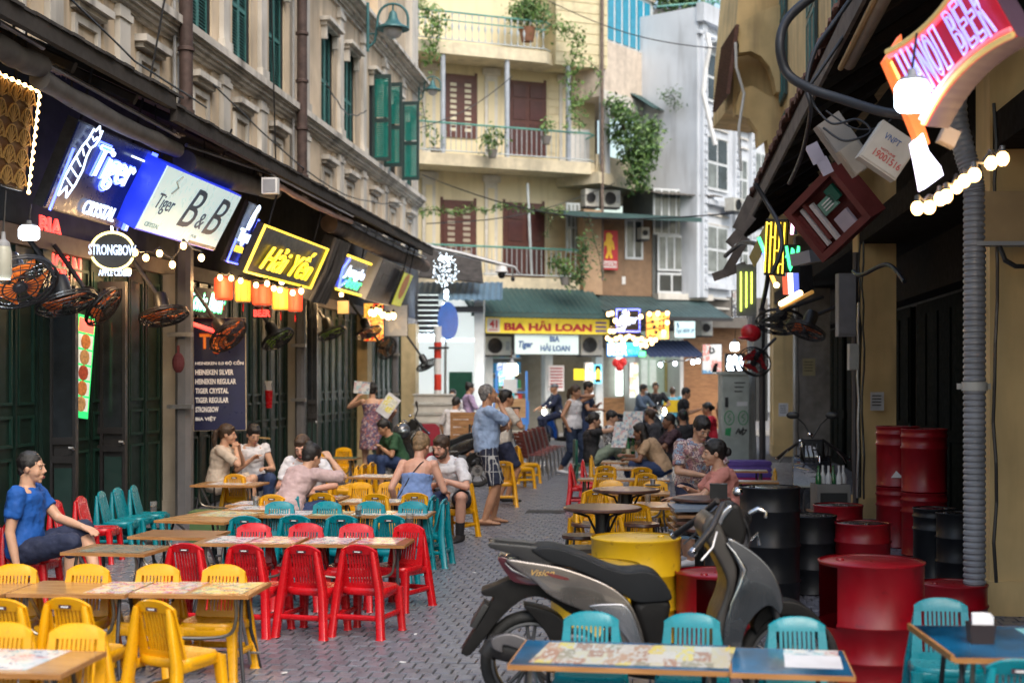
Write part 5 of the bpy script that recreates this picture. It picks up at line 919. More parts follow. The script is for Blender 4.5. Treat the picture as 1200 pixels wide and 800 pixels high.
# thick cables looping under the right eave
CB = M('thick black cable', (.02,.022,.028), .45)
for pts, r, lab in (([(960,-10,8.6),(925,20,8.5),(914,50,8.4),(922,85,8.4),(950,104,8.3),(985,116,8.2),(1030,130,8),(1060,135,7.8)], .030, 'thick black cable making a wide loop under the right eave'),
                    ([(1000,-5,9.4),(975,30,9.4),(955,60,9.3),(945,100,9.2),(950,130,9.2),(940,180,9.8),(925,215,10.6)], .016, 'black cable dropping from the top past the tile ends'),
                    ([(1010,0,10),(990,40,10),(960,85,10),(948,105,10),(955,125,10)], .012, 'thin cable running along the tile ends'),
                    ([(885,215,13),(900,240,13),(912,262,12.8),(916,290,12.6),(905,320,12.6)], .022, 'black cable sagging beside the yellow neon letters'),
                    ([(850,300,19),(870,285,18),(892,290,17),(900,320,17),(893,360,18)], .03, 'knotted cable hanging off the end of the right eave'),
                    ([(955,125,9.1),(975,145,9),(1005,140,8.9),(1020,155,8.8),(990,165,8.8),(965,150,8.9)], .008, 'tangle of thin wires over the grey closure'),
                    ([(968,130,9.1),(1000,150,9),(1030,150,8.9),(1045,140,8.8)], .006, 'fine wire strung to the telecom box'),
                    ([(1060,330,12),(1040,310,12.4),(1010,322,12.8),(1000,318,13)], .02, 'dark wire bundle crossing to the meter cabinet')):
    MB().tube(spline([P(*p) for p in pts], 8), r, 8).o('cable', CB, smooth=60, label=lab, cat='cable')
# clutter beneath the right eave: battens, awning roll, brackets
t = T('rolled_awning', 'grey metal awning roll slanting under the right eave', 'awning', P(1015, 40, 8.6)); o = t.location; MB().tube([P(1040,-10,8.0)-o, P(995,75,9.2)-o], .045, 10).o('roll', M('worn metal roll', (.28,.24,.2), .5, .3), t, 50); MB().tube([P(1030,-10,8.0)-o, P(985,80,9.2)-o], .02, 8).o('rail', M('tan sheet'), t)
t = T('green_awning', 'yellow-lit green awning flap at the end of the right eave', 'awning', P(905, 262, 15)); o = t.location; MB().add([P(878,300,17)-o, P(903,250,15)-o, P(912,262,14.6)-o, P(884,312,16.6)-o, P(878,302,17)-o, P(903,252,15)-o, P(912,264,14.6)-o, P(884,314,16.6)-o],[(0,1,2,3),(7,6,5,4),(0,4,5,1),(1,5,6,2),(2,6,7,3),(3,7,4,0)]).o('flap', M('olive awning cloth', (.30,.24,.04), .6), t)
for i, (u, v, d, l, a) in enumerate(((862,300,19,.6,60),(868,270,18.5,.5,50),(855,318,19.5,.5,20),(872,250,17.5,.45,65))):
    aa = rad(a); MB().box(-l/2,l/2,-.02,.02,-.06,.06).o('loose_board', M('weathered grey board'), mat4=frame(P(u,v,d), RT*math.cos(aa)+UP*math.sin(aa), UP*math.cos(aa)-RT*math.sin(aa)), label=['weathered board wedged at the outer end of the right eave','grey plank above the wedged board at the right eave end','lowest splintered board at the right eave end','short plank tucked under the tile ends'][i], cat='board')
# bottles etc. on top of the maroon frame are left out; utility cabinet
t = T('utility_cabinet', 'grey-green street utility cabinet sprayed with green and black graffiti', 'cabinet', m=frame(G(862, 25.4), RT, UP)); w, h = .50, 1.78
MB().box(-w/2,w/2,0,.5,.12,h).o('body', M('cabinet grey green', (.42,.46,.42), .55, streak=.3), t); MB().box(-w/2-.03,w/2+.03,-.03,.53,h+.002,h+.06).o('cap', M('cabinet grey green'), t); MB().box(-w/2-.02,w/2+.02,-.02,.52,0,.118).o('plinth', SIDEW, t)
MB().box(-w*.46,w*.46,-.012,-.001,.62,h-.05).o('door', M('cabinet grey green'), t); MB().box(-w*.46,w*.46,-.012,-.001,.16,.6).o('lower_door', M('cabinet grey green'), t)
GG = M('green spray paint', (.03,.30,.10), .6)
for cx in (-.12,.14): MB().tube([(cx+.09*math.cos(a_),-.018,.98+.13*math.sin(a_)) for a_ in [k*.45 for k in range(15)]], .008, 5).o('graffiti', GG, t); MB().tube(spline([(cx+.03,-.018,1.06),(cx-.03,-.018,1.0),(cx+.03,-.018,.96),(cx-.02,-.018,.9)],4), .007, 5).o('graffiti', GG, t)
MB().prism([(-.2,.66),(-.1,.64),(-.08,.8),(-.19,.78)], -.016, -.0125).o('spray_patch', GG, t); MB().tube(spline([(.0,-.018,.68),(.06,-.018,.78),(.08,-.018,.68),(.14,-.018,.8),(.12,-.018,.66),(.2,-.018,.76),(.04,-.018,.72)],5), .012, 6).o('graffiti', BLACKP, t); MB().box(.02,.22,-.016,-.0125,1.2,1.28).o('notice', WHITEP, t); MB().box(-.2,-.14,-.03,-.0125,1.18,1.36).o('vent', DSTEEL, t)
for k in range(3): MB().box(-.02, .18-.03*k, -.016, -.0125, 1.62-.08*k, 1.64-.08*k).o('text_line', BLACKP, t)
# wooden crate stall & folding stuff in the alley mouth
t = T('wooden_crate', 'wooden crate with black stencilled letters behind the man in the grey-blue shirt', 'crate', m=frame(G(556, 23.5), RT, UP))
for k in range(4): MB().box(-.42,.42,0,.02,.62+k*.13,.74+k*.13).o('plank', wood('crate plank', (.22,.10,.035), (.42,.22,.09), .6), t)
for x in (-.41,.37): MB().box(x,x+.04,-.02,-.001,.0,1.13).o('upright', MATS['crate plank'], t)
MB().box(-.42,.42,.022,.5,.6,.64).o('base', MATS['crate plank'], t); text('rG', t, DRK, .1, .88, .4, .28, y=-.004, ext=.003)
for x in (-.38,.36):
    for y in (.05,.45): MB().beam((x,y,0),(x,y,.6),.05,.05).o('leg', MATS['crate plank'], t)
# stack of pale crates / cooler, red chair back, motorbikes in the alley come with the vehicles
t = T('crate_stack', 'stack of pale grey plastic crates in the alley mouth', 'crate stack', m=frame(G(508, 28), RT, UP))
for k in range(7): MB().box(-.4,.4,0,.5,k*.2+.01,k*.2+.17).box(-.43,.43,-.03,.53,k*.2+.17,k*.2+.195).o('crate', M('pale crate plastic', (.5,.5,.48), .5), t)
t = T('blue_rack', 'blue plastic rack with a white sheet pinned on it before the shop shelves', 'rack', m=frame(G(599, 34.5)+Vector((0,0,.0)), RT, UP)); BLP = M('blue rack plastic', (.08,.25,.65), .4, emit=.1)
MB().box(-.45,.45,0,.05,.55,1.15).o('panel', BLP, t); 
for x in (-.4,.36): MB().box(x,x+.06,0,.05,0,1.9).o('upright', BLP, t)
for z in (.75,.95,1.35): MB().box(-.34,.36,-.02,-.001,z,z+.03).o('bar', BLP, t)
MB().box(-.2,.15,-.03,-.021,1.35,1.7).o('sheet', WHITEP, t)
t = T('folding_board', 'tan wooden board with a black handle leaning near the blue rack', 'board', m=frame(G(598, 26.5), RT, UP)); MB().box(-.3,.3,0,.04,.95,1.32).o('board', wood('tan board', (.45,.27,.13), (.6,.4,.22)), t); MB().box(-.15,.2,-.03,-.001,1.12,1.16).o('handle', DSTEEL, t); MB().beam((0,.02,0),(0,.02,.95),.06,.04).o('leg', MATS['tan board'], t)
# ================================================================ FURNITURE
def dirv(rz): return Vector((-math.sin(rz), math.cos(rz), 0))
def chair_proto():
    t = T('plastic_chair', 'x', 'chair', (0, 0, 0)); m = YEL
    # backrest shell: slotted panel, wide shoulders, arched top, running down into the seat
    b = MB()
    def yz(z): return -.085-.075*max(0, (z-.30))/.31
    def hw(z): return .150-.022*max(0, (z-.32))/.24
    zs_ = [.30, .36, .425]
    def slab(x0f, x1f, za, zb, th=.014):
        b.add([(x0f(za), yz(za), za), (x1f(za), yz(za), za), (x1f(zb), yz(zb), zb), (x0f(zb), yz(zb), zb), (x0f(za), yz(za)-th, za), (x1f(za), yz(za)-th, za), (x1f(zb), yz(zb)-th, zb), (x0f(zb), yz(zb)-th, zb)],
              [(0,1,2,3),(7,6,5,4),(0,4,5,1),(1,5,6,2),(2,6,7,3),(3,7,4,0)])
    slab(lambda z: -hw(z), lambda z: hw(z), .285, .350); slab(lambda z: -hw(z), lambda z: -.095, .350, .545); slab(lambda z: .095, lambda z: hw(z), .350, .545)
    n = 9
    for k in range(n-1):
        xx = -.095+.19*(k+1)/n; slab(lambda z: xx-.0065, lambda z: xx+.0065, .350, .545, .010)
    # arched top
    top = []; N = 10
    for k in range(N+1):
        x = -.130+.260*k/N; zt = .612-.038*(abs(x)/.130)**2.6; y0 = yz(.545); y1 = yz(zt); x2 = x*.99
        top.append([(x, y0, .545), (x2, y1+.004, zt-.006), (x2, y1-.006, zt), (x2, y1-.018, zt-.006), (x, y0-.014, .545)])
    b.loft(top); b.o('backrest', m, t, 50)
    # back posts: channel legs with outward foot
    for s in (-1, 1):
        MB().loft([[ (s*(c+a)*1.0, y+bb, z) for a, bb in ((-w/2+.006,-d/2),(w/2-.006,-d/2),(w/2,-d/2+.006),(w/2,d/2-.006),(w/2-.006,d/2),(-w/2+.006,d/2),(-w/2,d/2-.006),(-w/2,-d/2+.006))]
            for c, y, z, w, d in ((.178,-.205,0,.058,.062),(.176,-.203,.012,.048,.052),(.150,-.165,.30,.046,.060),(.112,-.174,.53,.036,.032),(.104,-.178,.572,.028,.020))]).o('leg', m, t, 50)
        MB().loft([[ (s*(c+a), y+bb, z) for a, bb in ((-w/2+.006,-d/2),(w/2-.006,-d/2),(w/2,-d/2+.006),(w/2,d/2-.006),(w/2-.006,d/2),(-w/2+.006,d/2),(-w/2,d/2-.006),(-w/2,-d/2+.006))]
            for c, y, z, w, d in ((.168,.178,0,.052,.052),(.167,.177,.012,.042,.042),(.148,.150,.30,.060,.050))]).o('leg', m, t, 50)
        MB().beam((s*.152,-.15,.275),(s*.145,.15,.285),.022,.05, side=(1,0,0)).o('side_rail', m, t, 50); MB().beam((s*.166,-.18,.135),(s*.158,.165,.135),.02,.035, side=(1,0,0)).o('stretcher', m, t, 50)
    MB().beam((-.165,-.186,.135),(.165,-.186,.135),.036,.020, side=(0,0,1)).o('stretcher', m, t, 50)
    MB().beam((-.14,.165,.275),(.14,.165,.275),.055,.018, side=(0,0,1)).o('front_apron', m, t, 50)
    def ring(z, k, dz=0): 
        out = []
        for i in range(28):
            a = 2*math.pi*i/28; c = math.cos(a); s_ = math.sin(a); q = 4.0; r_ = (abs(c)**q+abs(s_)**q)**(-1/q); out.append((.170*k*r_*c, .155*k*r_*s_+.02, z))
        return out
    MB().loft([ring(.272,.94), ring(.285,1.0), ring(.312,1.0), ring(.322,.95), ring(.316,.80), ring(.312,.4)]).o('seat', m, t, 50)
    MB().box(-.034,.034,-.183,-.179,.557,.574).o('maker_label', M('dark chair label', (.05,.02,.03), .4), t); MB().box(-.02,.02,-.185,-.1831,.562,.569).o('label_print', WHITEP, t)
    return t
PROTO = [None, False]
def chair(u, vt, rz, col, lab, group, d=None, s=1.0, lift=0, tiltx=0):
    d = d or 1600/((vt-444)/1.09); r = rad(rz); r += rad(R.uniform(-4, 4)); loc = G(u, d)+dirv(r)*.165; loc.z = lift
    if PROTO[0] is None: PROTO[0] = chair_proto()
    sw_ = {YEL.name: col} if col is not YEL else None
    if not PROTO[1] and col is YEL:
        c = PROTO[0]; c['label'] = lab; c['group'] = group; c.location = loc; c.rotation_euler = (0, 0, r); PROTO[1] = True; PROTO.append(c)
    else: c = dup(PROTO[0], lab, loc, r, group, sw_)
    c.rotation_euler.x = rad(tiltx)
    if len(lab.split()) > 16: print('LONG', lab)
    c.scale = (s, s, s); return c
gY, gR, gT = 'yellow slatted plastic chairs', 'red slatted plastic chairs', 'teal slatted plastic chairs'
for i, (u, v, rz, lab) in enumerate(((18,660.5,184,'far side of front-left table, second from the left edge'),(104,660.5,178,'facing us behind the front-left table, before the blue-shirted man'),(186,660.5,181,'facing us in the middle of the far side of the front-left table'),(263,661,176,'facing us at the right end of the front-left table'),
    (180,702.5,-24,'in front, turned aside with its back post and label toward us'),(78,699.5,-8,'back to us at the near side of the front-left table'),(2,701,-5,'cut by the left edge, near side of front-left table'),(92,730,182,'facing us tucked behind the corner table at lower left'),(8,728.6,180,'cut by the left edge behind the corner table'),(-62,661,180,'just outside the left edge in the far row'),
    (275,555,-10,'back to us below the two women eating at the wall'),(232,534,20,'stacked beside the seated woman with the ponytail'),(247,528,-30,'half hidden behind the woman in cream at the wall'),(372,530,170,'right of the bearded man, by the wall'),(403,524,175,'facing us under the small green table by the wall'),(419,545,90,'edge-on behind the last wall table, left one of three'),(427,543,85,'edge-on behind the last wall table, middle one of three'),(436,541,82,'edge-on behind the last wall table, right one of three'),
    (389,553,95,'edge-on just right of the bearded man'),(423,564.5,172,'facing us below the dress-wearing woman'),(319,579,-5,'back to us behind the woman in dusty pink'),(377,577,-3,'back to us right of the woman in dusty pink'),(440,578,0,'back to us left of the bare-backed woman'),(486,577,2,'back to us under the bare-backed woman'),(458,564,178,'facing us just left of the bare-backed woman'),
    (598,526,-60,'in the cluster right of the standing man, front one'),(606,522,-70,'in the cluster right of the standing man, rear one'),(590,540,10,'pushed under the red shelf behind the standing man'),
    (693,533,-88,'edge-on behind the two red ones across the lane'),(710,545,-5,'back to us at the far right-hand table, rear left'),(709,553,0,'back to us at the right-hand tables, showing its label'),(716,562,182,'facing us behind the far round table'),(697,573,20,'turned sideways left of the far round table'),(752,547,5,'back to us right side of the long pale table'),(757,554,-5,'back to us with label, right of the table legs'),(768,563,185,'facing us next to the patterned-shirt person'),(745,590,10,'under the square wooden table'),(712,600,0,'between the two round tables, mostly hidden'),(676,590,-85,'edge-on between the red ones and the near round table'),
    (900,540,85,'edge-on by the ochre pillar, left of two'),(908,548,85,'edge-on by the ochre pillar, right of two'))):
    chair(u, v, rz, YEL, 'yellow plastic chair '+lab, gY)
for u, v, rz, lab in ((217,636,-12,'back to us at the left end of the red row'),(287,637,-14,'back to us, second from the left in the near red row'),(354,638,-13,'back to us, third from the left in the near red row'),(420,638,-13,'back to us, rightmost of the near red row'),(298,612.5,182,'facing us, leftmost beyond the table of menus'),(359,612.5,180,'facing us, middle beyond the table of menus'),(418,613,181,'facing us, second from the right beyond the table of menus'),(480,613,158,'standing clear at the right end of the menu table'),
    (65,585.5,-82,'side-on against the wall, next to the man in blue'),(94,581,-84,'side-on against the wall beside the teal trio'),(12,610,-86,'under the man in the blue tee'),(-12,604,-88,'cut by the left edge behind the man in blue'),(669,542,-86,'side-on across the lane, nearer of the pair'),(683,538,-84,'side-on across the lane, farther of the pair'),(584,508,10,'bright one behind the standing man in the lane')):
    chair(u, v, rz, RED, 'red plastic chair '+lab, gR)
for u, v, rz, lab in ((118,575,-84,'side-on against the wall, nearest of three'),(137,571,-84,'side-on against the wall, middle of three'),(156,568,-84,'side-on against the wall, farthest of three'),(287,604,-2,'back to us, leftmost in the teal row'),(345,603,0,'back to us, second from the left in the teal row'),(400,603,1,'back to us, third from the left in the teal row'),(456,603,2,'back to us, rightmost of the near teal row'),(328,587,182,'facing us, leftmost beyond the teal-row table'),(384,587,180,'facing us, second beyond the teal-row table'),(435,587,178,'facing us, third beyond the teal-row table'),(484,587,176,'facing us, rightmost beyond the teal-row table'),(352,578,-88,'edge-on top poking up left of the pink-shirted woman'),
    (521,584,88,'side-on at the lane end of the table, nearer of the pair'),(508,580,88,'side-on at the lane end of the table, farther of the pair'),
    (693,716,178,'facing us behind the front-right table, before the rear wheel of the scooter'),(811,718,181,'facing us at the middle of the front-right table'),(933,722,182,'facing us at the right end of the front-right table'),(1102,700,176,'facing us behind the corner table at lower right'),(1196,772,-6,'back to us cut by the lower right corner')):
    chair(u, v, rz, TEAL, 'teal plastic chair '+lab, gT)
# ---- folding tables
TW = wood('honey laminate', (.33,.17,.06), (.52,.30,.12), .25, 1, (2,16,16)); TD = wood('brown laminate', (.17,.085,.04), (.30,.16,.08), .3, 1, (2,16,16)); TB = M('blue laminated top', (.006,.085,.19), .16, var=.7, sc_=3); EDG = wood('table edge wood', (.28,.12,.03), (.42,.2,.07), .5)
MEN = [printmat('menu print a', [(.55,.10,.12),(.70,.55,.25),(.35,.15,.35),(.6,.6,.55),(.25,.3,.2),(.65,.35,.2)], scale=26, mp=(1,1,1), bg=(.6,.55,.6)), printmat('menu print b', [(.6,.55,.15),(.2,.35,.2),(.65,.62,.45),(.5,.2,.1),(.15,.25,.3)], scale=22, bg=(.68,.62,.4)), printmat('menu print c', [(.6,.62,.65),(.3,.5,.55),(.65,.6,.55),(.55,.3,.3),(.15,.2,.3)], scale=24, bg=(.65,.68,.7))]
PAP = M('white menu paper', (.62,.62,.66), .4)
def table(o, w, dep, rz, lab, top=TW, h=.5,  sheets=(), group='folding tables', legs=True, lm=DSTEEL):
    h += R.uniform(0, .006)
    t = T('folding_table', lab, 'table', o, rad(rz), group)
    MB().box(-w/2+.008,w/2-.008,.008,dep-.008,h-.018,h).o('table_top', top, t)
    MB().box(-w/2,w/2,0,.0075,h-.022,h-.001).box(-w/2,w/2,dep-.0075,dep,h-.022,h-.001).box(-w/2,-w/2+.0075,.0078,dep-.0078,h-.022,h-.001).box(w/2-.0075,w/2,.0078,dep-.0078,h-.022,h-.001).o('edging', EDG, t)
    for x0, x1, y0, y1, m in sheets:
        a, b, c, d = x0*w/2, x1*w/2, y0*dep, y1*dep; s_ = (b-a)*.04
        MB().add([(a,c,h+.0012),(b,c,h+.0012),(b+s_,d,h+.0012),(a+s_,d,h+.0012),(a,c,h+.0022),(b,c,h+.0022),(b+s_,d,h+.0022),(a+s_,d,h+.0022)],[(3,2,1,0),(4,5,6,7),(0,1,5,4),(1,2,6,5),(2,3,7,6),(3,0,4,7)]).o('printed_sheet', m, t)
    if legs:
        for s in (-1, 1):
            x = s*(w/2-.07); r = .011
            MB().tube([(x,dep*.22,h-.03),(x+s*.01,dep*.1,.24),(x+s*.05,-.02,.0)], r, 7).o('leg', lm, t, 50); MB().tube([(x-.05*s,dep*.8,h-.03),(x-.04*s,dep*.9,.24),(x-.0*s,dep*1.02,.0)], r, 7).o('leg', lm, t, 50)
            MB().tube([(x-s*.02,dep*.2,h-.03),(x-s*.05,dep*.85,.12),(x-s*.05,dep*.95,.03)], r*.9, 7).o('cross_leg', STEEL, t, 50)
        x = w/2-.09; MB().tube(spline([(-x,.06,h-.03),(-x,.07,.36),(-x+.05,.08,.27),(0,.08,.25),(x-.05,.08,.27),(x,.07,.36),(x,.06,h-.03)],5), .010, 7).o('brace', M('tarnished chrome', (.22,.2,.17), .35, .8), t, 50)
        MB().tube([(-w/2+.05,dep*.9,.1),(w/2-.05,dep*.9,.1)], .008, 6).o('foot_bar', STEEL, t, 50)
    return t
def tab(uR, dn, w, dep, rz, lab, **k):                       # uR: image column of the near right corner
    p = G(uR, dn); r = rad(rz); c = Vector((math.cos(r), math.sin(r), 0)); return table(p-c*(w/2), w, dep, rz, lab, **k)
tab(291, 7.54, .68, .50, 2, 'honey laminate folding table with printed menus, right end of the front-left pair', sheets=((-1,-.1,.08,.92,MEN[0]),(.0,.86,.1,.95,MEN[1])))
tab(146, 7.56, .68, .50, 2, 'honey laminate folding table joined on the left of the front-left pair', sheets=((.25,.98,.1,.95,MEN[0]),))
tab(0, 7.58, .68, .50, 2, 'honey folding table running out of the left edge of the photo')
tab(71, 5.53, .7, .48, 1, 'corner table at lower left with a pale printed sheet', sheets=((-.9,.5,.12,.98,MEN[2]),))
tab(344, 9.87, .76, .52, 1, 'long table of the red row, left half, covered in menu prints', sheets=((-.8,.0,.1,.9,MEN[2]),(.05,.95,.1,.9,MEN[0])), top=TD); tab(474, 9.83, .78, .52, 1, 'long table of the red row, right half, covered in menu prints', sheets=((-.95,-.1,.1,.9,MEN[2]),(.0,.8,.1,.9,MEN[0])), top=TD)
tab(169, 9.35, .62, .5, -3, 'small dark table with worn print beside the man in blue', top=TD, sheets=((-.7,.8,.1,.9,printmat('worn green print', [(.2,.22,.18),(.3,.25,.2),(.25,.2,.15),(.12,.2,.2)], scale=20, bg=(.25,.2,.15))),)); tab(243, 10.3, .64, .5, -2, 'small bare brown table in front of the teal trio', top=TD)
tab(262, 11.4, .66, .95, -10, 'long honey table running back from the teal trio toward the pillar', sheets=((-.6,.7,.45,.95,MEN[1]),)); tab(322, 12.45, .5, .45, 0, 'table joined behind the long honey one with pale print', sheets=((-.8,.8,.1,.9,MEN[2]),)) 
tab(405, 11.95, .80, .5, 1, 'teal-row table, left half, with curling prints', sheets=((-.8,.1,.1,.9,MEN[2]),(.2,.9,.1,.9,MEN[1]))); tab(501, 11.92, .74, .5, 1, 'teal-row table, right half, with a green print', sheets=((-.9,.0,.1,.9,printmat('green print', [(.1,.35,.25),(.6,.6,.55),(.5,.25,.2),(.2,.3,.4)], scale=22)),(.1,.9,.1,.9,MEN[2])))
tab(298, 15.3, .75, .6, 0, 'table of the two women eating by the wall', sheets=((-.6,.5,.2,.9,MEN[2]),)); tab(330, 12.9, .55, .5, 0, 'little table with a pale sheet in front of the pink-shirted woman', sheets=((-.9,.9,.1,.9,MEN[2]),)); tab(397, 13.6, .85, .5, 0, 'table between the bearded man and the yellow chairs', top=TD, sheets=((-.8,.8,.1,.9,MEN[0]),)); tab(468, 13.2, .62, .5, 0, 'green-printed table left of the bare-backed woman', sheets=((-.9,.9,.1,.9,MATS['green print']),)); tab(461, 16.5, .62, .6, -6, 'pale table below the dress-wearing woman', sheets=((-.8,.8,.1,.9,MEN[2]),)); tab(415, 20.5, .5, .5, 0, 'small dim green table against the wall', top=M('green table top', (.06,.12,.09), .3))
# front right tables
tab(857/1, 5.6, .93, .56, -2, 'front-right table edged in wood with a row of yellow-striped food menus', h=.5, top=TB, sheets=((-.82,.98,.10,.90,printmat('yellow striped menu', [(.62,.52,.14),(.55,.53,.50),(.36,.2,.14),(.52,.48,.36),(.3,.27,.2),(.42,.28,.2)], scale=15, mp=(1,.35,1), bg=(.5,.48,.44))),))
tab(1003, 5.5, .50, .54, -2, 'front-right table with a blue printed top and a tilted white menu', h=.5, top=TB, sheets=((-.1,.85,.25,.73,PAP),(-.08,.86,.74,.96,MEN[2])))
tc = table(G(1118, 5.42)+Vector((.42,0,0)), .85, .72, 4, 'blue-topped table with a broad wooden edge at the lower right corner', h=.60, top=TB, sheets=((.0,.9,.35,.9,M('aqua print', (.2,.5,.55), .3, var=.5, sc_=5)),))
MB().box(-.44,-.425,.0,.7,.585,.612).o('edge_strip', EDG, tc)
# right side tables
tab(805, 12.7, .62, .6, 0, 'square wooden table between the two round bar tables and the barrels', top=TD); tab(752, 18.2, .62, .5, 0, 'pale wooden table facing the seated drinkers, nearer one', top=M('glossy pale wood', (.5,.36,.22), .2)); tab(755, 19.6, .62, .5, 0, 'pale wooden table with green bottles on it, farther one', top=MATS['glossy pale wood']); tab(785, 16.2, 1.1, .35, 0, 'thin grey-topped bench table across the yellow chairs', top=M('grey table top', (.28,.24,.2), .4))
tab(900, 16, .62, .3, 0, 'narrow grey plank table left of the ochre pillar', top=MATS['grey table top'], h=.62); tab(913, 14.5, .5, .3, 0, 'short plank table behind the black barrel', top=TD, h=.6); tab(785, 14.2, .6, .5, 0, 'low table by the patterned-shirt person', top=TD)
# round bar tables
DW = wood('dark bar wood', (.045,.02,.016), (.11,.05,.035), .3, 1.5, (3,9,9))
def bar(u, d, r, lab, h=.73):
    t = T('bar_table', lab, 'table', G(u, d), group='round bar tables'); MB().lathe([(r-.01,h-.028),(r,h-.02),(r,h-.008),(r-.008,h)], 36).o('table_top', DW, t, 40); MB().lathe([(.055,.03),(.055,h-.03)], 16).o('pedestal', BLACKP, t, 40); MB().lathe([(.24,0),(.23,.02),(.06,.035)], 28).o('base', BLACKP, t, 40)
    for k in range(4): a = k*math.pi/2+.5; MB().tube([(.05*math.cos(a),.05*math.sin(a),h-.2),(.12*math.cos(a),.12*math.sin(a),h-.07),(.24*math.cos(a),.24*math.sin(a),h-.032)], .010, 6).o('bracket', BLACKP, t, 50)
    return t
bar(706, 10.4, .30, 'near round dark bar table standing behind the yellow barrel'); bar(734, 12.1, .30, 'farther round dark bar table with a tray at its edge'); bar(822, 11.2, .24, 'round dark bar table carrying the black box in front of the pink-shirted sitter'); bar(835, 9.6, .22, 'small round table half behind the scooter handlebar', .66)
def stool(u, d, h, lab, rnd=False):
    t = T('bar_stool', lab, 'stool', G(u, d), R.uniform(-.3,.3), 'dark low stools'); r = .15
    if rnd: MB().lathe([(r,h-.03),(r+.005,h-.02),(r,h)], 24).o('seat', DW, t, 40)
    else: MB().loft([[(x,y,z) for x,y in ((-r+c,-r),(r-c,-r),(r,-r+c),(r,r-c),(r-c,r),(-r+c,r),(-r,r-c),(-r,-r+c))] for z, c in ((h-.03,.03),(h-.02,.02),(h,.03))]).o('seat', M('black stool seat', (.03,.025,.022), .35), t, 40)
    for sx in (-1, 1):
        for sy in (-1, 1): MB().tube([(sx*.11,sy*.11,h-.03),(sx*.14,sy*.14,0)], .011, 6).o('leg', BLACKP, t, 50)
    MB().tube([(-.13,-.13,.16),(.13,-.13,.16),(.13,.13,.16),(-.13,.13,.16),(-.13,-.13,.16)], .007, 5).o('ring', BLACKP, t)
stool(681, 10.9, .46, 'round dark stool tucked at the left of the near bar table', True); stool(690, 11.8, .46, 'round stool behind the near bar table pedestal', True); stool(676, 9.6, .44, 'black square stool left of the yellow barrel, nearer one'); stool(684, 10.1, .46, 'black square stool left of the yellow barrel, farther one'); stool(748, 10.4, .46, 'round dark stool right of the near bar table', True); stool(752, 11.6, .48, 'round stool below the far bar table', True); stool(765, 10.8, .46, 'dark stool between the bar tables and the stacked tops', True)
# stacked boards/tables beside scooter head
t = T('stacked_tables', 'pile of folded table tops and a blue-grey board behind the scooter', 'stack', m=frame(G(818, 10.6), RT, UP))
for k, (w, z, m_) in enumerate(((.34,.52,TD),(.36,.57,DW),(.35,.62,TD),(.38,.67,M('grey blue board', (.12,.16,.22), .35)),(.33,.46,M('blue grey panel', (.08,.14,.20), .35)))): MB().box(-w/2+R.uniform(-.02,.02),w/2,0,.5,z,z+.022).o('board', m_, t)
for x in (-.14,.12):
    for y in (.05,.42): MB().beam((x,y,0),(x,y,.455),.03,.03).o('support', TD, t)
# ---- steel drums
def drum(u, d, r, h, col, lab, top=None, ribs=(.33,.66), lift=0, cut=None, p=None):
    t = T('steel_drum', lab, 'barrel', p or G(u, d), R.uniform(0, 6) if not cut else cut, 'painted steel drums'); t.location.z = lift
    pr = [(r*.96,0),(r,.006),(r+.006,.012),(r,.022)]
    for q in ribs: pr += [(r,h*q-.016),(r+.010,h*q-.006),(r+.010,h*q+.004),(r,h*q+.014)]
    pr += [(r,h-.022),(r+.007,h-.014),(r+.007,h-.004),(r,h)]
    if cut:
        n = 40; vs = []; 
        mb = MB(); nn = len(pr)
        for rr, z in pr: vs += [(rr*math.cos(2*math.pi*i/n), rr*math.sin(2*math.pi*i/n), z) for i in range(n)]
        fs = []
        for k in range(nn-1):
            for i in range(n):
                zc = (pr[k][1]+pr[k+1][1])/2
                if i < 6 and h*.45 < zc < h*.88: continue
                j = (i+1) % n; fs.append((k*n+i, k*n+j, (k+1)*n+j, (k+1)*n+i))
        mb.add(vs, fs).o('shell', col, t, 45)
    else: MB().lathe(pr, 40, cap=False).o('shell', col, t, 45)
    MB().lathe([(r*.97,h-.012),(r*.9,h-.012),(r*.88,h-.008),(.01,h-.008)], 40, cap=False).o('lid', top or col, t, 45); MB().lathe([(r*.98,.004),(.01,.004)], 24, cap=False).o('bottom', col, t)
    MB().lathe([(.025,h-.007),(.02,h+.004)], 12, (r*.6,0,0)).o('bung', top or col, t, 40); return t
DR = M('red drum paint', (.25,.0025,.009), .36, var=.22, sc_=3, bump=.25, bs=4, spot=.35, streak=.3, scol=(.08,.01,.01)); DY = M('yellow drum paint', (.62,.38,.01), .36, var=.15, sc_=3, bump=.25, bs=4, spot=.4, streak=.25, scol=(.2,.1,.02)); DB2 = M('black drum paint', (.009,.010,.013), .42, var=.3, spec=.35, sc_=3, bump=.08, bs=8); LID = M('dark drum lid', (.03,.025,.025), .25, var=.4, sc_=6)  # red and black paints darkened: the shade on the drums is in the colour
drum(1021, 7.75, .29, .675, DR, 'large red steel drum with a slot cut in its side, front right', cut=2.95, ribs=(.20,.49)); drum(745, 8.95, .29, .67, DY, 'large yellow steel drum behind the scooter seat'); drum(698, 8.25, .27, .585, DY, 'lower yellow drum just behind the scooter seat hump'); drum(902, 10.4, .225, .885, DB2, 'tall black steel drum behind the scooter handlebar', LID, (.2,.5,.8))
drum(838, 8.75, .25, .47, DR, 'low red drum stool between the yellow drum and the scooter', cut=4.2, ribs=(.3,)); drum(982, 11.9, .21, .61, DR, 'red drum with a black lid, left one beyond the large red drum', LID); drum(1011, 10.7, .21, .58, DR, 'red drum with a black lid, right one just beyond the large red drum', LID, (.75,))
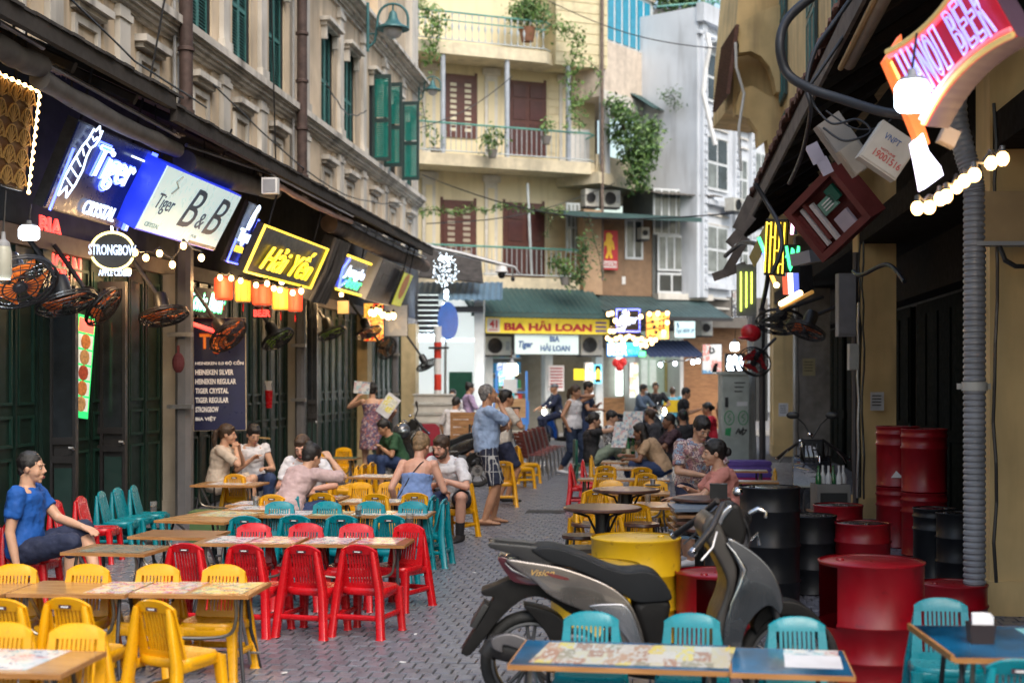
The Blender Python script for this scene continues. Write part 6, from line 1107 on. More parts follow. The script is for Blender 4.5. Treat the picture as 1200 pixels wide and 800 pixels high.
for u, d, lf, lab in ((1052,13.9,0,'lower left red drum of the stack in the arcade'),(1052,13.9,.612,'upper left red drum of the stack, scuffed by a white triangle'),(1083,13.2,0,'lower right red drum of the stack in the arcade'),(1083,13.2,.612,'upper right red drum of the stack in the arcade')):
    dd = drum(u, d, .212, .61, DR, lab, LID, (.7,.88), lift=lf)
    if 'scuffed' in lab: dd.rotation_euler.z = 0; MB().prism([(-.1,.1),(.02,.1),(-.05,.17)], -.222, -.216).o('scuff', WHITEP, dd)
drum(1095, 11.7, .175, .60, DB2, 'black drum in shadow in front of the stacked red drums', LID, (.7,.88)); drum(1122, 11.3, .17, .60, DB2, 'second black drum in deep shadow beside the duct', LID); drum(950, 10.9, .2, .62, DB2, 'black drum between the tall black drum and the red ones', LID); drum(1118, 9.4, .22, .30, DR, 'dim low red tub behind the teal chair at right', DR, (.5,))
# ---- things on tables
def put(name, lab, cat, u, v, z, group=None):                # stands at height z where pixel v meets it
    d = (CAMH-z)*1600/(v-444); p = G(u, d); p.z = z; return T(name, lab, cat, p, group=group)
t = put('napkin_box', 'black napkin holder stuffed with white paper napkins at the lower right', 'napkin holder', 1149, 752, .601); MB().loft([[(-a,-a,z),(a,-a,z),(a,a,z),(-a,a,z)] for z, a in ((.0,.045),(.08,.052))]).o('holder', M('dark brown leatherette', (.025,.015,.015), .45), t); 
for k in range(5): MB().box(-.042+.003*k,.044-.002*k,-.042+.017*k,-.034+.017*k,.02,.115+.004*(k % 3)).o('napkin', M('napkin', (.75,.75,.78), .9), t)
t = put('condiment_box', 'square black box on the round table before the pink-shirted sitter', 'box', 842, 583, .73); MB().box(-.07,.07,-.05,.05,0,.11).o('case', BLACKP, t); MB().box(-.072,.072,-.052,.052,.11,.116).o('lid', BLACKP, t)
GB = M('green bottle glass', (.01,.10,.03), .08, var=.2, clear=.5); BB = M('dark bottle glass', (.02,.01,.01), .08, clear=.5)
def bottle(u, v, z, m, lab, s=1): t = put('beer_bottle', lab, 'bottle', u, v, z, 'beer bottles'); MB().lathe([(.028*s,0),(.030*s,.01),(.030*s,.14*s),(.013*s,.19*s),(.012*s,.24*s),(.014*s,.245*s)], 14).o('glass', m, t, 50); MB().lathe([(.0305*s,.04*s),(.0305*s,.11*s)], 14, cap=False).o('label_band', M('bottle label', (.5,.45,.3), .5), t); MB().lathe([(.014*s,.243*s),(.015*s,.26*s)], 10).o('cap', STEEL, t)
for i, (u, v) in enumerate(((731,533),(736,536),(742,532),(747,534),(753,537))): bottle(u, v, .5, GB, ['leftmost','second','middle','fourth','rightmost'][i]+' of the green bottles in front of the menu readers', 1.25)
bottle(339, 573, .5, BB, 'dark bottle at the elbow of the pink-shirted woman'); bottle(360, 577, .5, BB, 'dark bottle in front of the bearded man'); 
t = put('serving_tray', 'small dark tray with a glass at the edge of the far round table', 'tray', 765, 569, .735); MB().lathe([(.06,0),(.075,.01),(.07,.012)], 20).o('tray', BLACKP, t); MB().lathe([(.02,.012),(.026,.06)], 10).o('glass', STEEL, t)
t = put('drinking_glass', 'clear glass on the square wooden table', 'glass', 759, 589, .5); MB().lathe([(.025,0),(.032,.11),(.030,.11),(.023,.005)], 16).o('glass', M('clear glass', (.9,.9,.9), .05, var=0, trans=.9), t, 40); 
t = T('condiment_shelf', 'grey crate of sauce bottles and tissue cups beside the ochre pillar', 'crate', m=frame(G(977, 13.2), RT, UP)); MB().box(-.16,.16,0,.3,.42,.68).o('crate', M('dull grey crate', (.16,.15,.14), .6), t); MB().box(-.2,.2,-.02,.32,.40,.418).o('shelf', TD, t); MB().box(-.13,.13,-.01,-.001,.5,.6).o('opening', DRK, t)
for x in (-.17,.17): MB().beam((x,.02,0),(x,.02,.4),.03,.03).o('leg', TD, t)
for k in range(6): MB().lathe([(.028,.682),(.03,.75),(.012,.80),(.012,.86)], 10, (-.13+.05*k, .08+.03*(k % 2), 0)).o('cup', M('milky plastic cup', (.5,.5,.5), .4) if k % 3 else GB, t, 50)
t = T('green_box', 'flat dull green box on the floor left of the honey table', 'box', m=frame(G(240, 14.2), RT, UP)); MB().box(-.16,.16,0,.3,0,.30).o('box', M('dull green box', (.06,.12,.04), .6), t); MB().box(-.17,.17,-.01,.31,.30,.32).o('lid', M('dull green box'), t)
# row of stacked slatted dark red chairs near the road
MR = M('maroon slats', (.16,.03,.028), .45, var=.2)
for k in range(6):
    t = T('folded_chair', ['nearest','second','third','fourth','fifth','farthest'][k]+' of the maroon slatted chairs lined up at the kerb end of the lane', 'chair', G(612+k*5.0, 23.0+k*.62), rad(-62), 'maroon slatted chairs in a row')
    for s in (-.2,.2): MB().tube(spline([(s,-.05,0),(s,.02,.3),(s,.03,.45),(s,-.06,.8)],5), .014, 6).o('side_tube', STEEL, t, 50)
    for j in range(7): MB().beam((-.2,.02-.012*j-.02*(j>4),.40+j*.06),(.2,.02-.012*j-.02*(j>4),.40+j*.06),.05,.012, side=(0,0,1)).o('slat', MR, t)
    for j in range(4): MB().beam((-.2,.08+.08*j,.42),(.2,.08+.08*j,.42),.06,.012, side=(0,1,0)).o('slat', MR, t)
    for s in (-.2,.2): MB().tube([(s,.4,0),(s,.36,.42)], .014, 6).o('leg', STEEL, t, 50)
t = T('wire_table', 'table on crossed dark metal bars beside the maroon chairs', 'table', G(606, 24.5)); MB().box(-.5,.25,0,.5,.74,.76).o('table_top', M('pale table top', (.5,.45,.38), .4), t)
for k in range(5): MB().tube([(-.45+.12*k,0,.72),(-.3+.12*k,0,.3)], .012, 5).o('bar', DSTEEL, t); MB().tube([(-.3+.12*k,.02,.72),(-.45+.12*k,.02,.3)], .012, 5).o('bar', DSTEEL, t)
for x in (-.48,.22): MB().beam((x,.02,0),(x,.02,.74),.03,.03).o('leg', DSTEEL, t)
t = T('red_armchair', 'red upholstered chair back in the alley mouth left of the crates', 'chair', m=frame(G(497, 22), RT, UP)); MB().loft([[(x*k,y,z) for x,z in ((-.26,.62),(.26,.62),(.27,.7),(.25,.92),(.18,.98),(-.18,.98),(-.25,.92),(-.27,.7))] for y, k in ((0,.95),(.03,1),(.08,.97))]).o('backrest', M('crimson upholstery', (.28,.012,.03), .6), t, 50); MB().box(-.25,.25,.05,.5,.40,.5).o('seat', MATS['crimson upholstery'], t)
for x in (-.22,.22):
    for y in (.08,.45): MB().tube([(x,y,0),(x,y,.4)], .015, 6).o('leg', DSTEEL, t)
t = T('purple_cushions', 'purple and magenta cushions stacked on a low bench left of the ochre pillar', 'cushions', m=frame(G(878, 17.5), RT, UP))
for k, m_ in enumerate(((.28,.01,.12),(.30,.012,.10),(.10,.05,.28),(.12,.07,.32),(.09,.05,.25))): MB().loft([[(x*w/2,y*.2+.2,z) for x,y in ((-1,-.9),(-.9,-1),(.9,-1),(1,-.9),(1,.9),(.9,1),(-.9,1),(-1,.9))] for z, w in ((.3+k*.07,.56),(.33+k*.07,.6),(.365+k*.07,.56))]).o('cushion', M('cushion %d' % k, m_, .8), t, 50)
MB().box(-.32,.32,0,.42,.24,.29).o('bench', TD, t)
for x in (-.28,.28): MB().box(x-.02,x+.02,.02,.4,0,.239).o('leg', TD, t)
# ================================================================ SCOOTER
def csp(pts, n=5):
    pts = [Vector((p[0], p[1], 0)) for p in pts]; N = len(pts); out = []
    for i in range(N):
        p0, p1, p2, p3 = pts[i-1], pts[i], pts[(i+1) % N], pts[(i+2) % N]
        for k in range(n): t = k/n; q = .5*((2*p1)+(p2-p0)*t+(2*p0-5*p1+4*p2-p3)*t*t+(3*p1-p0-3*p2+p3)*t**3); out.append((q.x, q.y))
    return out
def shell(poly, y0, y1, bev, mat, name, par, curve=3, seg=3):
    pts = csp(poly, curve) if curve > 1 else poly; me = bpy.data.meshes.new(name); bm = bmesh.new()
    a = [bm.verts.new((x, y0, z)) for x, z in pts]; b = [bm.verts.new((x, y1, z)) for x, z in pts]; n = len(pts)
    bm.faces.new(a); bm.faces.new(b[::-1]); 
    for i in range(n): bm.faces.new((a[i], b[i], b[(i+1) % n], a[(i+1) % n]))
    bmesh.ops.recalc_face_normals(bm, faces=bm.faces); bm.edges.ensure_lookup_table()
    es = [e for e in bm.edges if abs(e.verts[0].co.y-e.verts[1].co.y) < 1e-6]
    if bev: bmesh.ops.bevel(bm, geom=es, offset=bev, segments=seg, affect='EDGES', profile=.6, clamp_overlap=True)
    bmesh.ops.triangulate(bm, faces=[f for f in bm.faces if len(f.verts) > 4])
    for f in bm.faces: f.smooth = True
    for e in bm.edges:
        if len(e.link_faces) == 2 and e.calc_face_angle(0) > rad(48): e.smooth = False
    bm.to_mesh(me); bm.free(); me.materials.append(mat); return link(name, me, par)
SD = 7.0
def sp(pts, zx=520, zy=560, k=3.3333): return [((zx+x/k-619)/228.6, 1.7-(zy+y/k-444)/228.6) for x, y in pts]
SIL = M('brown silver scooter paint', (.20,.178,.168), .22, .8, .08, 3, clear=.9); GUN = M('gunmetal scooter paint', (.115,.122,.138), .2, .8, .08, 3, clear=.9); MBK = M('matt black plastic', (.007,.0065,.0065), .55, var=.3, sc_=8, bump=.08, spec=.22); SEATM = M('black vinyl seat', (.006,.007,.009), .55, spec=.25, var=.2, bump=.15, bs=200); TYR = M('tyre rubber', (.018,.018,.018), .8, var=.3, sc_=20, bump=.2); CHR = M('chrome', (.6,.6,.62), .12, 1, .03)
sctr = T('parked_scooter', 'brown-silver scooter with black seat parked sideways behind the teal chairs', 'scooter', m=frame(G(619, SD), RT, UP), group='scooters and motorbikes')
sc_t = sctr
# paired side cowls with a darker tail between them
cowl = [(245,302),(330,312),(450,332),(560,368),(650,410),(712,462),(752,540),(775,620),(778,668),(735,672),(690,655),(640,590),(565,512),(470,472),(400,432),(350,385),(290,345)]
for y0, y1, nm in ((-.155,-.05,'side_cowl'),(.05,.155,'side_cowl')): shell(sp(cowl), y0, y1, .042, SIL, nm, sc_t)
for s in (-1, 1): shell(sp([(560,478),(640,470),(705,480),(745,560),(765,640),(740,655),(700,600),(650,540),(600,505)]), s*.150-.012, s*.150+.012, .010, M('satin silver panel', (.24,.25,.28), .22, .7, clear=.9), 'lower_cowl_panel', sc_t)
shell(sp([(245,300),(420,330),(640,430),(700,520),(690,620),(560,520),(420,440),(300,350)]), -.049, .049, .01, MBK, 'tail_core', sc_t)
shell(sp([(212,305),(246,300),(300,345),(378,398),(368,406),(300,398),(262,382)]), -.12, .12, .03, M('tail lamp', (.06,.008,.015), .15, .1, clear=1), 'tail_light', sc_t)
for s in (-1, 1): MB().tube([Vector((x, s*.118, z)) for x, z in sp([(240,318),(268,345),(320,368),(372,396)])], [.005,.008,.009,.004], 8).o('chrome_strip', CHR, sc_t, 50)
text('Vision', sc_t, M('gold badge', (.7,.42,.12), .3, .8, emit=.1), *[(sp([(385,352)])[0])[0], sp([(385,352)])[0][1]], .115, .03, y=-.152, ext=.004, shear=.4, name='badge')
shell(sp([(395,350),(480,372),(475,380),(420,368)]), -.158, -.151, 0, M('maroon flash decal', (.12,.02,.02), .3), 'decal', sc_t, 2)
shell(sp([(275,384),(385,402),(480,462),(560,515),(500,522),(420,470),(350,452),(285,478),(215,545),(160,615),(105,678),(78,676),(72,662),(110,600),(160,525),(185,478),(195,455),(160,450),(148,432),(200,412)]), -.085, .085, .03, MBK, 'rear_fender', sc_t, 3)
shell(sp([(158,478),(178,488),(126,578),(104,566)]), -.09, .09, .006, M('plate backing', (.02,.02,.02), .5), 'number_plate', sc_t, 1)
for s in (-1, 1): shell(sp([(180,242),(255,248),(330,255),(395,268),(432,310),(425,322),(350,318),(290,296),(250,280),(185,262)]), s*.105-.022, s*.105+.022, .016, M('grab rail black', (.02,.02,.022), .3), 'grab_rail', sc_t)
MB().tube([(sp([(190,252)])[0][0],-.1,sp([(190,252)])[0][1]),(sp([(190,252)])[0][0],.1,sp([(190,252)])[0][1])], .014, 8).o('grab_bar', MATS['grab rail black'], sc_t)
shell(sp([(340,268),(420,258),(520,286),(600,322),(690,352),(780,350),(835,372),(876,432),(872,462),(800,470),(742,468),(680,432),(600,384),(500,340),(420,318)]), -.135, .135, .05, SEATM, 'seat', sc_t, 4, 4)
shell(sp([(742,470),(872,464),(862,570),(858,690),(785,690),(775,620),(750,540)]), -.12, .12, .035, MBK, 'engine_cover', sc_t)
shell(sp([(312,488),(400,505),(462,545),(480,600),(475,660),(430,650),(395,590),(345,530)]), -.07, .07, .02, MBK, 'hugger', sc_t)
shell(sp([(640,600),(700,655),(790,680),(900,685),(1010,690),(1040,720),(1010,760),(860,770),(700,750),(600,700)]), -.14, .14, .03, MBK, 'floorboard', sc_t)
shell(sp([(470,600),(560,600),(620,660),(640,740),(560,780),(440,760),(420,680)]), -.06, .10, .04, M('engine casing', (.08,.08,.085), .4, .6), 'engine', sc_t)
def wheel(cx, cz, r, nm):
    w = MB(); pr = [(r-.055,-.03),(r-.03,-.048),(r-.01,-.04),(r,-.018),(r,.018),(r-.01,.04),(r-.03,.048),(r-.055,.03)]
    rot = Matrix.Translation((cx,0,cz)) @ Matrix.Rotation(rad(90), 4, 'X')
    wh_ = MB().lathe(pr+[pr[0]], 48, cap=False).xf(rot).o(nm, TYR, sc_t, 60)
    MB().lathe([(r-.056,-.032),(r-.068,-.034),(r-.075,-.02),(r-.08,0),(r-.075,.02),(r-.068,.034),(r-.056,.032)], 48, cap=False).xf(rot).o('rim', M('wheel alloy', (.10,.10,.105), .35, .6), wh_, 60)
    for k in range(5):
        a = k*2*math.pi/5+.3
        for s in (-.12,.12): MB().beam((.035*math.cos(a),.035*math.sin(a),0),((r-.076)*math.cos(a+s),(r-.076)*math.sin(a+s),0),.022,.03,.018,.02).xf(rot).o('spoke', MATS['wheel alloy'], wh_, 50)
    MB().lathe([(.04,-.06),(.045,-.04),(.045,.04),(.04,.06)], 20).xf(rot).o('hub', MATS['wheel alloy'], wh_, 50)
    MB().lathe([(.09,-.058),(.09,-.054)], 28).xf(rot).o('brake_disc', M('disc steel', (.35,.34,.33), .3, .9), wh_, 50)
wheel(.012, .258, .258, 'rear_wheel'); wheel(1.335, .258, .258, 'front_wheel')
# exhaust
a = [sp([p])[0] for p in ((172,640),(205,612),(300,640),(430,690),(560,720))]
MB().tube([(a[0][0],-.19,a[0][1]-.03),(a[1][0]-.02,-.19,a[1][1]-.02),(a[2][0],-.19,a[2][1]-.01),(a[3][0],-.17,a[3][1]),(a[4][0],-.12,a[4][1])], [.05,.062,.066,.055,.025], 20).o('exhaust', M('exhaust black', (.03,.028,.028), .45, .4), sc_t, 50)
shell(sp([(188,598),(205,578),(262,568),(330,592),(420,640),(400,655),(300,630),(235,612),(230,640),(195,625)]), -.275, -.245, .010, M('heat shield', (.10,.095,.10), .35, .3), 'heat_shield', sc_t)
def s3(x, z): return (x, z)
q = lambda pts: [((u-619)/228.6, 1.7-(v-444)/228.6) for u, v in pts]
shell(q([(824,602),(834,602),(848,632),(858,660),(854,690),(846,716),(844,766),(830,768),(833,722),(842,698),(846,676),(836,652),(818,620)]), -.17, .17, .05, M('dark inner shield', (.05,.045,.042), .4, .2), 'inner_shield', sc_t)
shell(q([(846,626),(862,632),(884,648),(900,668),(909,696),(906,712),(894,702),(878,712),(865,734),(859,768),(843,772),(842,728),(852,694),(860,664),(853,646)]), -.19, .19, .07, GUN, 'leg_shield', sc_t, 4, 4)
for s in (-1, 1): MB().tube([Vector((x, s*.185, z)) for x, z in q([(845,631),(854,642),(866,661),(861,678),(851,700),(846,732)])], [.004,.010,.013,.012,.010,.004], 8).o('chrome_strip', CHR, sc_t, 50)
shell(q([(830,612),(841,598),(853,588),(863,590),(868,606),(871,622),(866,636),(856,636),(844,626)]), -.12, .12, .05, MBK, 'handlebar_cowl', sc_t)
for k_ in range(4): MB().tube(spline([(1.0,-.06+.04*k_,1.05),(1.08+.02*k_,-.1+.05*k_,1.0),(1.12,-.08+.05*k_,.9),(1.10,-.05+.03*k_,.78)], 5), .009, 6).o('control_cable', BLACKP, sc_t, 60)
shell(q([(867,602),(873,616),(876,632),(871,640),(866,630),(863,612)]), -.075, .075, .03, M('headlamp lens', (.05,.05,.06), .08, .2, clear=1), 'headlight', sc_t)
shell(q([(830,616),(838,600),(850,589),(853,593),(843,606),(836,622)]), -.14, -.10, .008, CHR, 'cowl_trim', sc_t)
for s in (-1, 1):
    p0 = Vector((.985, s*.10, 1.07)); p1 = Vector((.90, s*.25, .955)); p2 = Vector((.80, s*.36, .865))
    MB().tube([p0, p1], .016, 10).o('handlebar', DSTEEL, sc_t, 50); g = MB().tube([p1, p2], .019, 12).o('grip', BLACKP, sc_t, 50); MB().tube([p2, p2+(p2-p1).normalized()*.025], .021, 12).o('bar_end', CHR, sc_t, 50)
    MB().tube([p1+Vector((.03,0,-.01)), p1+Vector((.0,s*.06,-.08)), p1+Vector((-.06,s*.09,-.14))], .006, 6).o('brake_lever', STEEL, sc_t, 50)
MB().ell((1.07,-.02,1.125), (.028,.03,.024), 12, 8).o('mirror_stub', CHR, sc_t, 60); MB().tube([(1.12,-.08,1.02),(1.16,-.1,1.045),(1.20,-.1,1.03),(1.20,-.1,1.0)], .012, 8).o('front_lever', CHR, sc_t, 50)
MB().tube([(1.15,.08,.86),(1.19,.08,.9),(1.2,.08,.84)], .010, 8).o('hook', CHR, sc_t, 50)
shell(q([(880,728),(888,712),(908,702),(934,704),(956,720),(968,744),(960,746),(944,728),(926,719),(906,720),(892,730),(884,740)]), -.07, .07, .022, MBK, 'front_fender', sc_t)
for s in (-.07, .07): MB().beam((1.335,s,.258),(1.22,s,.62),.035,.035).o('fork', DSTEEL, sc_t, 50)
MB().tube([(.35,.12,.2),(.33,.22,.02)], .012, 8).o('side_stand', DSTEEL, sc_t, 50)
sctr['label'] = 'brown-silver scooter with black seat parked sideways behind the front teal chairs'
MIR = MB().tube([(1.0,0,1.08),(.95,.08,1.22),(.97,.16,1.3)], .008, 8).ell((.97,.2,1.32), (.015,.07,.04), 14, 8)
def bike(u, d, f, body, panel, lab, mirrors=True):
    fr_ = (RT*f[0]+FW*f[1]).normalized(); m = frame(G(u, d), fr_, UP)
    m = m @ Matrix.Translation((-.65, 0, 0)); b = dup(sctr, lab, m=m, swap={SIL.name: body, GUN.name: panel, 'satin silver panel': body})
    if mirrors:
        for s in (1, -1): x = MB(); x.v = [(p[0], p[1]*s, p[2]) for p in MIR.v]; x.f = MIR.f; x.o('mirror', BLACKP, b, 60)
    return b
BLU = M('blue scooter paint', (.01,.06,.28), .25, .3, .1, clear=.8); WHB = M('dark grey scooter paint', (.06,.07,.085), .3, .4, clear=.6); BKB = M('black scooter paint', (.015,.015,.018), .25, .3, clear=.8)
b1 = bike(664, 33.5, (-1,-.35), BLU, BLU, 'blue scooter with its rider waiting by the far kerb'); b2 = bike(752, 33.0, (.9,-.5), WHB, WHB, 'dark scooter with a lit headlight carrying two riders past the far shop')
bike(512, 21.5, (-1,-.1), BKB, BKB, 'black scooter parked behind the seated man in white'); bike(953, 14.6, (-.25,-1), WHB, BKB, 'dark motorbike with two mirrors parked between the ochre pillar and the black drum')

for b, u, v, d in ((b1, 638, 492, 33), (b2, 776, 475, 32.6)):
    x = b.matrix_world.inverted() @ P(u, v, d); MB().lathe([(.10,0),(.07,.03)], 14).xf(Matrix.Translation((1.24,0,.92)) @ Matrix.Rotation(rad(90),4,'Y')).o('lit_headlamp', neon('headlamp glow', (1,.95,.75), 12), b)
t = T('helmet', 'silver-black helmet resting on the motorbike beside the bare-backed woman', 'helmet', P(471, 505, 21.2)); MB().ell((0,0,0), (.14,.16,.13), 18, 12).o('shell', M('helmet paint', (.12,.12,.13), .2, .5, clear=.8), t, 60); MB().ell((.03,-.08,-.0), (.10,.10,.05), 14, 8).o('visor', M('helmet visor', (.25,.28,.3), .1, .6), t, 60)
# ================================================================ PEOPLE
def skin(n, c): return M(n, c, .5, var=.08, sc_=12, sss=.12, bump=.03, bs=90)
SK = {'a': skin('light skin', (.52,.30,.20)), 'b': skin('tan skin', (.42,.22,.13)), 'c': skin('brown skin', (.25,.12,.07)), 'd': skin('pinkish skin', (.55,.30,.22))}
def cloth(n, c, **k): return M(n, c, .8, var=.14, sc_=7, bump=.25, bs=50, **k)
HAIR = {'k': M('black hair', (.012,.010,.010), .4, var=.5, sc_=40, bump=.6, bs=160), 'b': M('brown hair', (.05,.028,.016), .45, var=.5, sc_=40, bump=.6, bs=160), 'l': M('dark blonde hair', (.20,.13,.07), .5, var=.5, sc_=40, bump=.6, bs=160), 'g': M('grey hair', (.16,.15,.145), .55, var=.5, sc_=40, bump=.6, bs=160)}
EYEW = M('eye white', (.6,.58,.55), .2, var=0); EYED = M('dark iris', (.02,.012,.01), .1, var=0); LIP = M('lips', (.35,.10,.09), .45, var=0)
NT = bpy.data.textures.new('folds', 'CLOUDS'); NT.noise_scale = .07; NT.noise_depth = 2
HT = bpy.data.textures.new('strands', 'CLOUDS'); HT.noise_scale = .03
def ik(a, t, l1, l2, pole):
    a = Vector(a); t = Vector(t); d = t-a; L = d.length
    if L > (l1+l2)*.995: t = a+d.normalized()*(l1+l2)*.995; d = t-a; L = d.length
    n = d.normalized(); c = (l1*l1-l2*l2+L*L)/(2*L); h = math.sqrt(max(0, l1*l1-c*c)); p = Vector(pole); p = p-n*p.dot(n); p = p.normalized() if p.length > 1e-4 else n.orthogonal().normalized()
    return a+n*c+p*h, t
def cone(mb, a, b, r0, r1, n=12, mid=None):
    a = Vector(a); b = Vector(b); pts = [a, a.lerp(b, .5), b]; mb.tube(pts, [r0, mid if mid else (r0+r1)/2, r1], n)
def ringat(c, fx, fy, rx, ry, n=16): return [c+fx*rx*math.cos(2*math.pi*i/n)+fy*ry*math.sin(2*math.pi*i/n) for i in range(n)]
def finish(ob, vox, disp=0, smooth=2, tex=None):
    for p in ob.data.polygons: p.use_smooth = True
    m = ob.modifiers.new('r', 'REMESH'); m.mode = 'VOXEL'; m.voxel_size = vox; m.use_smooth_shade = True
    if smooth: s = ob.modifiers.new('s', 'SMOOTH'); s.factor = .5; s.iterations = smooth
    if disp: d = ob.modifiers.new('d', 'DISPLACE'); d.texture = tex or NT; d.strength = disp; d.mid_level = .36; d.texture_coords = 'GLOBAL'
    return ob
def hand(mb, w, d, n, s=1.0, curl=.5, mirror=1):            # w wrist, d pointing direction, n palm-side normal
    d = d.normalized(); n = (n-d*n.dot(d)).normalized(); sd = d.cross(n)*mirror; pc = w+d*.045*s
    mb.loft([[w+d*k*s+sd*x*wd*s+n*y*th*s for x, y in ((-1,-.6),(-.7,-1),(.7,-1),(1,-.6),(1,.6),(.7,1),(-.7,1),(-1,.6))] for k, wd, th in ((-.01,.026,.019),(.03,.036,.016),(.07,.042,.015),(.092,.040,.012))])
    for i, (x, L) in enumerate(((-.031,.068),(-.010,.078),(.011,.073),(.031,.056))):
        a = w+d*.086*s+sd*x*s; c = curl*(1+.15*i); d1 = (d*math.cos(c*.6)+n*math.sin(c*.6)+sd*x*2.0).normalized(); b = a+d1*L*.5*s; d2 = (d*math.cos(c*1.6)+n*math.sin(c*1.6)).normalized(); e = b+d2*L*.5*s
        mb.tube([a, b, e], [.0098*s, .0090*s, .0072*s], 8)
    a = w+d*.02*s-sd*.03*s; b = a+(d*.6-sd*.65+n*.35).normalized()*.045*s; mb.tube([a, b, b+(d*.9-sd*.1+n*.4).normalized()*.032*s], [.0125*s,.0105*s,.0085*s], 8)
def person(lab, u, d, rz, pel=.42, lean=.1, lean2=None, tw=0, hp=0, hy=0, H=1.0, female=False, sk='b', hair='k', hs='short', lh=None, rh=None, lpole=(-1,-.4,-.6), rpole=(1,-.4,-.6), lf=(-.13,.38,.07), rf=(.13,.38,.07), lk=(-.3,1,1), rk=(.3,1,1),
           top=None, topc=.5, sleeve=.55, topbot=-.06, toplen=.93, bottom=None, leg=.55, shoes=None, vox=.010, beard=None, dress=None, curl=.6, hdn=None, belly=0, name='person', side=0, loc=None, socks=None, mask=None, cap=None):
    t = T(name, lab, 'person', loc or G(u, d), rad(rz), None, s=H)
    lean2 = lean if lean2 is None else lean2; S = Vector
    sx = .90 if female else 1.0; hx = 1.04 if female else 1.0
    P0 = S((0,0,pel)); f = S((0,1,0)); up = S((0,0,1))
    def sdir(a): return S((math.sin(side), math.sin(a), math.cos(a))).normalized()
    spine = [P0]; N = 8; L = .475
    for k in range(N): a = lean+(lean2-lean)*k/(N-1); spine.append(spine[-1]+sdir(a)*L/N)
    def sp_(tt): x = max(0, min(.999, tt))*N; i = int(x); return spine[i].lerp(spine[i+1], x-i)
    tr = Matrix.Rotation(tw, 3, 'Z'); ux = tr @ S((1,0,0))
    def fy(tt): return ux.cross(-sdir(lean+(lean2-lean)*tt)).normalized()
    prof = [(-.20,.10*hx,.09),(-.10,.158*hx,.112),(0,.170*hx,.118),(.2,.160*hx,.108+belly*.5),(.42,.138*sx,.098+belly),(.65,.158*sx,.112+belly*.4),(.82,.178*sx,.112),(.92,.168*sx,.090),(.99,.095,.068),(1.03,.060,.058)]
    def tor(mb, inf, t0, t1, k=1.0):
        rr = []
        for tt, a, b in prof:
            if tt < t0-1e-6 or tt > t1+1e-6: continue
            c = sp_(tt) if tt >= 0 else P0+sdir(lean)*L*tt
            rr.append(ringat(c, (ux if tt > .3 else S((1,0,0))), fy(max(0,tt)), a*k+inf, b*k+inf))
        mb.loft(rr); return rr
    nk = sp_(.98); sc_w = .180*sx; shc = sp_(.90); 
    LS = shc-ux*sc_w; RS = shc+ux*sc_w; LH = P0+S((-.088,0,-.02)); RH = P0+S((.088,0,-.02))
    lh = S(lh) if lh is not None else LS+S((-.08,.06,-.5)); rh = S(rh) if rh is not None else RS+S((.08,.06,-.5))
    LE, LWr = ik(LS, lh, .285, .255, lpole); RE, RWr = ik(RS, rh, .285, .255, rpole); LK, LA = ik(LH, lf, .43, .41, lk); RK, RA = ik(RH, rf, .43, .41, rk)
    fat = .92 if female else 1.0
    b = MB(); tor(b, 0, -.2, 1.03)
    for s_, S_, E_, W_, hd in ((-1, LS, LE, LWr, lh), (1, RS, RE, RWr, rh)):
        b.ell(S_+S((0,0,-.005)), (.058*fat,)*3, 12, 8); cone(b, S_, E_, .052*fat, .038*fat, mid=.048*fat); b.ell(E_, (.039*fat,)*3, 10, 6); cone(b, E_, W_, .038*fat, .025*fat, mid=.036*fat); b.ell(W_, (.026*fat,)*3, 10, 6)
        dd = (W_-E_).normalized(); nn = hdn.get(s_, S((0,0,-1))) if hdn else S((0,.3,-1)); nn = S(nn)
        if abs(nn.normalized().dot(dd)) > .9: nn = S((-s_,0,0))
        hand(b, W_, dd, nn, .98*fat, curl, mirror=s_ if dd.z < .3 else -s_)
    for s_, H_, K_, A_ in ((-1, LH, LK, LA), (1, RH, RK, RA)):
        cone(b, H_, K_, .088, .058, mid=.080); b.ell(K_, (.060,)*3, 12, 8); cone(b, K_, A_, .055, .036, mid=.056); b.ell(A_, (.040,)*3, 10, 6)
        ft = S((s_*.12,1,0)).normalized(); 
        if A_.z > .2: ft = S((s_*.1,.8,-.6)).normalized()
        b.loft([ringat(A_+ft*y+S((0,0,z))+S((0,0,0)), ft.cross(up).normalized(), up, w, h, 12) for y, z, w, h in ((-.07,-.035,.022,.025),(-.04,-.03,.034,.035),(.05,-.035,.040,.032),(.12,-.05,.045,.020),(.17,-.055,.036,.014),(.185,-.057,.02,.008))])
    # head
    na = lean2*.6+.1; hc = nk+S((ux.y*0, math.sin(na)*.10, math.cos(na)*.10))+S((0,.0,.06)); hm = Matrix.Rotation(hy, 3, 'Z') @ Matrix.Rotation(-hp, 3, 'X')
    hc = nk+S((0, math.sin(na)*.07, math.cos(na)*.07)) + hm @ S((0,.02,.082)); hr = hm
    def hp_(x, y, z): return hc+hm @ S((x, y, z))
    cone(b, nk-S((0,.0,.03)), hp_(0,-.025,-.05), .062*fat, .054*fat)
    b.ell(hp_(0,-.012,.028), (.074,.093,.086), 18, 12, hr); b.ell(hp_(0,.022,-.015), (.063,.070,.082), 16, 10, hr); b.ell(hp_(0,.038,-.072), (.044,.046,.036), 14, 8, hr); b.ell(hp_(0,.070,-.098), (.020,.018,.016), 10, 6, hr)
    for s_ in (-1, 1):
        b.ell(hp_(s_*.076,-.008,-.008), (.009,.019,.031), 12, 8, hr); b.ell(hp_(s_*.034,.054,-.030), (.026,.026,.034), 10, 6, hr); b.ell(hp_(s_*.03,.078,.028), (.028,.012,.010), 10, 6, hr)
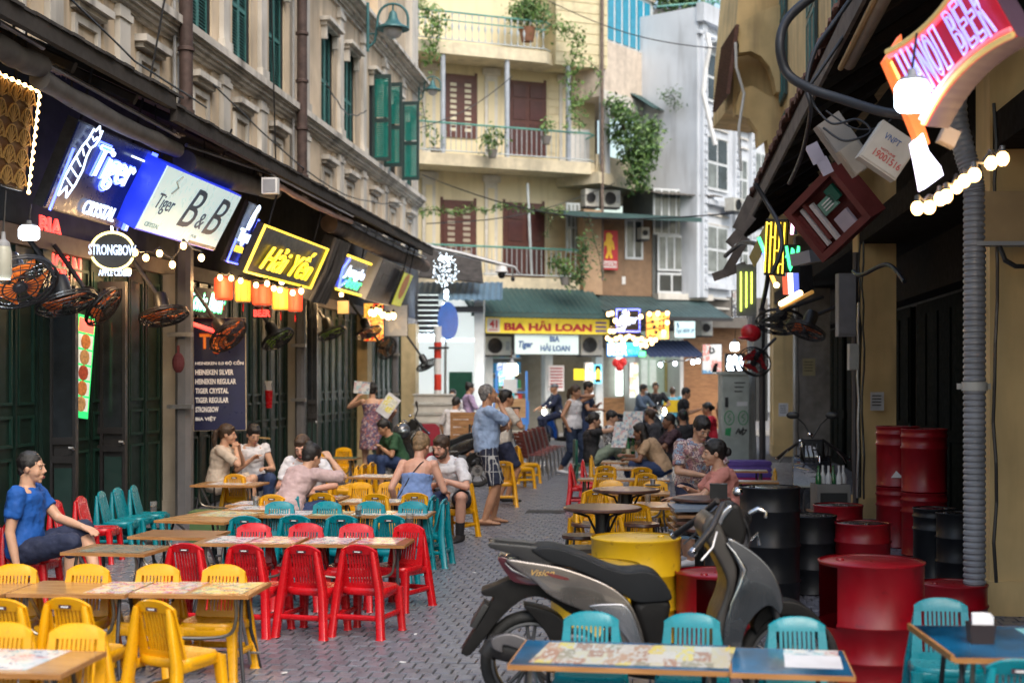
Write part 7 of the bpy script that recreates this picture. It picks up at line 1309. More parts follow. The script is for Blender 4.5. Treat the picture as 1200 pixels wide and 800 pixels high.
    b.tube([hp_(0,.084,.022), hp_(0,.100,-.008), hp_(0,.110,-.026)], [.008,.011,.014], 8); b.ell(hp_(-.011,.096,-.030), (.009,.010,.008), 8, 6, hr); b.ell(hp_(.011,.096,-.030), (.009,.010,.008), 8, 6, hr); b.ell(hp_(0,.084,-.062), (.024,.016,.016), 10, 6, hr)
    bo = b.o('body', SK[sk], t); finish(bo, vox if vox > .0075 else vox, 0, 2)
    big = d < 30
    if big:
        for s_ in (-1, 1):
            e = MB().ell(hp_(s_*.031,.081,.006), (.0125,.006,.0055), 10, 6, hr).o('eye', EYEW, t, 60); MB().ell(hp_(s_*.031,.087,.006), (.0058,.0030,.0052), 8, 6, hr).o('iris', EYED, e, 60)
            MB().beam(hp_(s_*.014,.092,.030), hp_(s_*.048,.080,.033), .0045, .004, side=tuple(hm @ S((0,0,1)))).o('eyebrow', HAIR[hair], t)
        MB().ell(hp_(0,.099,-.059), (.023,.007,.005), 12, 6, hr).ell(hp_(0,.098,-.067), (.020,.007,.006), 12, 6, hr).o('mouth', LIP, t, 60)
    # hair
    if hs != 'none':
        h = MB(); k = .006 if hs in ('buzz',) else .012
        h.ell(hp_(0,-.022,.042), (.074+k,.088+k,.083+k), 18, 12, hr)
        if hs != 'buzz': h.ell(hp_(0,.040,.085), (.058,.040,.030), 12, 8, hr)
        h.ell(hp_(0,-.062,-.015), (.062,.042,.058), 14, 8, hr)
        for s_ in (-1, 1): h.ell(hp_(s_*.066,-.012,.028), (.016,.036,.04), 10, 6, hr)
        if hs == 'bun': h.ell(hp_(0,-.075,.105), (.042,.042,.038), 12, 8, hr)
        if hs == 'lowbun': h.ell(hp_(0,-.125,.0), (.042,.036,.042), 12, 8, hr)
        if hs == 'pony': h.tube([hp_(0,-.095,.04), hp_(0,-.145,.02), hp_(0,-.155,-.08)+S((0,0,-.02)), hp_(0,-.13,-.14)+S((0,0,-.09))], [.028,.034,.032,.010], 10)
        if hs == 'long':
            h.loft([ringat(hp_(0,-.04,z)+S((0,0,zz)), hm @ S((1,0,0)), hm @ S((0,1,0)), a, bb) for z, zz, a, bb in ((.02,0,.086,.07),(-.08,0,.09,.066),(-.13,-.08,.092,.055),(-.14,-.2,.07,.04))])
        ho = h.o('hair', HAIR[hair], t); finish(ho, max(vox, .008), .012, 1, HT)
    if beard:
        bb = MB(); bb.ell(hp_(0,.036,-.082), (.052,.052,.036), 14, 8, hr); bb.ell(hp_(0,.086,-.048), (.030,.014,.008), 10, 6, hr)
        for s_ in (-1, 1): bb.tube([hp_(s_*.068,.005,.0), hp_(s_*.066,.02,-.05), hp_(s_*.045,.05,-.088)], [.012,.017,.02], 8)
        finish(bb.o('beard', HAIR[beard], t), .007, .008, 1, HT)
        MB().ell(hp_(0,.100,-.062), (.019,.007,.005), 10, 6, hr).o('lower_lip', LIP, t, 60)
    if mask: MB().ell(hp_(0,.062,-.05), (.056,.05,.05), 14, 8, hr).o('face_mask', mask, t, 60)
    if cap:
        c = MB().ell(hp_(0,-.015,.055), (.086,.105,.07), 16, 10, hr); c.ell(hp_(0,.10,.045), (.06,.055,.010), 12, 6, hr); finish(c.o('cap', cap, t), .01, 0, 1)
    # clothes
    if top:
        c = MB(); rr = tor(c, .020, -.10 if topbot < 0 else topbot, toplen, 1.0)
        if sleeve > 0:
            for S_, E_, W_ in ((LS, LE, LWr), (RS, RE, RWr)):
                c.ell(S_, (.066*fat,)*3, 12, 8)
                if sleeve <= 1: cone(c, S_, S_.lerp(E_, sleeve), .064*fat, .062*fat)
                else: cone(c, S_, E_, .068*fat, .055*fat); c.ell(E_, (.055*fat,)*3, 10, 6); cone(c, E_, E_.lerp(W_, sleeve-1), .054*fat, .042*fat)
        elif toplen > .9:
            for S_ in (LS, RS): c.ell(S_.lerp(shc, .22), (.05,.06,.06), 12, 8)
        if toplen > .9: c.loft([ringat(sp_(.88), ux, fy(.9), .15*sx, .098), ringat(sp_(.95), ux, fy(.9), .125*sx, .09), ringat(sp_(.985), ux, fy(.9), .098, .088)])
        finish(c.o('shirt' if sleeve > 0 else 'sleeveless_top', top, t), max(vox, .010), .032, 1)
    if dress:
        c = MB(); tor(c, .014, .0, .82); rr = [ringat(P0+S((0,0,z)), S((1,0,0)), S((0,1,0)), a, bb) for z, a, bb in ((.06,.17,.125),(-.05,.195,.15),(-.2,.205,.165),(-.36,.215,.175))]; c.loft(rr); finish(c.o('dress', dress, t), .013, .02, 1)
        for s_ in (-1, 1): MB().tube([sp_(.80)+ux*s_*.09+fy(.8)*-.12, sp_(.95)+ux*s_*.085+fy(.9)*-.05, sp_(.96)+ux*s_*.08+fy(.9)*.06, sp_(.8)+ux*s_*.08+fy(.8)*.12], .006, 5).o('strap', dress, t)
    if bottom:
        c = MB(); tor(c, .018, -.2, .2)
        for H_, K_, A_ in ((LH, LK, LA), (RH, RK, RA)):
            q = min(1, leg); cone(c, H_, H_.lerp(K_, q), .106, .092 if q < 1 else .076)
            if leg > 1: c.ell(K_, (.076,)*3, 12, 8); cone(c, K_, K_.lerp(A_, leg-1), .074, .058)
        finish(c.o('shorts' if leg <= 1 else 'trousers', bottom, t), max(vox, .011), .026, 1)
    if shoes:
        for s_, A_ in ((-1, LA), (1, RA)):
            ft = S((s_*.12,1,0)).normalized(); rt_ = ft.cross(up)
            if A_.z > .2: ft = S((s_*.1,.8,-.6)).normalized()
            u2 = rt_.cross(ft)
            if shoes == 'sandal':
                so_ = MB().loft([ringat(A_+ft*y+u2*-.072, rt_, ft, .001, .001, 4) for y in (0,)]+[] ) if False else MB()
                so_.loft([[A_+ft*(.055+.135*math.cos(a))+rt_*(.048*math.sin(a))+u2*z for a in [2*math.pi*k/16 for k in range(16)]] for z in (-.070,-.056)]).o('sandal', M('brown sandal', (.09,.04,.025), .6), t); MB().tube([A_+ft*.07+rt_*-.045+u2*-.06, A_+ft*.09+u2*-.018, A_+ft*.07+rt_*.045+u2*-.06], .008, 6).o('sandal_strap', M('brown sandal'), t)
            else:
                c = MB().loft([ringat(A_+ft*y+u2*z, rt_, u2, w, h, 12) for y, z, w, h in ((-.085,-.04,.025,.03),(-.05,-.03,.042,.048),(.03,-.035,.047,.04),(.12,-.05,.052,.028),(.19,-.055,.040,.018),(.21,-.058,.02,.010))]); finish(c.o('shoe', shoes, t), .009, 0, 1)
    if socks:
        for K_, A_ in ((LK, LA), (RK, RA)): MB().tube([A_, A_.lerp(K_, .35)], [.046,.052], 12).o('sock', socks, t, 60)
    return t, dict(LW=LWr, RW=RWr, head=hc, sp=sp_, ux=ux, fy=fy, hp=hp_)
BLT = cloth('royal blue jersey', (.004,.075,.33)); NVY = cloth('navy shorts cloth', (.012,.018,.05)); CRE = cloth('cream tee', (.55,.46,.38)); WTE = cloth('white tee', (.62,.62,.66)); DPK = cloth('dusty pink shirt', (.46,.33,.33)); SBL = cloth('grey blue tee', (.27,.37,.56)); BKC = cloth('black tee', (.018,.018,.022)); DEN = cloth('dark denim', (.02,.04,.11)); TANC = cloth('tan blouse', (.45,.30,.18)); PNK = cloth('salmon pink tee', (.55,.22,.18)); GRN_ = cloth('dark green tee', (.02,.07,.03)); BRT = cloth('bright blue strapless', (.16,.25,.50)); LIL = cloth('lilac top', (.40,.30,.48)); GRY = cloth('slate riding jacket', (.10,.14,.20)); SAG = cloth('sage trousers', (.20,.25,.19)); WSH = M('white sneaker', (.6,.6,.62), .5); BSH = M('black shoe', (.02,.02,.022), .5)
FLO = printmat('floral dress print', [(.10,.06,.10),(.45,.18,.16),(.25,.12,.18),(.5,.4,.38),(.12,.12,.25)], rough=.8, scale=38, bg=(.16,.10,.14)); PAT = printmat('patterned shirt print', [(.60,.45,.42),(.40,.20,.20),(.55,.50,.48),(.22,.30,.40),(.35,.25,.18),(.62,.5,.46)], rough=.8, scale=20, bg=(.2,.1,.14))
def plaid():
    m = bpy.data.materials.new('striped navy shorts'); m.use_nodes = True; t = m.node_tree; b = t.nodes['Principled BSDF']; tc = t.nodes.new('ShaderNodeTexCoord')
    last = None
    for sc2, ax in ((11, 'X'), (11, 'Y'), (5, 'Z')):
        w = t.nodes.new('ShaderNodeTexWave'); w.bands_direction = ax; w.inputs['Scale'].default_value = sc2*.35; t.links.new(tc.outputs['Object'], w.inputs[0]); r = t.nodes.new('ShaderNodeMapRange'); r.inputs[1].default_value = .965 if ax != 'Z' else .985; r.inputs[2].default_value = .98 if ax != 'Z' else 1; t.links.new(w.outputs[1], r.inputs[0])
        x = t.nodes.new('ShaderNodeMix'); x.data_type = 'RGBA'; t.links.new(r.outputs[0], x.inputs[0]); x.inputs[7].default_value = (.38,.38,.38,1)
        if last: t.links.new(last, x.inputs[6])
        else: x.inputs[6].default_value = (.015,.02,.045,1)
        last = x.outputs[2]
    t.links.new(last, b.inputs['Base Color']); b.inputs['Roughness'].default_value = .85; return m
PLD = plaid()
# --- left side
t, J = person('man in a blue jersey lounging on a red chair at the far left', 30, 10.4, -84, pel=.41, lean=-.06, lean2=.10, hp=.08, hy=.0, sk='a', hs='buzz', rh=(.235,.02,.31), rpole=(.3,-1,0), lh=(-.05,.42,.57), lpole=(-.5,-.1,-1), rf=(.14,.40,.07), lf=(.10,.56,.27), lk=(-.6,.5,.8), top=BLT, sleeve=.62, bottom=NVY, leg=1.25, vox=.0075, belly=.02, curl=.35, shoes=M('grey shoe', (.12,.12,.13), .6))
t, J = person('woman in a cream tee with a ponytail eating at the wall table, left of two', 254, 16.6, -82, lean=.12, lean2=.25, hp=.12, female=True, sk='a', hair='b', hs='pony', rh=(.05,.24,.86), lh=(-.05,.26,.84), rpole=(1,0,-1), lpole=(-1,0,-1), top=CRE, sleeve=.8, bottom=CRE, leg=.9, vox=.009, shoes=WSH)
ch = T('chopsticks', 'chopsticks in the hand of the woman in white at the wall', 'chopsticks', P(303, 513, 16.7)); MB().beam((0,0,0),(.16,-.05,-.01),.008,.006).beam((0,0,.012),(.16,-.05,.0),.008,.006).o('stick', wood('bamboo', (.4,.25,.1), (.55,.38,.18)), ch)
t, J = person('woman in a white loose top looking down at her food by the wall', 294, 17.1, 205, lean=.1, lean2=.3, hp=.45, hy=.2, female=True, sk='a', hair='k', hs='lowbun', rh=(.02,.30,.72), lh=(-.12,.36,.60), rpole=(.5,0,-1), lpole=(-.5,0,-1), top=WTE, sleeve=.25, bottom=DEN, leg=1.6, vox=.009, shoes=WSH)
t, J = person('woman in a dusty pink shirt with a high bun bent over her phone', 335, 13.0, -35, lean=.35, lean2=.75, hp=.35, female=True, sk='a', hair='k', hs='bun', rh=(.13,.44,.93), lh=(-.10,.42,.56), rpole=(1,.1,-.9), lpole=(-1,-.2,-.4), top=DPK, sleeve=.95, bottom=DEN, leg=1.5, vox=.0075, shoes=WSH)
t, J = person('bearded man in a white tee facing the pink-shirted woman, head bowed', 365, 14.6, 172, lean=.3, lean2=.5, hp=.4, hy=.1, sk='d', hair='b', hs='short', beard='b', rh=(.06,.34,.60), lh=(-.16,.36,.55), top=WTE, sleeve=.7, bottom=NVY, leg=.9, vox=.008, shoes=BSH)
t, J = person('woman seen from behind in a strapless blue top with a thin bag strap', 487, 13.8, -8, lean=.12, lean2=.32, hp=.35, hy=-.25, female=True, sk='d', hair='l', hs='bun', rh=(.20,.34,.54), lh=(-.25,.12,.40), rpole=(.6,-1,-.6), lpole=(-.3,-1,-.3), top=BRT, sleeve=0, toplen=.65, bottom=DEN, leg=.8, vox=.0075, shoes=WSH)
s_ = J['sp']; ux = J['ux']; fy = J['fy']; MB().tube([s_(.97)+ux*.09-fy(.9)*.035, s_(.85)+ux*.06-fy(.85)*.115, s_(.6)-ux*.03-fy(.6)*.125, s_(.35)-ux*.10-fy(.4)*.10, s_(.15)-ux*.165-fy(.2)*.08], .006, 6).o('bag_strap', BSH, t)
t, J = person('bearded man in a white tee leaning in, one bare knee toward the lane', 533, 14.7, 158, lean=.35, lean2=.55, hp=.3, hy=-.1, sk='d', hair='b', hs='short', beard='b', rh=(-.02,.36,.60), lh=(-.10,.40,.64), lf=(-.24,.30,.07), rf=(.05,.40,.07), lk=(-.6,1,1), top=WTE, sleeve=.8, bottom=M('dark striped shorts', (.03,.03,.04), .8), leg=.65, vox=.0075, shoes=BSH, socks=BSH)
t, J = person('grey-haired man in grey-blue tee and striped shorts standing, hand on chin', 570, 16.0, -72, pel=.90, lean=-.02, lean2=.06, hp=-.18, hy=.1, sk='b', hair='g', hs='buzz', rh=(.02,.16,1.40), rpole=(.35,.6,-1), lh=(.12,.22,1.14), lpole=(-.6,.4,-1), lf=(-.10,.10,.075), rf=(.12,-.04,.075), top=SBL, sleeve=.85, topbot=-.2, bottom=PLD, leg=.98, vox=.0075, belly=.045, curl=.5, shoes='sandal', hdn={1:(0,-1,0), -1:(0,-1,0)})
t, J = person('woman in a floral strappy dress standing with menus, back to us', 436, 22.6, 8, pel=.90, lean=.02, lean2=.08, hp=.1, hy=.2, female=True, sk='a', hair='k', hs='bun', lh=(-.24,.22,1.42), lpole=(-1,-.2,-1), rh=(.28,.12,1.02), rpole=(1,-.5,-.5), lf=(-.09,.0,.075), rf=(.09,.02,.075), dress=FLO, vox=.009, shoes=BSH)
mn = T('menu_card', 'pink and white menu held up by the woman in the floral dress', 'menu', m=frame(P(424, 454, 22.3), RT*.95+UP*-.1, UP)); MB().box(-.13,.13,0,.01,-.10,.10).o('card', MEN[2], mn)
mn = T('menu_card', 'yellow-edged white menu under the arm of the woman in the floral dress', 'menu', m=frame(P(455, 475, 22.3), RT*.75-UP*.55, UP*.8+RT*.6)); MB().box(-.12,.12,0,.012,-.19,.19).o('card', PAP, mn); MB().box(-.1,.1,-.003,-.0005,-.1,.14).o('print', printmat('yellow menu', [(.75,.65,.1),(.6,.6,.5)], scale=12), mn)
t, J = person('person in dark green sitting low beside the floral dress, bent over a phone', 470, 21.0, 125, lean=.3, lean2=.6, hp=.5, sk='b', hair='k', hs='short', rh=(.02,.36,.66), lh=(-.05,.36,.66), top=GRN_, sleeve=.7, bottom=DEN, leg=1.6, vox=.011, shoes=BSH)
# --- lane and far
t, J = person('young woman in a white sleeveless top and navy trousers walking, hand at her neck', 672, 24.2, -118, pel=.88, lean=.0, lean2=.05, hp=.15, female=True, H=.985, sk='b', hair='b', hs='pony', lh=(-.12,.06,1.42), lpole=(-1,.6,-.2), rh=(.20,.02,.84), lf=(-.12,.02,.07), rf=(.10,-.22,.10), rk=(.1,1,.2), lk=(0,1,.2), top=WTE, sleeve=0, bottom=cloth('navy trousers', (.012,.025,.06)), leg=1.75, vox=.009, shoes=WSH)
t, J = person('man in a dark tee standing just behind the woman in white', 686, 27.0, -100, pel=.92, lean=.05, hp=.2, sk='b', hair='k', hs='short', rh=(.1,.3,1.1), lh=(-.1,.25,1.2), lf=(-.1,0,.07), rf=(.1,.1,.07), top=cloth('dark navy tee', (.015,.025,.06)), sleeve=.6, bottom=DEN, leg=1.8, vox=.011, shoes=BSH)
t, J = person('rider in a helmet sitting on the blue scooter', 654, 33.4, 110, pel=.86, lean=.15, sk='b', hs='none', cap=M('grey helmet', (.15,.16,.18), .3, .3), rh=(.25,.45,.98), lh=(-.25,.45,.98), lf=(-.16,.35,.32), rf=(.16,.35,.32), top=NVY, sleeve=1.6, bottom=NVY, leg=1.8, vox=.013, shoes=BSH)
t, J = person('masked rider in a slate shirt driving the scooter with the lit headlamp', 749, 33.1, -112, pel=.84, lean=.18, hp=.1, sk='b', hs='short', mask=M('pale mask', (.55,.6,.65), .7), rh=(.26,.45,.98), lh=(-.26,.45,.98), lf=(-.16,.42,.33), rf=(.16,.42,.33), top=GRY, sleeve=1.5, bottom=M('blue grey shorts', (.14,.18,.28), .8), leg=.95, vox=.013, shoes=BSH)
t, J = person('passenger in black seated behind the masked rider', 768, 34.2, 185, pel=.88, lean=.1, sk='b', hs='short', rh=(.2,.3,1.0), lh=(-.2,.3,1.0), lf=(-.2,.3,.4), rf=(.2,.3,.4), top=BKC, sleeve=.7, bottom=BKC, leg=1.6, vox=.013, shoes=BSH)
t, J = person('person in a blue and yellow shirt seated back to us, far shop', 788, 36.0, -5, pel=.75, lean=.05, sk='b', hair='b', hs='buzz', lf=(-.13,.38,.35), rf=(.13,.38,.35), top=cloth('aqua shirt', (.08,.35,.5)), sleeve=.6, bottom=DEN, leg=1.5, vox=.013)
c = MB().box(-.22,.22,-.14,-.11,-.02,.30); c.o('yellow_panel', M('yellow shirt panel', (.75,.5,.02), .8), t).location = (0, 0, .85)
t, J = person('woman in black turned right, reading a big menu on a green chair', 694, 22.0, -78, lean=-.12, lean2=.1, hp=.15, female=True, sk='a', hair='k', hs='lowbun', rh=(.10,.50,.98), lh=(-.12,.50,.96), rpole=(.8,0,-1), lpole=(-.8,0,-1), lf=(-.1,.62,.22), rf=(.12,.60,.30), top=BKC, sleeve=.5, bottom=SAG, leg=1.7, vox=.009, shoes=WSH)
t, J = person('person with black hair behind the menu reader, striped top', 716, 23.6, -95, lean=-.05, hp=.2, sk='a', hair='k', hs='short', rh=(.1,.42,.8), lh=(-.1,.42,.8), top=printmat('striped top', [(.5,.5,.52),(.05,.05,.07)], scale=16), sleeve=.7, bottom=NVY, leg=.9, vox=.011, shoes=WSH)
for u, v, d, a, w, h, lab in ((741,497,21.5,28,.34,.42,'open white menu with small pictures held by the seated readers'),(727,509,21.3,40,.26,.42,'second menu card propped before the reader in black')): t = T('menu_card', lab, 'menu', m=frame(P(u,v,d), RT*math.cos(rad(a))-FW*.5, UP+RT*math.sin(rad(a)))); MB().box(-w/2,w/2,0,.008,-h/2,h/2).o('card', MEN[2], t)
t = T('green_chair', 'dark green plastic armchair under the menu reader in black', 'chair', G(690, 22.1), rad(-80)); GP = M('dark green plastic', (.01,.09,.06), .35)
MB().box(-.2,.2,-.2,.22,.30,.335).o('seat', GP, t); MB().loft([[(x*k,y,z) for x,z in ((-.2,.33),(.2,.33),(.21,.5),(.17,.72),(-.17,.72),(-.21,.5))] for y,k in ((-.24,.95),(-.215,1),(-.2,.98))]).o('backrest', GP, t)
for x in (-.18,.18):
    for y in (-.2,.18): MB().beam((x,y,.3),(x*1.15,y*1.15,0),.05,.04,.035,.03).o('leg', GP, t)
t, J = person('woman in a tan blouse and jeans leaning to the table, long dark hair', 777, 19.6, 88, lean=.4, lean2=.75, hp=.3, female=True, sk='c', hair='k', hs='long', rh=(.05,.55,.60), lh=(-.1,.5,.55), top=TANC, sleeve=.7, bottom=DEN, leg=1.6, vox=.009, shoes=WSH)
t, J = person('small child in grey leaning on the table beside the tan-bloused woman', 760, 19.9, 60, H=.68, pel=.5, lean=.3, lean2=.5, hp=.2, female=True, sk='b', hair='b', hs='long', lf=(-.1,.3,.1), rf=(.1,.3,.1), top=cloth('pale grey tee', (.3,.3,.32)), sleeve=.7, bottom=DEN, leg=1.4, vox=.012)
t, J = person('balding man in dark clothes at the bottle table, facing left', 793, 21.8, 100, lean=.1, lean2=.25, hp=.15, sk='c', hair='k', hs='buzz', rh=(.05,.45,.62), lh=(-.1,.45,.6), top=M('dark patterned shirt', (.06,.03,.04), .8, var=.6, sc_=30), sleeve=.8, bottom=BKC, leg=1.5, vox=.010, shoes=BSH)
t, J = person('person in a green cap behind the balding man', 801, 24.0, 20, lean=.05, sk='b', hair='k', hs='short', cap=cloth('green cap', (.01,.10,.05)), top=BKC, sleeve=.7, bottom=BKC, leg=1.5, vox=.012)
t, J = person('blonde-brown haired person turned away beyond the bottles', 768, 25.0, 60, lean=.2, sk='b', hair='b', hs='short', top=cloth('charcoal tee', (.05,.05,.06)), sleeve=.7, bottom=BKC, leg=1.5, vox=.012)
t, J = person('man in a black tee standing sideways counting something in his hands', 800, 29.5, -88, pel=.84, H=.96, lean=.02, lean2=.1, hp=.25, sk='b', hair='k', hs='short', rh=(.08,.36,1.08), lh=(-.08,.38,1.08), rpole=(.3,-1,-.5), lpole=(-.3,-1,-.5), lf=(-.1,0,.07), rf=(.1,.1,.07), top=BKC, sleeve=.6, bottom=BKC, leg=1.8, vox=.012, shoes=BSH)
t, J = person('person in a patterned pink and brown shirt looking down at their hands', 812, 13.9, 205, pel=.62, lean=.12, lean2=.35, hp=.55, hy=.1, sk='a', hair='k', hs='short', rh=(.03,.30,.74), lh=(-.06,.30,.72), rpole=(1,-.3,-.2), lpole=(-1,-.3,-.2), lf=(-.14,.1,.07), rf=(.14,.1,.07), top=PAT, sleeve=.8, topbot=-.2, bottom=NVY, leg=1.8, vox=.0075, belly=.02, curl=.9, shoes=BSH)
stool(812, 14.0, .5, 'dark stool under the person in the patterned shirt')
t, J = person('person in a salmon tee with tied black hair reaching across the round table', 856, 12.5, 98, lean=.15, lean2=.3, hp=.1, sk='a', hair='k', hs='lowbun', female=True, rh=(.05,.40,.70), lh=(-.10,.52,.62), lpole=(-1,0,-1), rpole=(1,0,-1), top=PNK, sleeve=.75, bottom=NVY, leg=1.0, vox=.0075, curl=.3, shoes=WSH)
t, J = person('woman in a bright red top half hidden by the utility cabinet', 834, 27.0, 100, lean=.1, hp=.2, female=True, pel=.5, sk='b', hair='k', hs='lowbun', rh=(.0,.3,.9), lh=(-.1,.3,.8), top=cloth('bright red top', (.5,.01,.03)), sleeve=.4, bottom=BKC, leg=1.5, vox=.012)
t, J = person('person in a tan tee standing behind the utility cabinet, back to us', 856, 30.0, 0, pel=.9, H=.96, sk='b', hair='k', hs='short', lf=(-.1,0,.07), rf=(.1,0,.07), top=TANC, sleeve=.7, bottom=BKC, leg=1.8, vox=.013, shoes=BSH)
t, J = person('woman with a dark bun in lilac and red at the alley mouth', 549, 30.5, -70, pel=.88, lean=.0, hp=.1, female=True, sk='a', hair='k', hs='bun', rh=(.1,.3,1.0), lh=(-.1,.3,1.0), lf=(-.1,0,.07), rf=(.1,.05,.07), top=LIL, sleeve=1.2, bottom=cloth('dark red skirt', (.25,.02,.04)), leg=.8, vox=.012, shoes=BSH)
t, J = person('small pale-shirted man facing us deep in the alley', 531, 32.5, 180, pel=.72, lean=.1, sk='b', hs='short', lf=(-.1,.3,.3), rf=(.1,.3,.3), top=WTE, sleeve=.7, bottom=BKC, leg=1.5, vox=.013)
t, J = person('person in white with a black cap seated by the crate stack', 530, 27.0, -20, pel=.62, lean=.15, lean2=.3, hp=.3, sk='b', hs='short', cap=BKC, lf=(-.13,.38,.2), rf=(.13,.38,.2), top=WTE, sleeve=.9, bottom=BKC, leg=1.5, vox=.012)
t, J = person('dark-haired man standing in line behind the grey-haired one, mostly hidden', 588, 19.0, -65, pel=.86, H=.97, sk='b', hs='short', rh=(.1,.2,1.25), rpole=(1,0,-1), lf=(-.1,0,.07), rf=(.1,.05,.07), top=cloth('pale sand tee', (.45,.42,.38)), sleeve=.7, bottom=NVY, leg=.9, vox=.012, shoes=BSH)

c_ = chair(533, 560, 158, YEL, 'yellow plastic chair under the bearded man whose bare knee shows', gY); c_.location = G(533, 14.7)+Vector((0,-.02,0))
# ================================================================ GREENERY AND SMALL FAR DETAILS
LF = [M('leaf %d' % k, c, .5, var=.3, sc_=20) for k, c in enumerate(((.05,.12,.03),(.08,.17,.035),(.13,.23,.05),(.03,.075,.025)))]
def leaves(t, pts, n, spread, size, mats=(0,1,3), flat=.6, name='foliage'):
    mbs = {k: MB() for k in mats}
    for _ in range(n):
        i = R.randrange(len(pts)); c = Vector(pts[i])+Vector((R.gauss(0, spread), R.gauss(0, spread*flat), R.gauss(0, spread))); a = Vector((R.gauss(0,1),R.gauss(0,1),R.gauss(0,1))).normalized(); b = a.orthogonal().normalized(); s = size*R.uniform(.6,1.3)
        c2 = a.cross(b)*s*.25; mbs[R.choice(mats)].add([c-a*s, c-b*s*.45+c2, c+a*s, c+b*s*.45+c2], [(0,1,2),(0,2,3)])
    for k, m in mbs.items():
        if m.v: m.o(name, LF[k], t, kind='stuff')
def vine(pxs, d, n, spread, size, lab, mats=(0,1,2), stems=True):
    o = P(*pxs[0], d); t = T('climbing_vine', lab, 'vine', o); pts = spline([P(u, v, d)-o for u, v in pxs], 6)
    MB().tube(pts, .012, 5).o('stem', M('vine stem', (.06,.05,.03), .8), t, 60); leaves(t, pts, n, spread, size, mats); return t
db = 37.9
vine([(653,32),(668,36),(678,50),(670,75),(668,95),(674,120),(673,148)], 39.2, 520, .14, .075, 'bright vine hanging down the right-hand grey post from the top balcony', (1,2,2)); vine([(672,62),(690,72),(704,88),(698,105),(684,118),(672,122)], 39.4, 140, .06, .06, 'thin vine looping from the post to the drainpipe', (1,2))
vine([(486,250),(500,246),(515,247),(535,250),(552,244),(570,247),(590,241),(612,244),(640,246),(660,248)], 38.6, 420, .07, .06, 'green garland strung across the lower balcony above the doors', (0,1,2)); vine([(686,280),(686,300),(682,318),(676,332),(660,318),(648,306)], 38.6, 420, .13, .07, 'dense vine climbing the corner of the lower balcony', (0,1,3)); vine([(488,0),(500,14),(515,26),(505,45),(503,70)], 37.8, 420, .18, .075, 'leafy vine spilling over the left end of the top balcony', (1,2,2)); vine([(495,120),(498,140),(500,155)], 37.9, 60, .10, .05, 'wispy vine on the first grey post', (1,2)); vine([(640,244),(643,260),(641,278)], 38.6, 40, .05, .05, 'thin trailing vine by the brown door', (3,0)); vine([(690,250),(696,280),(702,300),(706,325)], 38.3, 70, .05, .05, 'dry vine trailing down the tan wall', (3,0))
t = T('balcony_shrub', 'large shrub bursting out over the corner veranda beside the drainpipe', 'shrub', P(735, 200, 40.3)); o = t.location; cs = [P(u, v, 40.3+R.uniform(-.5,.5))-o for u, v in ((728,135),(738,142),(748,150),(758,160),(725,155),(735,165),(746,172),(757,178),(763,170),(738,185),(748,195),(756,190),(745,207),(752,212),(722,125),(766,150))]; leaves(t, cs, 2900, .17, .085, (0,1,1,2,3), .9)
for a in range(5): MB().tube([P(742,200,40.5)-o, cs[a*3]], .03, 6).o('branch', M('vine stem'), t)
t = T('potted_tree', 'round bush on the top balcony in front of the teal door', 'plant', P(618, 45, 39.6)); o = t.location; cs = [P(u, v, 39.6)-o for u, v in ((606,14),(616,8),(628,12),(634,18),(612,20),(622,4),(620,20))]; leaves(t, cs, 1100, .20, .07, (0,1,2), .9); MB().lathe([(.18,-.1),(.24,.3),(.25,.3),(.2,.28)], 12).o('pot', M('clay pot', (.2,.09,.05), .8), t, 40); MB().tube([(0,0,.25),(.05,0,.8)], .03, 6).o('trunk', M('vine stem'), t)
for u, v, n, r, lab in ((577,176,220,.16,'small potted palm on the middle balcony left of the brown door'),(510,174,60,.14,'straggly plant in a wide pot at the left end of the middle balcony'),(640,160,60,.10,'tiny potted herb on the middle balcony rail'),(662,325,90,.14,'low plant on the lower balcony floor'),(520,318,70,.12,'small plant at the left of the lower balcony')):
    p = P(u, v, 38.6); t = T('potted_plant', lab, 'plant', p); MB().lathe([(.10,-.22),(.15,.0),(.16,.0),(.12,-.02)], 12).o('pot', M('grey pot', (.18,.17,.16), .8), t, 40); leaves(t, [(0,0,.15),(.1,0,.3),(-.1,0,.3),(0,0,.4)], n, r, .07, (0,1,2), .8)
t = T('roof_garden', 'fringe of bushes along the roof of the white house', 'plants', P(800, 6, 43)); o = t.location; leaves(t, [P(u, v, 43)-o for u, v in ((775,6),(785,3),(795,5),(806,2),(815,6),(800,-6))], 900, .25, .11, (0,3), .8); MB().box(-.9,.9,-.2,.2,-.4,-.15).o('planter', M('grey pot'), t)
# a dead bush at the canopy corner and weeds on ledges
vine([(780,115),(788,112),(792,122)], 41.2, 110, .14, .06, 'scrubby weeds rooted on the little green awning', (3,0))
# round guard / blue umbrellas of the alley, hanging lanterns inside far shops
for i, (u, v) in enumerate(((722,425),(730,424),(726,430))):
    t = T('red_lantern', ('left','right','lower')[i]+' of three small red lanterns in the dim far doorway', 'lantern', P(u, v, 37.6)); MB().ell((0,0,0), (.11,.11,.12), 12, 8).o('shade', M('dim red lantern', (.5,.02,.02), .5, emit=.2), t, 60); MB().tube([(0,0,.12),(0,0,.35)], .01, 5).o('cord', BLACKP, t)
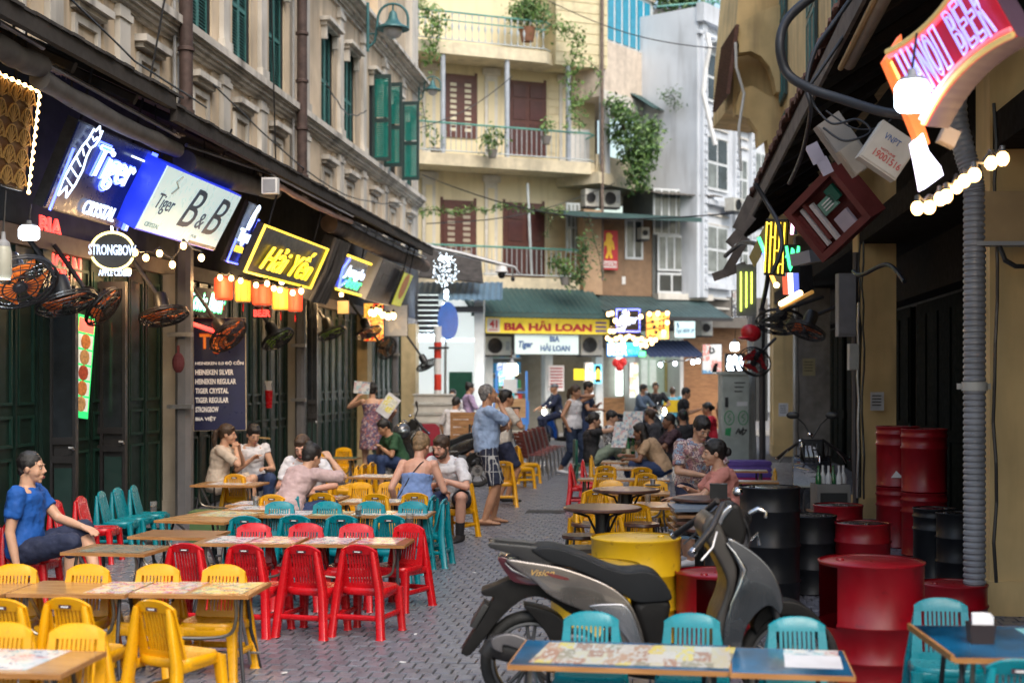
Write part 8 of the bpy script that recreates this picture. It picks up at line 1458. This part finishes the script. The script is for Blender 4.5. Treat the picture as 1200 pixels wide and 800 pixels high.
# overhead wires across the crossing
for i, (a, b, s) in enumerate((((495,205,34),(860,250,26),-.5),((500,262,34),(720,215,40),-.3),((640,0,40),(905,60,30),-.4),((492,150,34),(600,90,38),-.2))):
    a_ = P(*a); b_ = P(*b); MB().tube([a_.lerp(b_, k/14)+Vector((0,0,s*math.sin(math.pi*k/14))) for k in range(15)], .014, 5).o('overhead_wire', BLACKP, label=('long wire crossing the lane mouth below the yellow balconies','wire from the terrace corner to the yellow house corner','wire sagging from the top balcony to the ochre bay','short wire from the terrace corner to the grey posts')[i], cat='wire')
# stray litter and drain cover
t = T('drain_cover', 'small iron drain cover in the lane near the standing man', 'drain cover', G(640, 17.5)+Vector((0,0,.001))); MB().box(-.25,.25,-.2,.2,-.012,.004).o('plate', M('cast iron', (.05,.05,.05), .6, .5), t)
for k in range(6): MB().box(-.2+.07*k,-.17+.07*k,-.15,.15,.004,.007).o('bar', MATS['cast iron'], t)
for i, (u, d) in enumerate(((487,9.1),(472,8.2),(333,7.9),(556,12))): MB().box(-.008,.008,-.02,.02,0,.006).o('paper_scrap', WHITEP, mat4=Matrix.Translation(G(u, d)) @ Matrix.Rotation(i*1.3, 4, 'Z'), label=('white scrap beside the red chair at the menu table','white scrap in the open paving','white scrap under the front-left table','white scrap near the seated man\'s foot')[i], cat='litter')
# posters, cable bundles and wear on the right-hand pillars
for i, (u, v, d, w, h, m_) in enumerate(((1028,470,16.5,.16,.22,PAP),(918,480,29.2,.2,.28,PAP),(948,430,24.0,.22,.3,M('yellowed notice', (.45,.38,.22), .7)))):
    t = T('paper_notice', ('small white notice pasted on the second ochre pillar','white notice pasted on the far ochre pillar','yellowed notice pasted on the grey stained pillar')[i], 'notice', m=frame(P(u, v, d-.12), RT, UP)); MB().box(-w/2,w/2,0,.008,-h/2,h/2).o('sheet', m_, t)
    for k in range(4): MB().box(-w*.38,w*.3,-.003,-.0005,h*(.3-.17*k)-.006,h*(.3-.17*k)+.006).o('text_line', BLACKP, t)
for i, (X, Y, z1) in enumerate(((2.26, 16.3, 3.3), (2.25, 16.5, 3.3), (2.24, 9.72, 3.6), (2.25, 24.2, 3.3))):
    MB().tube([(X+R.uniform(-.015,.015), Y+R.uniform(-.02,.02), .3+(z1-.3)*k/12) for k in range(13)], .012, 6).o('cable', BLACKP, label=('thin black cable stapled to the corner of the second ochre pillar','second thin cable on the second ochre pillar, slightly behind','black cable stapled to the corner of the near ochre pillar','black cable on the corner of the grey stained pillar')[i], cat='cable')
for i, (u, v) in enumerate(((180,585),(300,578),(420,590),(275,541),(480,600))):
    t = put('drinking_glass', ('squat glass on the small dark table side','glass on the long honey table','glass on the menu-covered teal-row table','glass on the wall table of the two women','glass at the end of the teal-row table')[i], 'glass', u, v+14, .506); MB().lathe([(.026,0),(.033,.09),(.031,.09),(.024,.006)], 14).o('glass', M('clear glass'), t, 40); MB().lathe([(.022,.007),(.028,.05)], 14).o('beer', M('pale beer', (.55,.33,.05), .1), t, 40)
